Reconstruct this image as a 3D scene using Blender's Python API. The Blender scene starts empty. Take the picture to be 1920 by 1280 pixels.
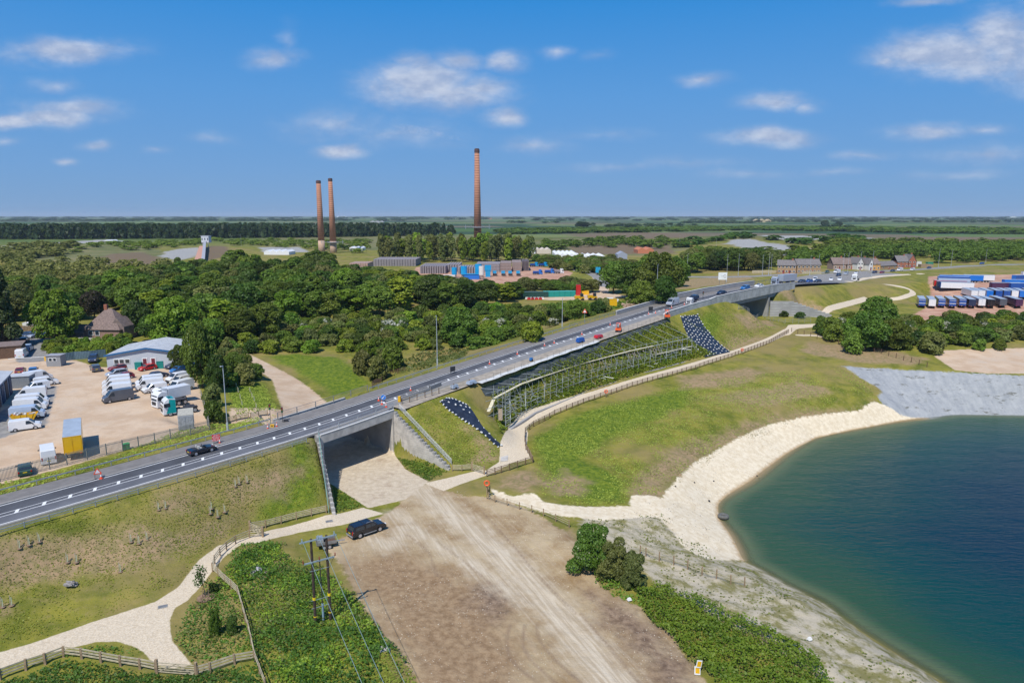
import bpy, math, random
import numpy as np
from mathutils import Vector, Matrix
from mathutils.geometry import delaunay_2d_cdt
SC = bpy.context.scene
COL = SC.collection
R = math.radians
rng = random.Random(7)
nr = np.random.default_rng(11)
# ------------------------------------------------------------------ camera
CAM_H = 44.0
PITCH = R(10.45)
F_PX = 1280.0
cam_data = bpy.data.cameras.new('camera')
cam_data.sensor_width = 36.0
cam_data.lens = 24.0
cam_data.clip_start = 0.5
cam_data.clip_end = 90000.0
cam = bpy.data.objects.new('camera', cam_data)
COL.objects.link(cam)
cam.location = (0, 0, CAM_H)
cam.rotation_euler = (R(90) - PITCH, 0, 0)
SC.camera = cam
# ------------------------------------------------------------------ light
SUN_EL, SUN_AZ = 55.0, 21.0          # shadows run away from the camera and a little to the right
sun_data = bpy.data.lights.new('sun', 'SUN')
sun_data.energy = 4.7
sun_data.angle = R(0.53)
sun_data.color = (1.0, 0.955, 0.88)
sun = bpy.data.objects.new('sun', sun_data)
COL.objects.link(sun)
ldir = Vector((math.sin(R(SUN_AZ)) * math.cos(R(SUN_EL)), math.cos(R(SUN_AZ)) * math.cos(R(SUN_EL)), -math.sin(R(SUN_EL))))
sun.rotation_euler = ldir.to_track_quat('-Z', 'Y').to_euler()
sun.location = (-60, -120, 200)
SC.view_settings.view_transform = 'Standard'
SC.view_settings.look = 'None'
SC.view_settings.gamma = 1.0
SC.view_settings.exposure = 0.0
SC.view_settings.use_curve_mapping = False
SC.render.engine = 'CYCLES'
SC.cycles.max_bounces = 6
SC.cycles.transparent_max_bounces = 8
SC.cycles.volume_bounces = 0
SC.cycles.sample_clamp_indirect = 4.0
# ------------------------------------------------------------------ node helpers
class NT:
 def __init__(self, tree):
  self.t = tree; self.n = tree.nodes; self.l = tree.links
 def new(self, kind, **kw):
  n = self.n.new(kind)
  for k, v in kw.items(): setattr(n, k, v)
  return n
 def link(self, a, b): self.l.new(a, b)
 def put(self, sock, v):
  if hasattr(v, 'is_output') or isinstance(v, bpy.types.NodeSocket): self.l.new(v, sock)
  else: sock.default_value = v
 def math(self, op, a, b=None, c=None, clamp=False):
  n = self.new('ShaderNodeMath', operation=op, use_clamp=clamp)
  self.put(n.inputs[0], a)
  if b is not None: self.put(n.inputs[1], b)
  if c is not None: self.put(n.inputs[2], c)
  return n.outputs[0]
 def vmath(self, op, a, b=None):
  n = self.new('ShaderNodeVectorMath', operation=op)
  self.put(n.inputs[0], a)
  if b is not None: self.put(n.inputs[1], b)
  return n.outputs['Value'] if op in ('LENGTH', 'DOT_PRODUCT') else n.outputs['Vector']
 def mix(self, f, a, b):
  n = self.new('ShaderNodeMix', data_type='RGBA')
  self.put(n.inputs[0], f)
  for s, v in ((n.inputs[6], a), (n.inputs[7], b)):
   if isinstance(v, (tuple, list)): v = (v[0], v[1], v[2], 1)
   self.put(s, v)
  return n.outputs[2]
 def noise(self, vec, scale, detail=4, rough=0.55, out=0, dist=0.0):
  n = self.new('ShaderNodeTexNoise')
  if vec is not None: self.l.new(vec, n.inputs['Vector'])
  n.inputs['Scale'].default_value = scale
  n.inputs['Detail'].default_value = detail
  n.inputs['Roughness'].default_value = rough
  n.inputs['Distortion'].default_value = dist
  return n.outputs[out]
 def ramp(self, v, lo, hi):
  n = self.new('ShaderNodeMapRange', interpolation_type='SMOOTHSTEP', clamp=True)
  self.put(n.inputs[0], v)
  n.inputs[1].default_value = lo; n.inputs[2].default_value = hi
  return n.outputs[0]
 def attr(self, name):
  n = self.new('ShaderNodeAttribute', attribute_name=name)
  return n.outputs['Fac']
# ------------------------------------------------------------------ world: Nishita sky and cumulus
world = bpy.data.worlds.new('World')
SC.world = world
world.use_nodes = True
W = NT(world.node_tree)
W.n.clear()
out = W.new('ShaderNodeOutputWorld')
bg = W.new('ShaderNodeBackground')
W.link(bg.outputs[0], out.inputs[0])
sky = W.new('ShaderNodeTexSky', sky_type='NISHITA')
sky.sun_disc = False
sky.sun_elevation = R(SUN_EL)
sky.sun_rotation = R(180 + SUN_AZ)
sky.altitude = 0
sky.air_density = 1.0
sky.dust_density = 0.25
sky.ozone_density = 4.0
SKY_STRENGTH = 0.10
bg.inputs[1].default_value = SKY_STRENGTH
tc = W.new('ShaderNodeTexCoord')
sep = W.new('ShaderNodeSeparateXYZ')
W.link(tc.outputs['Generated'], sep.inputs[0])
ay = W.math('MAXIMUM', W.math('ABSOLUTE', sep.outputs[1]), 0.02)
cu = W.math('DIVIDE', sep.outputs[0], ay)       # bearing of a cloud
cv = W.math('DIVIDE', sep.outputs[2], ay)       # its height over the horizon
comb = W.new('ShaderNodeCombineXYZ')
W.link(cu, comb.inputs[0]); W.link(cv, comb.inputs[1]); W.link(W.math('SIGN', sep.outputs[1]), comb.inputs[2])
cvec = comb.outputs[0]
st = W.vmath('MULTIPLY', cvec, (1.0, 2.0, 1.0))
puff = W.noise(st, 14.0, 8, 0.62, dist=0.3)
fine = W.noise(st, 60.0, 5, 0.6)
warp = W.noise(st, 9.0, 3, 0.5, out=1)
wv = W.vmath('MULTIPLY', W.vmath('SUBTRACT', warp, (0.5, 0.5, 0.5)), (0.05, 0.022, 0.0))
pos = W.vmath('ADD', cvec, wv)
CLOUDS = [  # px, py, half width px, half height px, density
 (120, 97, 105, 20, .75), (85, 222, 60, 14, .9), (130, 205, 90, 18, .6), (25, 228, 60, 12, .9), (185, 273, 30, 9, .6), (125, 303, 18, 6, .5),
 (15, 268, 26, 9, .4), (95, 160, 40, 14, .3), (515, 110, 48, 17, .6), (540, 72, 20, 24, .22), (790, 158, 90, 34, 1.0), (850, 175, 100, 26, .8),
 (900, 165, 50, 22, .8), (775, 115, 38, 18, .55), (862, 113, 50, 16, .65), (943, 113, 34, 16, .7), (944, 217, 40, 14, .8),
 (620, 235, 78, 26, .45), (740, 250, 130, 26, .25), (640, 286, 38, 12, .8), (1045, 98, 30, 10, .45), (1120, 105, 30, 10, .22), (1322, 149, 42, 10, .5),
 (1455, 188, 60, 14, .75), (1510, 200, 22, 10, .6), (1440, 257, 85, 15, .7), (1010, 268, 70, 16, .35), (1130, 248, 90, 12, .18),
 (1745, 246, 70, 12, .65), (1840, 245, 70, 9, .35), (1720, 108, 80, 22, .9), (1800, 100, 110, 36, 1.0), (1890, 85, 80, 50, 1.0), (1660, 118, 26, 12, .7),
 (1825, 55, 40, 14, .3), (1960, 95, 90, 52, 1.0), (1730, 2, 60, 8, .6), (1620, 290, 80, 9, .3), (1850, 290, 120, 16, .3), (1270, 305, 130, 12, .16),
 (1160, 312, 100, 10, .22), (1400, 325, 90, 10, .2), (1560, 325, 90, 8, .2), (400, 260, 55, 10, .25), (295, 282, 22, 8, .3), (1820, 325, 110, 10, .22), (-90, 150, 70, 25, .8), (2060, 200, 80, 25, .8)]
ct, stt = math.cos(PITCH), math.sin(PITCH)
acc = None
for (px, py, hw, hh, dn) in CLOUDS:
 u = (px - 960) / F_PX; v = (py - 640) / F_PX; dn = .30 + .72 * dn
 fy = ct - v * stt; fz = -(stt + v * ct)
 c = (u / fy, fz / fy, 1.0)
 k = (1.0 / (hw / F_PX * 1.5), 1.0 / (hh / F_PX * 1.6), 1.0)
 d = W.new('ShaderNodeVectorMath', operation='MULTIPLY_ADD'); W.link(pos, d.inputs[0]); d.inputs[1].default_value = k
 d.inputs[2].default_value = tuple(-a * b for a, b in zip(c, k))
 m = W.math('MULTIPLY_ADD', W.vmath('LENGTH', d.outputs[0]), -dn, 1.25 * dn)
 acc = m if acc is None else W.math('MAXIMUM', acc, m)
# a scatter of the same fair weather cumulus over the rest of the sky
gen = W.noise(W.vmath('MULTIPLY', cvec, (1.0, 2.6, 1.0)), 3.2, 5, 0.55)
side = W.ramp(W.math('ABSOLUTE', cu), 1.0, 1.5)
back = W.math('LESS_THAN', sep.outputs[1], 0.0)
genm = W.math('MULTIPLY', W.ramp(gen, 0.58, 0.75), W.math('MAXIMUM', side, back))
genm = W.math('MULTIPLY', genm, 0.8)
acc = W.math('MAXIMUM', W.math('MAXIMUM', acc, 0.0), genm)
dens = W.math('ADD', acc, W.math('MULTIPLY', W.math('SUBTRACT', puff, 0.5), 1.25))
dens = W.math('ADD', dens, W.math('MULTIPLY', W.math('SUBTRACT', fine, 0.5), 0.25))
shape = W.math('MULTIPLY', W.ramp(dens, 0.02, 1.15), W.math('MULTIPLY', acc, 1.5, clamp=True))
shape = W.math('MULTIPLY', shape, W.ramp(sep.outputs[2], 0.002, 0.05))
shade = W.ramp(W.noise(st, 22.0, 4, 0.6), 0.35, 0.7)
ccol = W.mix(shade, (4.0, 4.7, 6.4), (6.6, 7.0, 8.0))
cloudy = W.mix(W.math('MULTIPLY', shape, 0.80), sky.outputs[0], ccol)
# the clear air of the day: deep blue overhead, soft blue at the horizon
cr = W.new('ShaderNodeValToRGB')
W.link(W.math('ABSOLUTE', sep.outputs[2]), cr.inputs[0])
el = cr.color_ramp.elements
el[0].position = 0.0; el[0].color = (1.75, 3.45, 6.1, 1)
el[1].position = 1.0; el[1].color = (.25, 1.35, 4.6, 1)
for p_, c_ in ((.06, (1.45, 3.4, 6.7, 1)), (.16, (.95, 3.2, 7.1, 1)), (.29, (.16, 2.55, 7.0, 1)), (.5, (.25, 1.9, 5.8, 1))):
 e = el.new(p_); e.color = c_
blue = W.mix(.92, sky.outputs[0], cr.outputs[0])
W.link(blue, W.n[cloudy.node.name].inputs[6])
W.link(cloudy, bg.inputs[0])
# ------------------------------------------------------------------ image <-> place
def ray(px, py):
 u = (px - 960.0) / F_PX; v = (py - 640.0) / F_PX
 return u, ct - v * stt, -(stt + v * ct)
def P(px, py, z=0.0):
 u, f, d = ray(px, py)
 t = (CAM_H - z) / -d
 return Vector((u * t, f * t, z))
# ------------------------------------------------------------------ numpy noise
def vnoise(x, y, seed=0):
 xi = np.floor(x).astype(np.int64); yi = np.floor(y).astype(np.int64)
 fx = x - xi; fy = y - yi
 fx = fx * fx * (3 - 2 * fx); fy = fy * fy * (3 - 2 * fy)
 def h(a, b):
  n = (a * 374761393 + b * 668265263 + seed * 974711) & 0xffffffff
  n = ((n ^ (n >> 13)) * 1274126177) & 0xffffffff
  return ((n ^ (n >> 16)) & 0xffff) / 65535.0
 return (h(xi, yi) * (1 - fx) + h(xi + 1, yi) * fx) * (1 - fy) + (h(xi, yi + 1) * (1 - fx) + h(xi + 1, yi + 1) * fx) * fy
def fbm(x, y, seed=0, o=3):
 s = 0; a = 1.0; t = 0
 for k in range(o):
  s = s + a * (vnoise(x * 2 ** k, y * 2 ** k, seed + k) - 0.5); t += a; a *= 0.5
 return s / t
# ------------------------------------------------------------------ the road line
def catmull(pts, step):
 out_ = []
 p = [np.array(q, float) for q in pts]
 p = [2 * p[0] - p[1]] + p + [2 * p[-1] - p[-2]]
 for i in range(1, len(p) - 2):
  n = max(2, int(np.linalg.norm(p[i + 1] - p[i]) / step))
  for k in range(n):
   t = k / n
   out_.append(0.5 * ((2 * p[i]) + (p[i + 1] - p[i - 1]) * t + (2 * p[i - 1] - 5 * p[i] + 4 * p[i + 1] - p[i + 2]) * t * t + (-p[i - 1] + 3 * p[i] - 3 * p[i + 1] + p[i + 2]) * t ** 3))
 out_.append(p[-2])
 return np.array(out_)
RP = catmull([(-98, 36), (-80, 58), (-62.5, 77.9), (-43.4, 100.1), (-33.3, 111.9), (-17.5, 132), (3.3, 157.5), (28.7, 187), (47.4, 209.5), (62, 226), (96, 260), (121, 284), (150, 309), (185, 332), (230, 352)], 1.0)
seg = np.linalg.norm(np.diff(RP, axis=0), axis=1)
RT = np.concatenate([[0], np.cumsum(seg)])
i0 = int(np.argmin(np.linalg.norm(RP - np.array((-62.5, 77.9)), axis=1)))
RT = RT - RT[i0]
tang = np.gradient(RP, axis=0); tang /= np.linalg.norm(tang, axis=1)[:, None]
ZT = [-60, 0, 29, 45, 58, 71, 104, 142, 172, 194, 220, 244, 276, 314, 358, 420]
ZZ = [6.7, 6.9, 7.25, 7.7, 8.2, 9.0, 10.9, 13.1, 14.4, 15.2, 16.0, 16.4, 16.1, 14.0, 11.5, 10.0]
from numpy import interp
def zr(t):
 return (interp(t - 6, ZT, ZZ) + interp(t, ZT, ZZ) + interp(t + 6, ZT, ZZ)) / 3
def road_xy(t, off):     # off > 0 to the far side
 x = interp(t, RT, RP[:, 0]); y = interp(t, RT, RP[:, 1])
 tx = interp(t, RT, tang[:, 0]); ty = interp(t, RT, tang[:, 1])
 return x - ty * off, y + tx * off
def RO(t, off, dz=0.0):
 x, y = road_xy(t, off)
 return Vector((x, y, zr(t) + dz))
def road_dir(t):
 return Vector((interp(t, RT, tang[:, 0]), interp(t, RT, tang[:, 1]), 0)).normalized()
def road_t(x, y):
 d = (RP[:, 0] - x) ** 2 + (RP[:, 1] - y) ** 2
 return float(RT[int(np.argmin(d))])
def PR(px, py, dz=0.0):
 z = 10.0
 for _ in range(14):
  p = P(px, py, z + dz); z = 0.5 * z + 0.5 * float(zr(road_t(p.x, p.y)))
 return P(px, py, z + dz)
# ------------------------------------------------------------------ terrain heights
TL = []   # breaklines: lists of (x, y, z)
def TLpx(pts, step=3.0):
 w = [P(a, b, c) for a, b, c in pts]
 TLw(w, step)
def TLw(w, step=3.0):
 o = []
 for a, b in zip(w[:-1], w[1:]):
  n = max(1, int((Vector(b) - Vector(a)).length / step))
  for k in range(n): o.append(tuple(Vector(a).lerp(Vector(b), k / n)))
 o.append(tuple(w[-1]))
 TL.append(o)
T0, T1 = 44.0, 60.0          # the underpass lies between these road stations
NEAR_OFF, FAR_OFF = -2.0, 11.9
PLAIN = 6.0
SHORE = [(1990, 779), (1920, 777), (1784, 776), (1742, 783), (1684, 789), (1600, 804), (1526, 820), (1474, 849), (1413, 897), (1365, 925), (1342, 943), (1345, 972), (1369, 1000), (1386, 1031),
         (1393, 1052), (1429, 1072), (1478, 1101), (1537, 1128), (1600, 1177), (1700, 1240), (1770, 1283), (1830, 1330), (1990, 1440)]
LAKE_Z = -6.0
# underpass corners
UPL = RO(T0, NEAR_OFF); UPR = RO(T1, NEAR_OFF); UFL = RO(T0, FAR_OFF + .3); UFR = RO(T1, FAR_OFF + .3)
WLE = P(626, 966, 0.0); WRE = P(841, 880, 0.2)      # ends of the wing walls
def ramp_line(off, t0, t1, dz):
 TLw([RO(t, off, dz) for t in np.arange(t0, t1 + .1, 3.0)], 99)
for (a, b) in ((-60, T0 - .3), (T1 + .3, 212), (247, 420)):
 if a < 0: ramp_line(-3.4, a, b - 3, -0.12)
 elif a < 100: ramp_line(-4.0, a, 100, -0.12); ramp_line(-4.9, 103, 163, -0.12); ramp_line(-3.3, 167, b, -0.3)
 else: ramp_line(-3.3, a, b, -0.4)
 ramp_line(FAR_OFF, a, b, -0.1)
 ramp_line(5, a, b, -0.15)
# under the railway bridge
for t in (221, 242.5):
 TLw([(*road_xy(t, o), PLAIN) for o in (-3.5, 2, 7, 12.5)], 3)
TLw([(*road_xy(231, o), PLAIN) for o in (-14, -3, 7, 14, 22)], 3)
# underpass floor
for f in (0.02, .5, .98):
 a = UPL.lerp(UPR, f); b = UFL.lerp(UFR, f); a.z = 0.0; b.z = 0.6
 TLw([a, b], 2)
# wing walls: ground in front (low) and behind (high)
def walls(top0, top1, zt0, zt1, out_n, zb0, zb1):
 n = 12
 lo = []; hi = []
 for k in range(n + 1):
  f = k / n
  p = top0.lerp(top1, f)
  lo.append((p.x - out_n.x * .1, p.y - out_n.y * .1, zb0 * (1 - f) + zb1 * f))
  q = p + out_n * .75
  hi.append((q.x, q.y, zt0 * (1 - f) + zt1 * f))
 TL.append(lo); TL.append(hi)
nl = Vector((-1, -.33, 0)).normalized(); nrt = Vector((.55, .83, 0)).normalized()
walls(UPL, WLE, 7.4, .6, nl, 0, 0); walls(UPR, WRE, 7.9, .9, nrt, 0, .2)
# beyond the far side of the underpass
nd = Vector((-road_dir(52).y, road_dir(52).x, 0))
TLw([UFL + nd * 12 + Vector((0, 0, 1.2 - UFL.z)), UFR + nd * 12 + Vector((0, 0, 1.2 - UFR.z))], 3)
TLw([UFL + Vector((-3, .2, -.4)), (UFL + nd * 9 + Vector((-9, 0, 0))).xy.to_3d() + Vector((0, 0, 2.2))], 3)
TLpx([(600, 745, 1.5), (560, 712, 2.6), (500, 680, 4), (445, 657, 5)])
TLpx([(515, 770, 4.6), (500, 735, 4.2), (478, 700, 4.6), (430, 668, 5.4)])
TLpx([(700, 722, 1.8), (690, 705, 3.2), (600, 680, 4.0), (500, 668, 4.6)])
TLpx([(740, 695, 3.0), (820, 675, 4), (900, 652, 4.8), (1000, 620, 5.2), (1100, 590, 5.6), (1180, 566, 6)])
TLpx([(1280, 540, 7), (1340, 528, 7.5), (1420, 519, 9), (1480, 514, 10)])
TLpx([(740, 640, 5), (900, 610, 5.5), (1100, 575, 6)]); TLpx([(460, 640, 5.6), (600, 640, 5), (740, 640, 5)])
TLpx([(0, 700, 6.8), (100, 690, 6.8), (200, 690, 6.8), (345, 690, 6.6), (400, 690, 6.4)])
TLpx([(0, 800, 6.8), (150, 800, 6.8), (300, 780, 6.8), (400, 770, 6.6)]); TLpx([(-80, 900, 6.8), (0, 885, 6.8), (150, 850, 6.8), (280, 820, 6.9), (430, 785, 6.8), (480, 775, 6.6)])
TLpx([(-200, 650, 6.5), (0, 620, 6.5), (200, 625, 6.5), (400, 620, 6.2)])
# near embankment toe, left
TLpx([(612, 953, .3), (560, 968, .2), (470, 990, .2), (430, 1012, .2), (380, 1045, .3), (330, 1098, .3), (290, 1125, .2), (160, 1168, .1), (0, 1220, .1), (-150, 1270, 0)])
TLpx([(0, 1090, 2.4), (130, 1062, 2.2), (260, 1050, 2.0), (360, 1000, 2.2), (440, 960, 2.6), (560, 905, 3.4)])
TLpx([(-150, 1340, 0), (0, 1262, 0), (180, 1215, 0), (360, 1255, 0), (500, 1290, .3)]); TLpx([(420, 1060, .5), (520, 1040, 1.0), (600, 1060, .4), (560, 1150, .8), (640, 1250, .5)])
TLpx([(600, 1030, 0), (680, 960, 0), (760, 930, 0), (800, 912, 0), (905, 880, .3)])
TLpx([(640, 1010, 0), (800, 1000, 0), (960, 1000, 0), (1040, 1060, 0), (1130, 1140, 0), (1250, 1280, 0)]); TLpx([(660, 1060, 0), (760, 1180, .1), (860, 1300, 0)]); TLpx([(800, 1080, -.1), (900, 1200, -.1), (960, 1320, 0)])
TLpx([(1060, 1010, .9), (1110, 1050, 1.0), (1130, 1085, .7)]); TLpx([(900, 940, .1), (1000, 975, .2), (1070, 1000, .4)])
# path at the toe of the steep slope
PATH_C = [(948, 868, .3), (962, 850, .5), (970, 815, .8), (985, 792, 1.0), (1030, 770, 1.5), (1100, 744, 2.1), (1200, 712, 2.9), (1300, 684, 3.5), (1370, 663, 4.0), (1440, 638, 4.8), (1480, 618, 5.5), (1500, 611, 5.7), (1540, 610, 5.8)]
TLpx(PATH_C, 2.0)
TLpx([(954, 806, .9), (958, 796, 1.0), (1000, 775, 1.6), (1100, 733, 2.3), (1200, 701, 3.1), (1300, 674, 3.6), (1345, 664, 3.9), (1400, 642, 4.5), (1440, 625, 5.0), (1465, 612, 5.5)], 2.0)
TLpx([(1003, 812, .7), (1040, 786, 1.3), (1100, 761, 1.9), (1200, 724, 2.7), (1300, 694, 3.3), (1400, 662, 4.1), (1480, 632, 5.2), (1560, 625, 5.4), (1640, 645, 4.6), (1725, 672, 3.6)], 2.0)
TLpx([(996, 866, .5), (1002, 842, .6), (1003, 812, .7)])
TLpx([(850, 882, .3), (935, 868, .3)]); TLpx([(800, 900, .1), (850, 905, .2), (920, 910, .2), (1000, 880, .4)])
# slope end round the bridge
TLpx([(1372, 572, 13.2), (1368, 586, 12)], 2); TLpx([(1378, 583, 8.5), (1430, 606, 6.6), (1470, 612, 5.6)]); TLpx([(1380, 577, 6.4), (1430, 593, 6.2), (1500, 603, 6.0), (1560, 606, 6.0)])
# beyond the bridge
TLpx([(1425, 592, 6), (1470, 592, 6), (1520, 592, 6)]); TLpx([(1436, 549, 14.5), (1500, 540, 14.8), (1570, 532, 13.2), (1640, 526, 10)]); TLpx([(1432, 566, 9.5), (1478, 568, 9.2), (1520, 586, 6.6), (1560, 588, 6.2), (1640, 566, 6.2), (1720, 566, 6.2)])
TLpx([(1640, 516, 9.5), (1740, 512, 7.5), (1740, 545, 6.2), (1720, 590, 6)]); TLpx([(1500, 512, 9), (1560, 508, 9), (1620, 504, 8.5), (1740, 500, 7), (1920, 496, 6.5), (2000, 495, 6.5)])
TLpx([(1560, 516, 10.5), (1620, 514, 10)]); TLpx([(1300, 505, 7), (1420, 503, 8), (1500, 496, 8), (1700, 485, 7)])
# green slope, beach, cliff, lake
TLpx([(1380, 700, 2.6), (1460, 690, 3.0), (1580, 686, 3.2), (1680, 690, 3.0), (1775, 696, 2.8), (1850, 700, 2.8), (1990, 706, 2.8)])
TLpx([(1060, 850, .2), (1100, 820, .6), (1160, 780, 1.2), (1240, 745, 1.8), (1320, 715, 2.4)]); TLpx([(1175, 930, -1.2), (1190, 880, -.8), (1260, 820, -.4), (1360, 780, 0), (1500, 745, .4), (1600, 730, .6)])
TLpx([(1240, 932, -2.0), (1300, 868, -2.2), (1365, 830, -2.4), (1439, 798, -2.4), (1507, 783, -2.4), (1610, 770, -2.6), (1655, 762, -2.8)])
TLpx([(1000, 930, .2), (1060, 950, -.2), (1180, 948, -1.3), (1240, 945, -2)]); TLpx([(1200, 1010, -1.0), (1260, 1010, -2.4), (1320, 1050, -2.8), (1400, 1080, -3.2)])
TLpx([(1070, 985, .3), (1205, 1042, -.6), (1300, 1075, -1.4), (1400, 1100, -2.2), (1450, 1112, -2.6), (1490, 1124, -2.6), (1545, 1150, -2.6), (1605, 1196, -2.6), (1700, 1258, -2.6), (1760, 1296, -2.6), (1990, 1460, -2.6)])
TLpx([(1200, 1130, .2), (1300, 1170, -.4), (1400, 1220, -.6), (1500, 1280, -.8), (1700, 1400, -1)]); TLpx([(1300, 1300, 0), (1400, 1420, 0)]); TLpx([(1360, 1130, -1.4), (1500, 1190, -1.6), (1640, 1290, -1.6)])
TLpx([(a, b, LAKE_Z) for a, b in SHORE], 2.0)
TLpx([(1510, 960, -10), (1600, 870, -10), (1750, 830, -10), (1990, 830, -10)]); TLpx([(1480, 1010, -9.5), (1560, 1060, -10), (1700, 1150, -10), (1990, 1330, -10)]); TLpx([(1460, 910, -8), (1600, 835, -8), (1750, 805, -8.5)]); TLpx([(1425, 960, -8), (1440, 1040, -8)])
TLpx([(1760, 672, 3.4), (1850, 665, 3.6), (1990, 665, 3.6)]); TLpx([(1560, 640, 4.6), (1640, 655, 4.4), (1740, 645, 4.8), (1900, 645, 5)]); TLpx([(1560, 600, 5.8), (1700, 600, 5.8), (1990, 600, 5.9)])
for (x, y) in ((-700, -20), (-700, 420), (-400, 500), (0, 520), (300, 560), (760, 560), (760, -20), (-300, 10), (0, 8), (200, 0), (-100, 20), (-300, 200), (-300, 350), (-150, 400), (0, 420), (200, 440), (400, 440), (600, 300), (450, 200), (300, 100)):
 z = PLAIN if (y > 150 or x < -150) else 0.0
 if x > 190 and y < 160: z = 2.0
 TL.append([(x, y, z)])
pts3 = []
seen = set()
for l in TL:
 for p in l:
  k = (round(p[0] / .25), round(p[1] / .25))
  if k in seen: continue
  seen.add(k); pts3.append(p)
vv, ee, ff, ov, oe, of = delaunay_2d_cdt([Vector((p[0], p[1])) for p in pts3], [], [], 0, 1e-6)
zz = [pts3[o[0]][2] if o else 0.0 for o in ov]
GX0, GX1, GY0, GY1, GS = -260.0, 330.0, 20.0, 460.0, 0.5
NX = int((GX1 - GX0) / GS) + 1; NY = int((GY1 - GY0) / GS) + 1
HG = np.full((NY, NX), PLAIN)
for f in ff:
 (x1, y1), (x2, y2), (x3, y3) = vv[f[0]], vv[f[1]], vv[f[2]]
 z1, z2, z3 = zz[f[0]], zz[f[1]], zz[f[2]]
 d = (y2 - y3) * (x1 - x3) + (x3 - x2) * (y1 - y3)
 if abs(d) < 1e-9: continue
 ia = max(0, int((min(x1, x2, x3) - GX0) / GS)); ib = min(NX - 1, int((max(x1, x2, x3) - GX0) / GS) + 1)
 ja = max(0, int((min(y1, y2, y3) - GY0) / GS)); jb = min(NY - 1, int((max(y1, y2, y3) - GY0) / GS) + 1)
 if ia > ib or ja > jb: continue
 X, Y = np.meshgrid(GX0 + np.arange(ia, ib + 1) * GS, GY0 + np.arange(ja, jb + 1) * GS)
 a = ((y2 - y3) * (X - x3) + (x3 - x2) * (Y - y3)) / d
 b = ((y3 - y1) * (X - x3) + (x1 - x3) * (Y - y3)) / d
 c = 1 - a - b
 m = (a > -1e-6) & (b > -1e-6) & (c > -1e-6)
 sub = HG[ja:jb + 1, ia:ib + 1]
 sub[m] = (a * z1 + b * z2 + c * z3)[m]
def blur(A, n):
 for _ in range(n):
  A[1:-1] = (A[:-2] + 2 * A[1:-1] + A[2:]) / 4
  A[:, 1:-1] = (A[:, :-2] + 2 * A[:, 1:-1] + A[:, 2:]) / 4
 return A
sharp = HG.copy()
soft = blur(HG.copy(), 8)
# keep the step at the underpass walls sharp
XX, YY = np.meshgrid(GX0 + np.arange(NX) * GS, GY0 + np.arange(NY) * GS)
ctr = (UPL + UPR) / 2
w = np.clip((np.hypot(XX - ctr.x + 2, YY - ctr.y - 2) - 17) / 6, 0, 1)
HG = soft * w + sharp * (1 - w)
def hgt(x, y):
 x = np.asarray(x, float); y = np.asarray(y, float)
 u = np.clip((x - GX0) / GS, 0, NX - 1.001); v = np.clip((y - GY0) / GS, 0, NY - 1.001)
 i = u.astype(int); j = v.astype(int); fu = u - i; fv = v - j
 z = (HG[j, i] * (1 - fu) + HG[j, i + 1] * fu) * (1 - fv) + (HG[j + 1, i] * (1 - fu) + HG[j + 1, i + 1] * fu) * fv
 e = np.clip(np.maximum(np.maximum(GX0 - x, x - GX1), np.maximum(y - GY1, 0)) / 40, 0, 1)
 return z * (1 - e) + PLAIN * e
def hz(x, y): return float(hgt(x, y))
def HIT(px, py, dz=0.0):
 """where the line of sight through a pixel meets the ground"""
 u, f, d = ray(px, py)
 if d > -0.004: d = -0.004
 t1 = min((CAM_H + 12) / -d, 20000)
 ts = np.concatenate([np.arange(40, min(t1, 520), .4), np.geomspace(520, max(t1, 521), 400)]) if t1 > 40 else np.array([40, 41.])
 z = CAM_H + d * ts; g = hgt(u * ts, f * ts) + dz
 k = np.nonzero(z < g)[0]
 if len(k) == 0: t = ts[-1]
 else:
  k = max(1, k[0]); a = z[k - 1] - g[k - 1]; b = g[k] - z[k]
  t = ts[k - 1] + (ts[k] - ts[k - 1]) * a / (a + b + 1e-9)
 x, y = u * t, f * t
 return Vector((x, y, hz(x, y)))
# ================================================================== builders
def tag(o, label=None, cat=None, group=None, kind=None):
 if label: o['label'] = label
 if cat: o['category'] = cat
 if group: o['group'] = group
 if kind: o['kind'] = kind
 return o
def link(o, parent=None):
 COL.objects.link(o)
 if parent is not None: o.parent = parent
 return o
def thing(name, label, cat, loc=(0, 0, 0), rz=0.0, group=None):
 o = bpy.data.objects.new(name, None); link(o)
 o.empty_display_size = .3
 o.location = loc; o.rotation_euler = (0, 0, rz)
 return tag(o, label, cat, group)
def copy_tree(src, parent=None, swap=None):
 c = src.copy(); link(c)
 c.parent = parent
 for ch in list(src.children): copy_tree(ch, c, swap)
 return c
def mesh_np(name, V, F, mats, attrs=None, smooth=False, mi=None):
 """V (n,3), F (m,3|4) arrays"""
 me = bpy.data.meshes.new(name)
 V = np.asarray(V, np.float32); F = np.asarray(F, np.int32)
 me.vertices.add(len(V)); me.vertices.foreach_set('co', V.ravel())
 k = F.shape[1]
 me.loops.add(F.size); me.loops.foreach_set('vertex_index', F.ravel())
 me.polygons.add(len(F))
 me.polygons.foreach_set('loop_start', np.arange(0, F.size, k, dtype=np.int32))
 me.polygons.foreach_set('loop_total', np.full(len(F), k, np.int32))
 if smooth: me.polygons.foreach_set('use_smooth', np.ones(len(F), bool))
 if mi is not None: me.polygons.foreach_set('material_index', np.asarray(mi, np.int32))
 for m in (mats if isinstance(mats, (list, tuple)) else [mats]): me.materials.append(m)
 for a, v in (attrs or {}).items():
  at = me.attributes.new(a, 'FLOAT', 'POINT'); at.data.foreach_set('value', np.asarray(v, np.float32))
 me.update(calc_edges=True)
 return me
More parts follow.
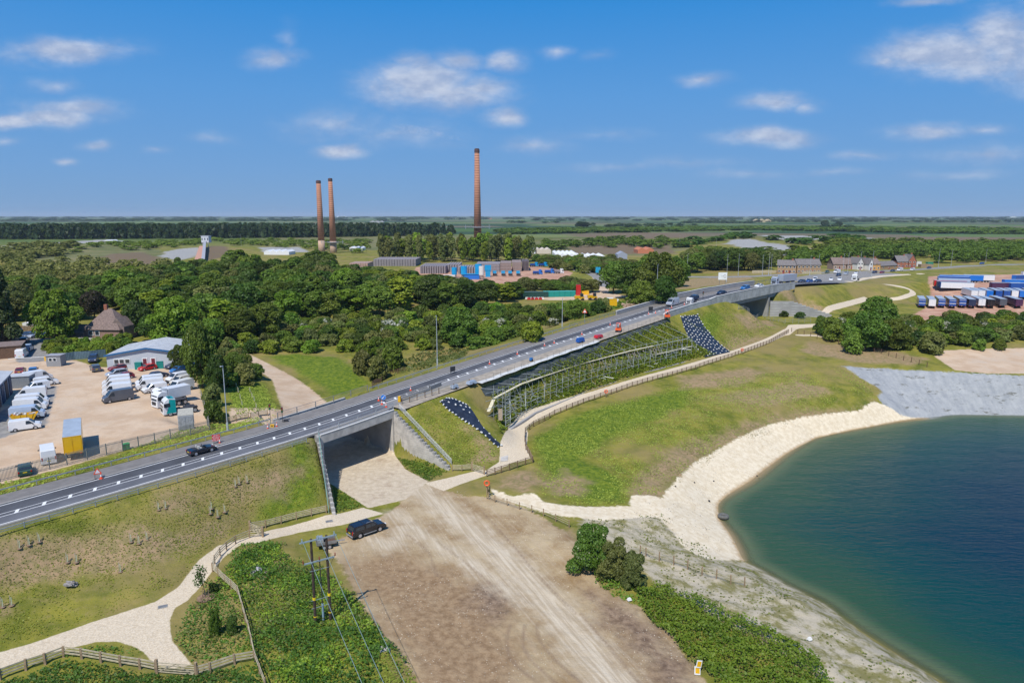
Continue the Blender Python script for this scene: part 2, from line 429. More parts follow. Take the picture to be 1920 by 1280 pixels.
class MB:
 """collects simple solids and links them as one mesh object"""
 def __init__(self): self.v = []; self.f = []; self.m = []
 def add(self, vs, fs, mi=0):
  b = len(self.v); self.v += [tuple(q) for q in vs]
  self.f += [tuple(i + b for i in f) for f in fs]; self.m += [mi] * len(fs); return self
 def box(self, c, s, rz=0.0, mi=0, M=None, taper=1.0):
  hx, hy, hz_ = s[0] / 2, s[1] / 2, s[2] / 2
  ca, sa = math.cos(rz), math.sin(rz); vs = []
  for z in (-hz_, hz_):
   k = taper if z > 0 else 1.0
   for x, y in ((-hx, -hy), (hx, -hy), (hx, hy), (-hx, hy)):
    x *= k; y *= k
    vs.append((c[0] + x * ca - y * sa, c[1] + x * sa + y * ca, c[2] + z))
  if M is not None: vs = [M @ Vector(q) for q in vs]
  return self.add(vs, [(0, 3, 2, 1), (4, 5, 6, 7), (0, 1, 5, 4), (1, 2, 6, 5), (2, 3, 7, 6), (3, 0, 4, 7)], mi)
 def beam(self, a, b, w, h, mi=0, up=(0, 0, 1)):
  a = Vector(a); b = Vector(b); d = (b - a).normalized(); u = Vector(up)
  s = d.cross(u)
  if s.length < 1e-4: s = Vector((1, 0, 0))
  s.normalize(); u = s.cross(d).normalized(); s *= w / 2; u *= h / 2
  vs = [a - s - u, a + s - u, a + s + u, a - s + u, b - s - u, b + s - u, b + s + u, b - s + u]
  return self.add(vs, [(0, 1, 2, 3), (7, 6, 5, 4), (0, 4, 5, 1), (1, 5, 6, 2), (2, 6, 7, 3), (3, 7, 4, 0)], mi)
 def cyl(self, a, b, r0, r1=None, n=8, mi=0, cap=True):
  a = Vector(a); b = Vector(b); r1 = r0 if r1 is None else r1
  d = (b - a).normalized(); s = d.orthogonal().normalized(); u = d.cross(s)
  vs = []
  for p, r in ((a, r0), (b, r1)):
   for k in range(n):
    an = 2 * math.pi * k / n; vs.append(p + (s * math.cos(an) + u * math.sin(an)) * r)
  fs = [(k, (k + 1) % n, n + (k + 1) % n, n + k) for k in range(n)]
  if cap: fs += [tuple(range(n - 1, -1, -1)), tuple(range(n, 2 * n))]
  return self.add(vs, fs, mi)
 def prism(self, poly, z0, z1, mi=0, M=None):
  n = len(poly)
  vs = [(p[0], p[1], z0) for p in poly] + [(p[0], p[1], z1) for p in poly]
  if M is not None: vs = [M @ Vector(q) for q in vs]
  return self.add(vs, [tuple(range(n - 1, -1, -1)), tuple(range(n, 2 * n))] + [(k, (k + 1) % n, n + (k + 1) % n, n + k) for k in range(n)], mi)
 def quad(self, a, b, c, d, mi=0): return self.add([a, b, c, d], [(0, 1, 2, 3)], mi)
 def build(self, name, mats, parent=None, smooth=False):
  me = bpy.data.meshes.new(name); me.from_pydata([tuple(q) for q in self.v], [], self.f)
  for m in (mats if isinstance(mats, (list, tuple)) else [mats]): me.materials.append(m)
  if any(self.m): me.polygons.foreach_set('material_index', self.m)
  if smooth: me.polygons.foreach_set('use_smooth', [True] * len(me.polygons))
  me.update()
  o = bpy.data.objects.new(name, me); link(o, parent); return o
def obj_mesh(name, me, parent=None):
 o = bpy.data.objects.new(name, me); return link(o, parent)
# ------------------------------------------------------------------ materials
MATS = {}
def mat(name, col, rough=0.6, metal=0.0, var=0.12, scale=3.0, spec=0.5, coat=0.0, bump=0.0):
 if name in MATS: return MATS[name]
 m = bpy.data.materials.new(name); m.use_nodes = True
 T = NT(m.node_tree); T.n.clear()
 o = T.new('ShaderNodeOutputMaterial'); b = T.new('ShaderNodeBsdfPrincipled'); T.link(b.outputs[0], o.inputs[0])
 b.inputs['Roughness'].default_value = rough; b.inputs['Metallic'].default_value = metal
 b.inputs['Specular IOR Level'].default_value = spec; b.inputs['Coat Weight'].default_value = coat
 tcn = T.new('ShaderNodeTexCoord')
 nz = T.noise(tcn.outputs['Object'], scale, 5, 0.6)
 lo = tuple(c * (1 - var) for c in col); hi = tuple(min(1, c * (1 + var)) for c in col)
 T.link(T.mix(T.ramp(nz, .3, .7), lo, hi), b.inputs['Base Color'])
 if bump:
  bp = T.new('ShaderNodeBump'); bp.inputs['Strength'].default_value = bump; bp.inputs['Distance'].default_value = .05
  T.link(T.noise(tcn.outputs['Object'], scale * 5, 4, .6), bp.inputs['Height']); T.link(bp.outputs[0], b.inputs['Normal'])
 MATS[name] = m; return m
def leaf_mat(name, ca, cb, hue=.03, blossom=None):
 m = bpy.data.materials.new(name); m.use_nodes = True
 T = NT(m.node_tree); T.n.clear()
 o = T.new('ShaderNodeOutputMaterial')
 d = T.new('ShaderNodeBsdfDiffuse'); tr = T.new('ShaderNodeBsdfTranslucent'); gl = T.new('ShaderNodeBsdfGlossy')
 gl.inputs['Roughness'].default_value = .55; gl.inputs['Color'].default_value = (.5, .5, .5, 1)
 oi = T.new('ShaderNodeObjectInfo')
 t = T.attr('tint')
 f = T.math('ADD', T.math('MULTIPLY', t, .75), T.math('MULTIPLY', T.math('SUBTRACT', oi.outputs['Random'], .5), .55), clamp=True)
 c = T.mix(f, ca, cb)
 hs_ = T.new('ShaderNodeHueSaturation')
 T.link(T.math('ADD', .5, T.math('MULTIPLY', T.math('SUBTRACT', T.math('FRACT', T.math('MULTIPLY', oi.outputs['Random'], 7.31)), .5), hue * 1.6)), hs_.inputs['Hue'])
 T.link(T.math('ADD', .74, T.math('MULTIPLY', T.math('FRACT', T.math('MULTIPLY', oi.outputs['Random'], 3.7)), .62)), hs_.inputs['Value'])
 T.link(c, hs_.inputs['Color']); c = hs_.outputs[0]
 if blossom:
  c = T.mix(T.math('GREATER_THAN', T.attr('flower'), .5), c, blossom)
 T.link(c, d.inputs[0])
 T.link(T.mix(.5, c, T.mix(1.0, c, (.20, .30, .02))), tr.inputs[0])
 m1 = T.new('ShaderNodeMixShader'); m1.inputs[0].default_value = .34; T.link(d.outputs[0], m1.inputs[1]); T.link(tr.outputs[0], m1.inputs[2])
 m2 = T.new('ShaderNodeMixShader'); m2.inputs[0].default_value = .035; T.link(m1.outputs[0], m2.inputs[1]); T.link(gl.outputs[0], m2.inputs[2])
 T.link(m2.outputs[0], o.inputs[0])
 MATS[name] = m; return m
L_DARK = leaf_mat('leaf_dark', (0.043, 0.082, 0.013), (0.123, 0.193, 0.025))
L_MID = leaf_mat('leaf_mid', (0.072, 0.126, 0.015), (0.196, 0.273, 0.033))
L_BRIGHT = leaf_mat('leaf_bright', (0.116, 0.200, 0.015), (0.290, 0.379, 0.033))
L_OLIVE = leaf_mat('leaf_olive', (0.116, 0.140, 0.033), (0.261, 0.273, 0.075))
L_CONIF = leaf_mat('leaf_conifer', (0.026, 0.053, 0.018), (0.072, 0.113, 0.033))
L_COPPER = leaf_mat('leaf_copper', (.040, .030, .020), (.100, .062, .036))
L_GOLD = leaf_mat('leaf_gold', (.12, .120, .014), (.34, .28, .04))
L_HAW = leaf_mat('leaf_hawthorn', (.08, .120, .022), (.18, .23, .05), blossom=(.70, .70, .60))
L_YEL = leaf_mat('leaf_yellow_green', (.24, .30, .012), (.50, .54, .03))
L_WEED = leaf_mat('leaf_weed', (0.058, 0.126, 0.015), (0.174, 0.299, 0.033))
L_GRASS = leaf_mat('leaf_grass', (.235, .290, .034), (.50, .52, .085))
L_FAR = leaf_mat('leaf_far', (.026, .052, .018), (.060, .100, .030))
L_STRAW = leaf_mat('leaf_straw', (.24, .20, .08), (.42, .36, .17))
L_ELDER = leaf_mat('leaf_elder', (.055, .105, .014), (.15, .24, .03), blossom=(.62, .64, .40))
BARK = mat('bark', (.10, .08, .06), .9, bump=.5, scale=4)
# ------------------------------------------------------------------ ground masks
def sdf_poly(x, y, poly):
 """signed distance, positive inside"""
 d2 = np.full(x.shape, 1e12); ins = np.zeros(x.shape, bool); n = len(poly)
 for i in range(n):
  ax, ay = poly[i]; bx, by = poly[(i + 1) % n]
  ex, ey = bx - ax, by - ay; L = ex * ex + ey * ey + 1e-12
  t = np.clip(((x - ax) * ex + (y - ay) * ey) / L, 0, 1)
  d2 = np.minimum(d2, (x - ax - t * ex) ** 2 + (y - ay - t * ey) ** 2)
  c = ((ay > y) != (by > y)); xs = ex * (y - ay) / (ey if abs(ey) > 1e-12 else 1e-12) + ax
  ins ^= c & (x < xs)
 d = np.sqrt(d2); return np.where(ins, d, -d)
def sdf_line(x, y, line, hw):
 d2 = np.full(x.shape, 1e12)
 for (ax, ay), (bx, by) in zip(line[:-1], line[1:]):
  ex, ey = bx - ax, by - ay; L = ex * ex + ey * ey + 1e-12
  t = np.clip(((x - ax) * ex + (y - ay) * ey) / L, 0, 1)
  d2 = np.minimum(d2, (x - ax - t * ex) ** 2 + (y - ay - t * ey) ** 2)
 return hw - np.sqrt(d2)
def PX(pts): return [HIT(a, b).xy[:] for a, b in pts]
def pl_sm(pts, step=2.0): return [tuple(q) for q in catmull(PX(pts), step)]
MASK = {}   # name -> list of ('p'|'l', geometry, halfwidth)
def mp(name, pts, raw=False): MASK.setdefault(name, []).append(('p', pts if raw else PX(pts), 0))
def ml(name, pts, hw, raw=False): MASK.setdefault(name, []).append(('l', pts if raw else pl_sm(pts), hw))
# cream stone paths
mp('path', [(-120, 1265), (0, 1222), (60, 1205), (165, 1168), (290, 1128), (335, 1100), (372, 1050), (410, 1022), (475, 1003), (500, 995), (560, 981), (615, 965), (680, 951), (720, 962), (640, 984), (560, 998), (490, 1016), (450, 1022), (420, 1044), (397, 1072),
   (382, 1092), (352, 1125), (327, 1140), (318, 1163), (322, 1200), (345, 1227), (360, 1246), (325, 1252), (290, 1245), (270, 1222), (250, 1210), (220, 1202), (180, 1203), (90, 1224), (0, 1252), (-120, 1300)])
mp('path', [(795, 905), (850, 893), (905, 879), (914, 890), (870, 905), (832, 920)])
mp('path', [(908, 884), (925, 872), (936, 866), (938, 830), (946, 812), (957, 800), (985, 794), (990, 812), (987, 840), (995, 860), (960, 868), (915, 890)])
ml('path', [(968, 806), (985, 790), (1030, 770), (1100, 744), (1200, 712), (1300, 684), (1370, 663), (1440, 638), (1480, 618), (1500, 611)], 1.75)
mp('path', [(1478, 609), (1525, 607), (1526, 613), (1495, 616), (1480, 628), (1462, 630)])
ml('path', [(1490, 611), (1540, 608), (1580, 606)], 1.4)
ml('path', [(1545, 587), (1572, 574), (1602, 566), (1625, 560)], 1.15)
ml('path', [(1660, 562), (1690, 558), (1709, 552), (1711, 546), (1702, 541), (1686, 537), (1660, 533)], 1.3)
ml('path', [(1590, 528), (1632, 521), (1680, 516), (1730, 513), (1760, 512)], 1.7)
ml('path', [(1498, 628), (1540, 630), (1590, 640)], 1.3)
# pale stone shore and the chalky path down to it
mp('beach', [(918, 915), (960, 930), (1000, 925), (1020, 940), (1080, 948), (1180, 948), (1183, 928), (1215, 926), (1240, 932), (1262, 905), (1300, 868), (1365, 830), (1400, 812), (1439, 796), (1470, 788), (1507, 781), (1560, 774), (1610, 768), (1640, 752), (1662, 760), (1690, 778),
             (1745, 786), (1700, 800), (1560, 850), (1440, 930), (1430, 1000), (1400, 1050), (1380, 1050), (1345, 1048), (1318, 1044), (1290, 1032), (1262, 1000), (1235, 972), (1180, 972), (1120, 975), (1060, 968), (980, 950), (930, 935)])
# grey chalk cliff and bank
mp('chalk', [(1578, 687), (1650, 689), (1775, 697), (1920, 705), (2060, 708), (2060, 800), (1740, 800), (1700, 789), (1686, 780), (1655, 758), (1645, 742), (1655, 733), (1640, 722), (1612, 707)])
mp('bank', [(1085, 962), (1180, 958), (1240, 948), (1270, 990), (1340, 1045), (1395, 1052), (1440, 1072), (1500, 1105), (1560, 1140), (1620, 1190), (1720, 1250), (1830, 1330), (1640, 1330), (1560, 1290), (1400, 1190), (1300, 1130), (1230, 1095), (1190, 1050), (1120, 1010), (1090, 990)])
# worn dirt
mp('dirt', [(640, 1006), (700, 975), (735, 955), (760, 932), (800, 905), (835, 918), (870, 930), (930, 930), (1000, 960), (1060, 995), (1085, 1020), (1110, 1060), (1122, 1090), (1150, 1112), (1200, 1135), (1222, 1165), (1262, 1190), (1290, 1235), (1330, 1290), (1380, 1400), (820, 1400), (790, 1290), (760, 1235), (720, 1195), (690, 1150), (660, 1100), (640, 1060), (612, 1030)])
ml('track', [(770, 905), (840, 960), (905, 1010), (960, 1060), (1010, 1110), (1060, 1170), (1110, 1230), (1170, 1300), (1230, 1400)], 2.6)
ml('track', [(740, 960), (800, 1010), (860, 1040), (930, 1090), (990, 1130)], 1.6)
ml('track', [(760, 990), (740, 1020), (700, 1010)], 2.0)
for a_ in ([(957, 1172), (950, 1200), (958, 1235), (985, 1262), (1020, 1290)], [(985, 1170), (980, 1200), (990, 1230), (1015, 1255), (1050, 1285)], [(1008, 1168), (1008, 1190), (1022, 1215), (1050, 1245), (1090, 1280)], [(905, 960), (960, 1020), (1010, 1080), (1080, 1150)], [(1090, 1150), (1140, 1210), (1200, 1280)], [(820, 1015), (880, 1060), (940, 1110)], [(760, 1000), (800, 1030), (820, 1080)]): ml('rut', a_, .16)
mp('peat', [(1085, 1085), (1122, 1100), (1150, 1117), (1200, 1140), (1262, 1195), (1330, 1300), (1380, 1400), (1300, 1400), (1230, 1290), (1180, 1230), (1130, 1170), (1090, 1130)])
mp('peat', [(880, 1085), (960, 1080), (975, 1130), (930, 1170), (870, 1140)])
mp('umber', [(625, 1035), (740, 1035), (870, 1065), (950, 1130), (985, 1220), (1040, 1400), (820, 1400), (690, 1150)])
# concrete slab under and before the underpass
a_, b_, c_, d_ = UFL + nd * 1, UFR + nd * 1, P(790, 912, 0), P(682, 950, 0)
mp('slab', [a_.xy[:], b_.xy[:], UPR.xy[:], P(760, 880, 0).xy[:], P(803, 903, 0).xy[:], P(760, 936, 0).xy[:], P(690, 952, 0).xy[:], P(643, 921, 0).xy[:], UPL.xy[:]], raw=True)
# yard of rolled sandy stone and the track to the underpass
mp('yard', [(-200, 760), (0, 660), (26, 662), (88, 662), (190, 688), (345, 688), (372, 720), (384, 760), (395, 800), (330, 815), (240, 842), (150, 868), (0, 908), (-200, 960)])
mp('yard', [(425, 650), (450, 652), (470, 665), (520, 690), (560, 712), (600, 742), (640, 775), (590, 800), (540, 790), (530, 772), (518, 735), (510, 712), (492, 700), (480, 685)])
mp('yard', [UFL.xy[:], UFR.xy[:], (UFR + nd * 16).xy[:], (UFL + nd * 22 + Vector((4, 0, 0))).xy[:], (UFL + nd * 10 + Vector((-3, 0, 0))).xy[:]], raw=True)
mp('yard', [(1760, 657), (1830, 654), (2000, 655), (2000, 702), (1850, 700), (1790, 694), (1752, 668)])
mp('yard', [(975, 557), (1030, 563), (1110, 562), (1180, 556), (1140, 548), (1150, 515), (1110, 520), (1124, 545), (1060, 550), (1000, 546)])
# red brown hardstanding of the trailer park
mp('red', [(1690, 592), (1712, 590), (1735, 577), (1745, 560), (1740, 530), (1740, 518), (1810, 516), (1880, 515), (2080, 505), (2080, 620), (1850, 612), (1720, 608)])
mp('red', [P(a, b, 6).xy[:] for a, b in ((770, 526), (900, 532), (1000, 532), (1060, 526), (1075, 512), (1050, 503), (1000, 500), (780, 500))], raw=True)
# grey old tarmac
ml('tarmac', [(-150, 650), (0, 640), (58, 638), (76, 650), (72, 672)], 5.0)
mp('tarmac', [(-140, 900), (0, 822), (30, 812), (88, 796), (108, 722), (60, 728), (20, 760), (-140, 850)])
mp('tarmac', [(1225, 560), (1240, 548), (1300, 545), (1320, 553), (1260, 566)])
ml('tarmac', [(1140, 536), (1120, 516), (1090, 508), (1060, 502), (1010, 496)], 5)
ml('tarmac', [(1235, 522), (1300, 519), (1430, 517), (1560, 510), (1660, 508), (1740, 504), (1830, 498), (1990, 493)], 5.0)
mp('tarmac', [(1480, 522), (1560, 512), (1660, 512), (1700, 515), (1640, 522), (1600, 528), (1560, 532), (1505, 535)])
mp('soil', [(1010, 905), (1060, 880), (1100, 900), (1090, 930), (1040, 925)]); mp('soil', [(1330, 745), (1500, 715), (1560, 735), (1430, 760)])
mp('soil', [(0, 960), (60, 950), (60, 975), (0, 990)]); mp('soil', [(430, 905), (520, 870), (560, 880), (520, 920), (440, 935)])
# dry and bare soil among the grass
mp('soil', [(-150, 1060), (0, 1008), (60, 1000), (160, 990), (260, 985), (330, 1000), (400, 985), (440, 968), (420, 1000), (350, 1035), (250, 1075), (160, 1078), (80, 1090), (0, 1100), (-150, 1120)])
mp('soil', [(300, 930), (350, 920), (390, 930), (360, 960), (310, 965)]); mp('soil', [(0, 1125), (30, 1130), (25, 1150), (0, 1160)])
mp('soil', [(575, 838), (600, 832), (604, 855), (580, 862)])
mp('soil', [(1185, 900), (1230, 860), (1290, 830), (1370, 800), (1450, 775), (1530, 768), (1610, 768), (1640, 752), (1600, 780), (1507, 785), (1439, 800), (1365, 834), (1300, 872), (1240, 935), (1180, 928)])
mp('soil', [(1270, 705), (1400, 690), (1440, 700), (1380, 725), (1280, 728)]); mp('soil', [(1330, 660), (1380, 625), (1440, 632), (1400, 648), (1350, 664)])
mp('soil', [(1520, 640), (1640, 650), (1740, 672), (1720, 685), (1600, 678), (1500, 660)])
mp('soil', [(1440, 560), (1500, 560), (1560, 585), (1520, 590), (1480, 570)]); mp('soil', [(1380, 590), (1440, 600), (1460, 612), (1400, 620)])
mp('soil', [(930, 900), (1000, 880), (1020, 900), (990, 925), (930, 915)]); mp('soil', [(1030, 1010), (1070, 990), (1110, 1040), (1125, 1090), (1080, 1080), (1040, 1050)])
mp('soil', [(870, 800), (915, 820), (935, 850), (930, 866), (870, 866), (905, 840)])
mp('soil', [(1240, 535), (1310, 540), (1420, 522), (1400, 515), (1300, 522)])
mp('soil', [(450, 1040), (500, 1035), (525, 1060), (500, 1110), (450, 1080)])
# lush grass
mp('lush', [(490, 668), (560, 662), (640, 668), (688, 700), (700, 720), (650, 745), (590, 722), (540, 690)])
mp('lush', [(540, 830), (604, 820), (606, 900), (612, 950), (540, 975), (470, 985), (430, 1000), (480, 940), (520, 880)])
mp('lush', [(735, 856), (790, 850), (840, 880), (800, 902), (770, 885)]); mp('lush', [(620, 900), (645, 925), (680, 948), (630, 962)])
mp('lush', [(990, 820), (1060, 780), (1160, 750), (1300, 720), (1300, 760), (1180, 810), (1100, 860), (1180, 900), (1180, 945), (1100, 945), (1030, 930), (1010, 880)])
mp('lush', [(420, 720), (500, 715), (520, 770), (440, 785)]); mp('lush', [(300, 955), (420, 930), (420, 960), (340, 975)])
mp('lush', [(1280, 600), (1330, 580), (1360, 590), (1340, 660), (1300, 640)])
# fields and diggings far away
mp('pale', [(1000, 455), (1060, 450), (1220, 455), (1300, 470), (1200, 480), (1000, 478)]); mp('pale', [(0, 485), (180, 500), (320, 500), (300, 470), (240, 462), (180, 455), (100, 478)])
mp('pale', [(480, 446), (960, 441), (1000, 452), (960, 470), (720, 470), (560, 462)])
mp('quarry', [(300, 488), (318, 474), (372, 466), (376, 484), (330, 492)]); mp('quarry', [(1350, 466), (1380, 456), (1440, 462), (1520, 472), (1545, 480), (1500, 484), (1400, 474)])
mp('quarry', [(1392, 448), (1430, 441), (1500, 442), (1640, 446), (1600, 456), (1480, 462), (1430, 452)]); mp('quarry', [(0, 461), (60, 457), (200, 449), (250, 453), (100, 458), (0, 464)])
mp('quarry', [(480, 466), (560, 463), (580, 472), (500, 476)])
mp('brown', [(1060, 442), (1200, 436), (1330, 439), (1300, 452), (1150, 452)]); mp('brown', [(1640, 446), (1800, 444), (1960, 450), (1900, 458), (1700, 455)]); mp('brown', [(180, 492), (250, 476), (300, 490), (310, 502), (220, 504)])
mp('brown', [(1060, 462), (1250, 462), (1270, 476), (1080, 478)])
mp('brown', [(370, 492), (386, 466), (398, 460), (420, 462), (432, 476), (400, 490)])
def eval_masks(x, y, names=None):
 o = {}
 for k in (names or MASK):
  s = np.full(x.shape, -4.0)
  for kind, g, hw in MASK[k]:
   gx = [q[0] for q in g]; gy = [q[1] for q in g]
   m = (x > min(gx) - hw - 4) & (x < max(gx) + hw + 4) & (y > min(gy) - hw - 4) & (y < max(gy) + hw + 4)
   if not m.any(): continue
   d = sdf_poly(x[m], y[m], g) if kind == 'p' else sdf_line(x[m], y[m], g, hw)
   s[m] = np.maximum(s[m], d)
  o[k] = np.clip(s, -4, 4)
 return o
# ------------------------------------------------------------------ ground material
def ground_mat():
 m = bpy.data.materials.new('ground'); m.use_nodes = True
 T = NT(m.node_tree); T.n.clear()
 o = T.new('ShaderNodeOutputMaterial'); b = T.new('ShaderNodeBsdfPrincipled'); T.link(b.outputs[0], o.inputs[0])
 b.inputs['Roughness'].default_value = .92; b.inputs['Specular IOR Level'].default_value = .15
 g = T.new('ShaderNodeNewGeometry'); pos_ = g.outputs['Position']
 n_big = T.noise(pos_, .035, 5, .6); n_mid = T.noise(pos_, .22, 5, .62); n_s = T.noise(pos_, 1.1, 5, .65); n_f = T.noise(pos_, 5.0, 4, .65)
 dist = T.vmath('LENGTH', pos_)
 far = T.ramp(dist, 700, 1500)
 # grass
 c = T.mix(T.ramp(n_mid, .30, .68), (.105, .128, .016), (.255, .232, .038))
 c = T.mix(T.math('MULTIPLY', T.ramp(n_s, .48, .72), .7), c, (.260, .215, .075))
 c = T.mix(T.math('MULTIPLY', T.ramp(n_f, .52, .75), .45), c, (.060, .090, .013))
 c = T.mix(T.math('MULTIPLY', T.ramp(n_big, .46, .62), .7), c, (.275, .205, .085))
 # farmland
 mapn = T.vmath('MULTIPLY', pos_, (.0016, .0042, 0.0))
 vor = T.new('ShaderNodeTexVoronoi'); vor.inputs['Scale'].default_value = 1.0; T.link(mapn, vor.inputs['Vector'])
 cs = T.new('ShaderNodeSeparateColor'); T.link(vor.outputs['Color'], cs.inputs[0])
 fld = T.mix(T.ramp(cs.outputs[0], .25, .8), (.065, .125, .030), (.150, .190, .060))
 fld = T.mix(T.math('GREATER_THAN', cs.outputs[1], .80), fld, (.15, .125, .075))
 fld = T.mix(T.math('GREATER_THAN', cs.outputs[2], .78), fld, (.035, .070, .028))
 c = T.mix(far, c, fld)
 bumpv = T.math('ADD', T.math('MULTIPLY', n_f, .5), n_s)
 def layer(c, name, col, lo=-.25, hi=.25, amp=1.2, nz=None):
  f = T.ramp(T.math('ADD', T.attr(name), T.math('MULTIPLY', T.math('SUBTRACT', nz if nz is not None else n_s, .5), amp)), lo, hi)
  return T.mix(f, c, col), f
 lush = T.mix(T.ramp(n_s, .35, .65), (.068, .118, .010), (.165, .205, .020)); c, _ = layer(c, 'lush', lush, -.6, 2.5, 6.0, n_mid)
 c, _ = layer(c, 'pale', T.mix(T.ramp(n_big, .4, .6), (.13, .145, .05), (.20, .18, .08)), -2, 3, 8, n_mid)
 soil = T.mix(T.ramp(n_s, .36, .66), (.34, .235, .135), (.215, .180, .075)); c, _ = layer(c, 'soil', soil, -1.6, 1.8, 8.0, n_mid)
 c, _ = layer(c, 'brown', (.17, .125, .075), -3, 4, 16, T.noise(pos_, .03, 7, .7))
 bank = T.mix(T.ramp(T.noise(pos_, .38, 9, .76), .42, .60), (.47, .41, .30), (.21, .19, .07)); bank = T.mix(T.math('MULTIPLY', T.ramp(n_f, .55, .7), .5), bank, (.24, .22, .14)); c, _ = layer(c, 'bank', bank, -.6, .8, 3.0)
 stre = T.math('ADD', T.math('MULTIPLY', T.noise(T.vmath('MULTIPLY', pos_, (.8, .16, .16)), 1.0, 9, .7), .4), T.math('MULTIPLY', T.noise(pos_, .5, 10, .78), .6))
 chalk = T.mix(T.ramp(stre, .30, .70), (.24, .255, .27), (.40, .41, .405)); chalk = T.mix(T.ramp(T.noise(T.vmath('MULTIPLY', pos_, (.6, 1, 2.2)), .30, 9, .75), .57, .64), chalk, (.15, .15, .13)); c, _ = layer(c, 'chalk', chalk, -.4, .5, 2.0)
 c, _ = layer(c, 'quarry', T.mix(T.ramp(n_s, .35, .65), (.26, .26, .25), (.40, .39, .36)), -2, 3, 16, T.noise(pos_, .04, 7, .7))
 beach = T.mix(T.ramp(n_s, .35, .65), (.64, .53, .36), (.75, .65, .48)); beach = T.mix(T.math('MULTIPLY', T.ramp(n_f, .56, .72), .35), beach, (.40, .34, .26)); c, _ = layer(c, 'beach', beach, -.25, .35, 1.6)
 # wet, iron stained rim at the water
 sz = T.new('ShaderNodeSeparateXYZ'); T.link(pos_, sz.inputs[0])
 rim = T.math('MULTIPLY', T.ramp(T.math('ADD', sz.outputs[2], T.math('MULTIPLY', n_s, .3)), LAKE_Z + .5, LAKE_Z + .12), T.ramp(T.attr('beach'), -.5, 0.2))
 c = T.mix(T.math('MULTIPLY', rim, .8), c, (.36, .23, .10))
 deep = T.ramp(sz.outputs[2], LAKE_Z - .02, LAKE_Z - 1.6)
 c = T.mix(T.math('MULTIPLY', deep, .85), c, (.05, .09, .07))
 yard = T.mix(T.ramp(n_mid, .35, .65), (.50, .36, .24), (.60, .46, .325)); yard = T.mix(T.math('MULTIPLY', T.ramp(T.noise(pos_, .11, 7, .7), .5, .68), .5), yard, (.44, .37, .30)); yard = T.mix(T.math('MULTIPLY', T.ramp(n_s, .55, .75), .6), yard, (.42, .34, .27)); c, _ = layer(c, 'yard', yard, -.3, .4, 1.5)
 c, _ = layer(c, 'red', T.mix(T.ramp(n_mid, .35, .65), (.40, .21, .14), (.52, .33, .23)), -.6, .8, 3.0)
 # dirt with ruts that follow the traffic
 rv = T.new('ShaderNodeMapping', vector_type='POINT'); rv.inputs['Rotation'].default_value = (0, 0, R(-24)); T.link(pos_, rv.inputs[0])
 rut = T.noise(T.vmath('MULTIPLY', rv.outputs[0], (2.4, .14, 1)), .9, 6, .62, dist=.6)
 dirt = T.mix(T.ramp(T.noise(pos_, .16, 9, .68), .34, .66), (.27, .178, .088), (.455, .355, .215))
 dirt = T.mix(T.math('MULTIPLY', T.ramp(rut, .46, .72), .30), dirt, (.52, .415, .31))
 dirt = T.mix(T.math('MULTIPLY', T.ramp(n_f, .60, .72), .5), dirt, (.50, .43, .33)); c, _ = layer(c, 'dirt', dirt, -.3, .3, 2.2)
 c, _ = layer(c, 'umber', T.mix(T.ramp(n_s, .3, .7), (.22, .140, .075), (.36, .25, .145)), -2.5, 4.5, 9.0, T.noise(pos_, .2, 8, .7))
 peat = T.mix(T.ramp(n_s, .3, .7), (.135, .088, .058), (.31, .22, .145)); c, _ = layer(c, 'peat', peat, -1.6, 3.2, 9.0, T.noise(pos_, .3, 9, .72))
 trk = T.mix(T.ramp(rut, .34, .70), (.43, .345, .235), (.60, .515, .385)); c, _ = layer(c, 'track', trk, -1.6, 2.6, 5.5, T.noise(pos_, .5, 6, .7))
 c, _ = layer(c, 'rut', (.20, .135, .09), -.25, .5, .5)
 slab = T.mix(T.ramp(n_s, .3, .7), (.46, .375, .265), (.59, .50, .37)); slab = T.mix(T.math('MULTIPLY', T.ramp(T.noise(pos_, .35, 6, .7), .52, .7), .7), slab, (.36, .27, .19)); c, _ = layer(c, 'slab', slab, -.06, .06, .2)
 tar = T.mix(T.ramp(n_s, .3, .7), (.20, .19, .18), (.30, .29, .27)); c, _ = layer(c, 'tarmac', tar, -.4, .5, 2.0)
 path = T.mix(T.ramp(n_f, .35, .65), (.50, .40, .27), (.66, .555, .41)); path = T.mix(T.math('MULTIPLY', T.ramp(T.noise(pos_, 22, 2, .6), .4, .7), .5), path, (.70, .64, .52)); c, _ = layer(c, 'path', path, -.09, .09, .35)
 T.link(c, b.inputs['Base Color'])
 bp = T.new('ShaderNodeBump'); bp.inputs['Distance'].default_value = .22; T.link(T.math('SUBTRACT', .55, T.math('MULTIPLY', T.ramp(T.attr('beach'), -.5, .5), .45)), bp.inputs['Strength'])
 T.link(T.math('MULTIPLY', bumpv, T.math('SUBTRACT', 1.0, far)), bp.inputs['Height']); T.link(bp.outputs[0], b.inputs['Normal'])
 return m
GROUND = ground_mat()
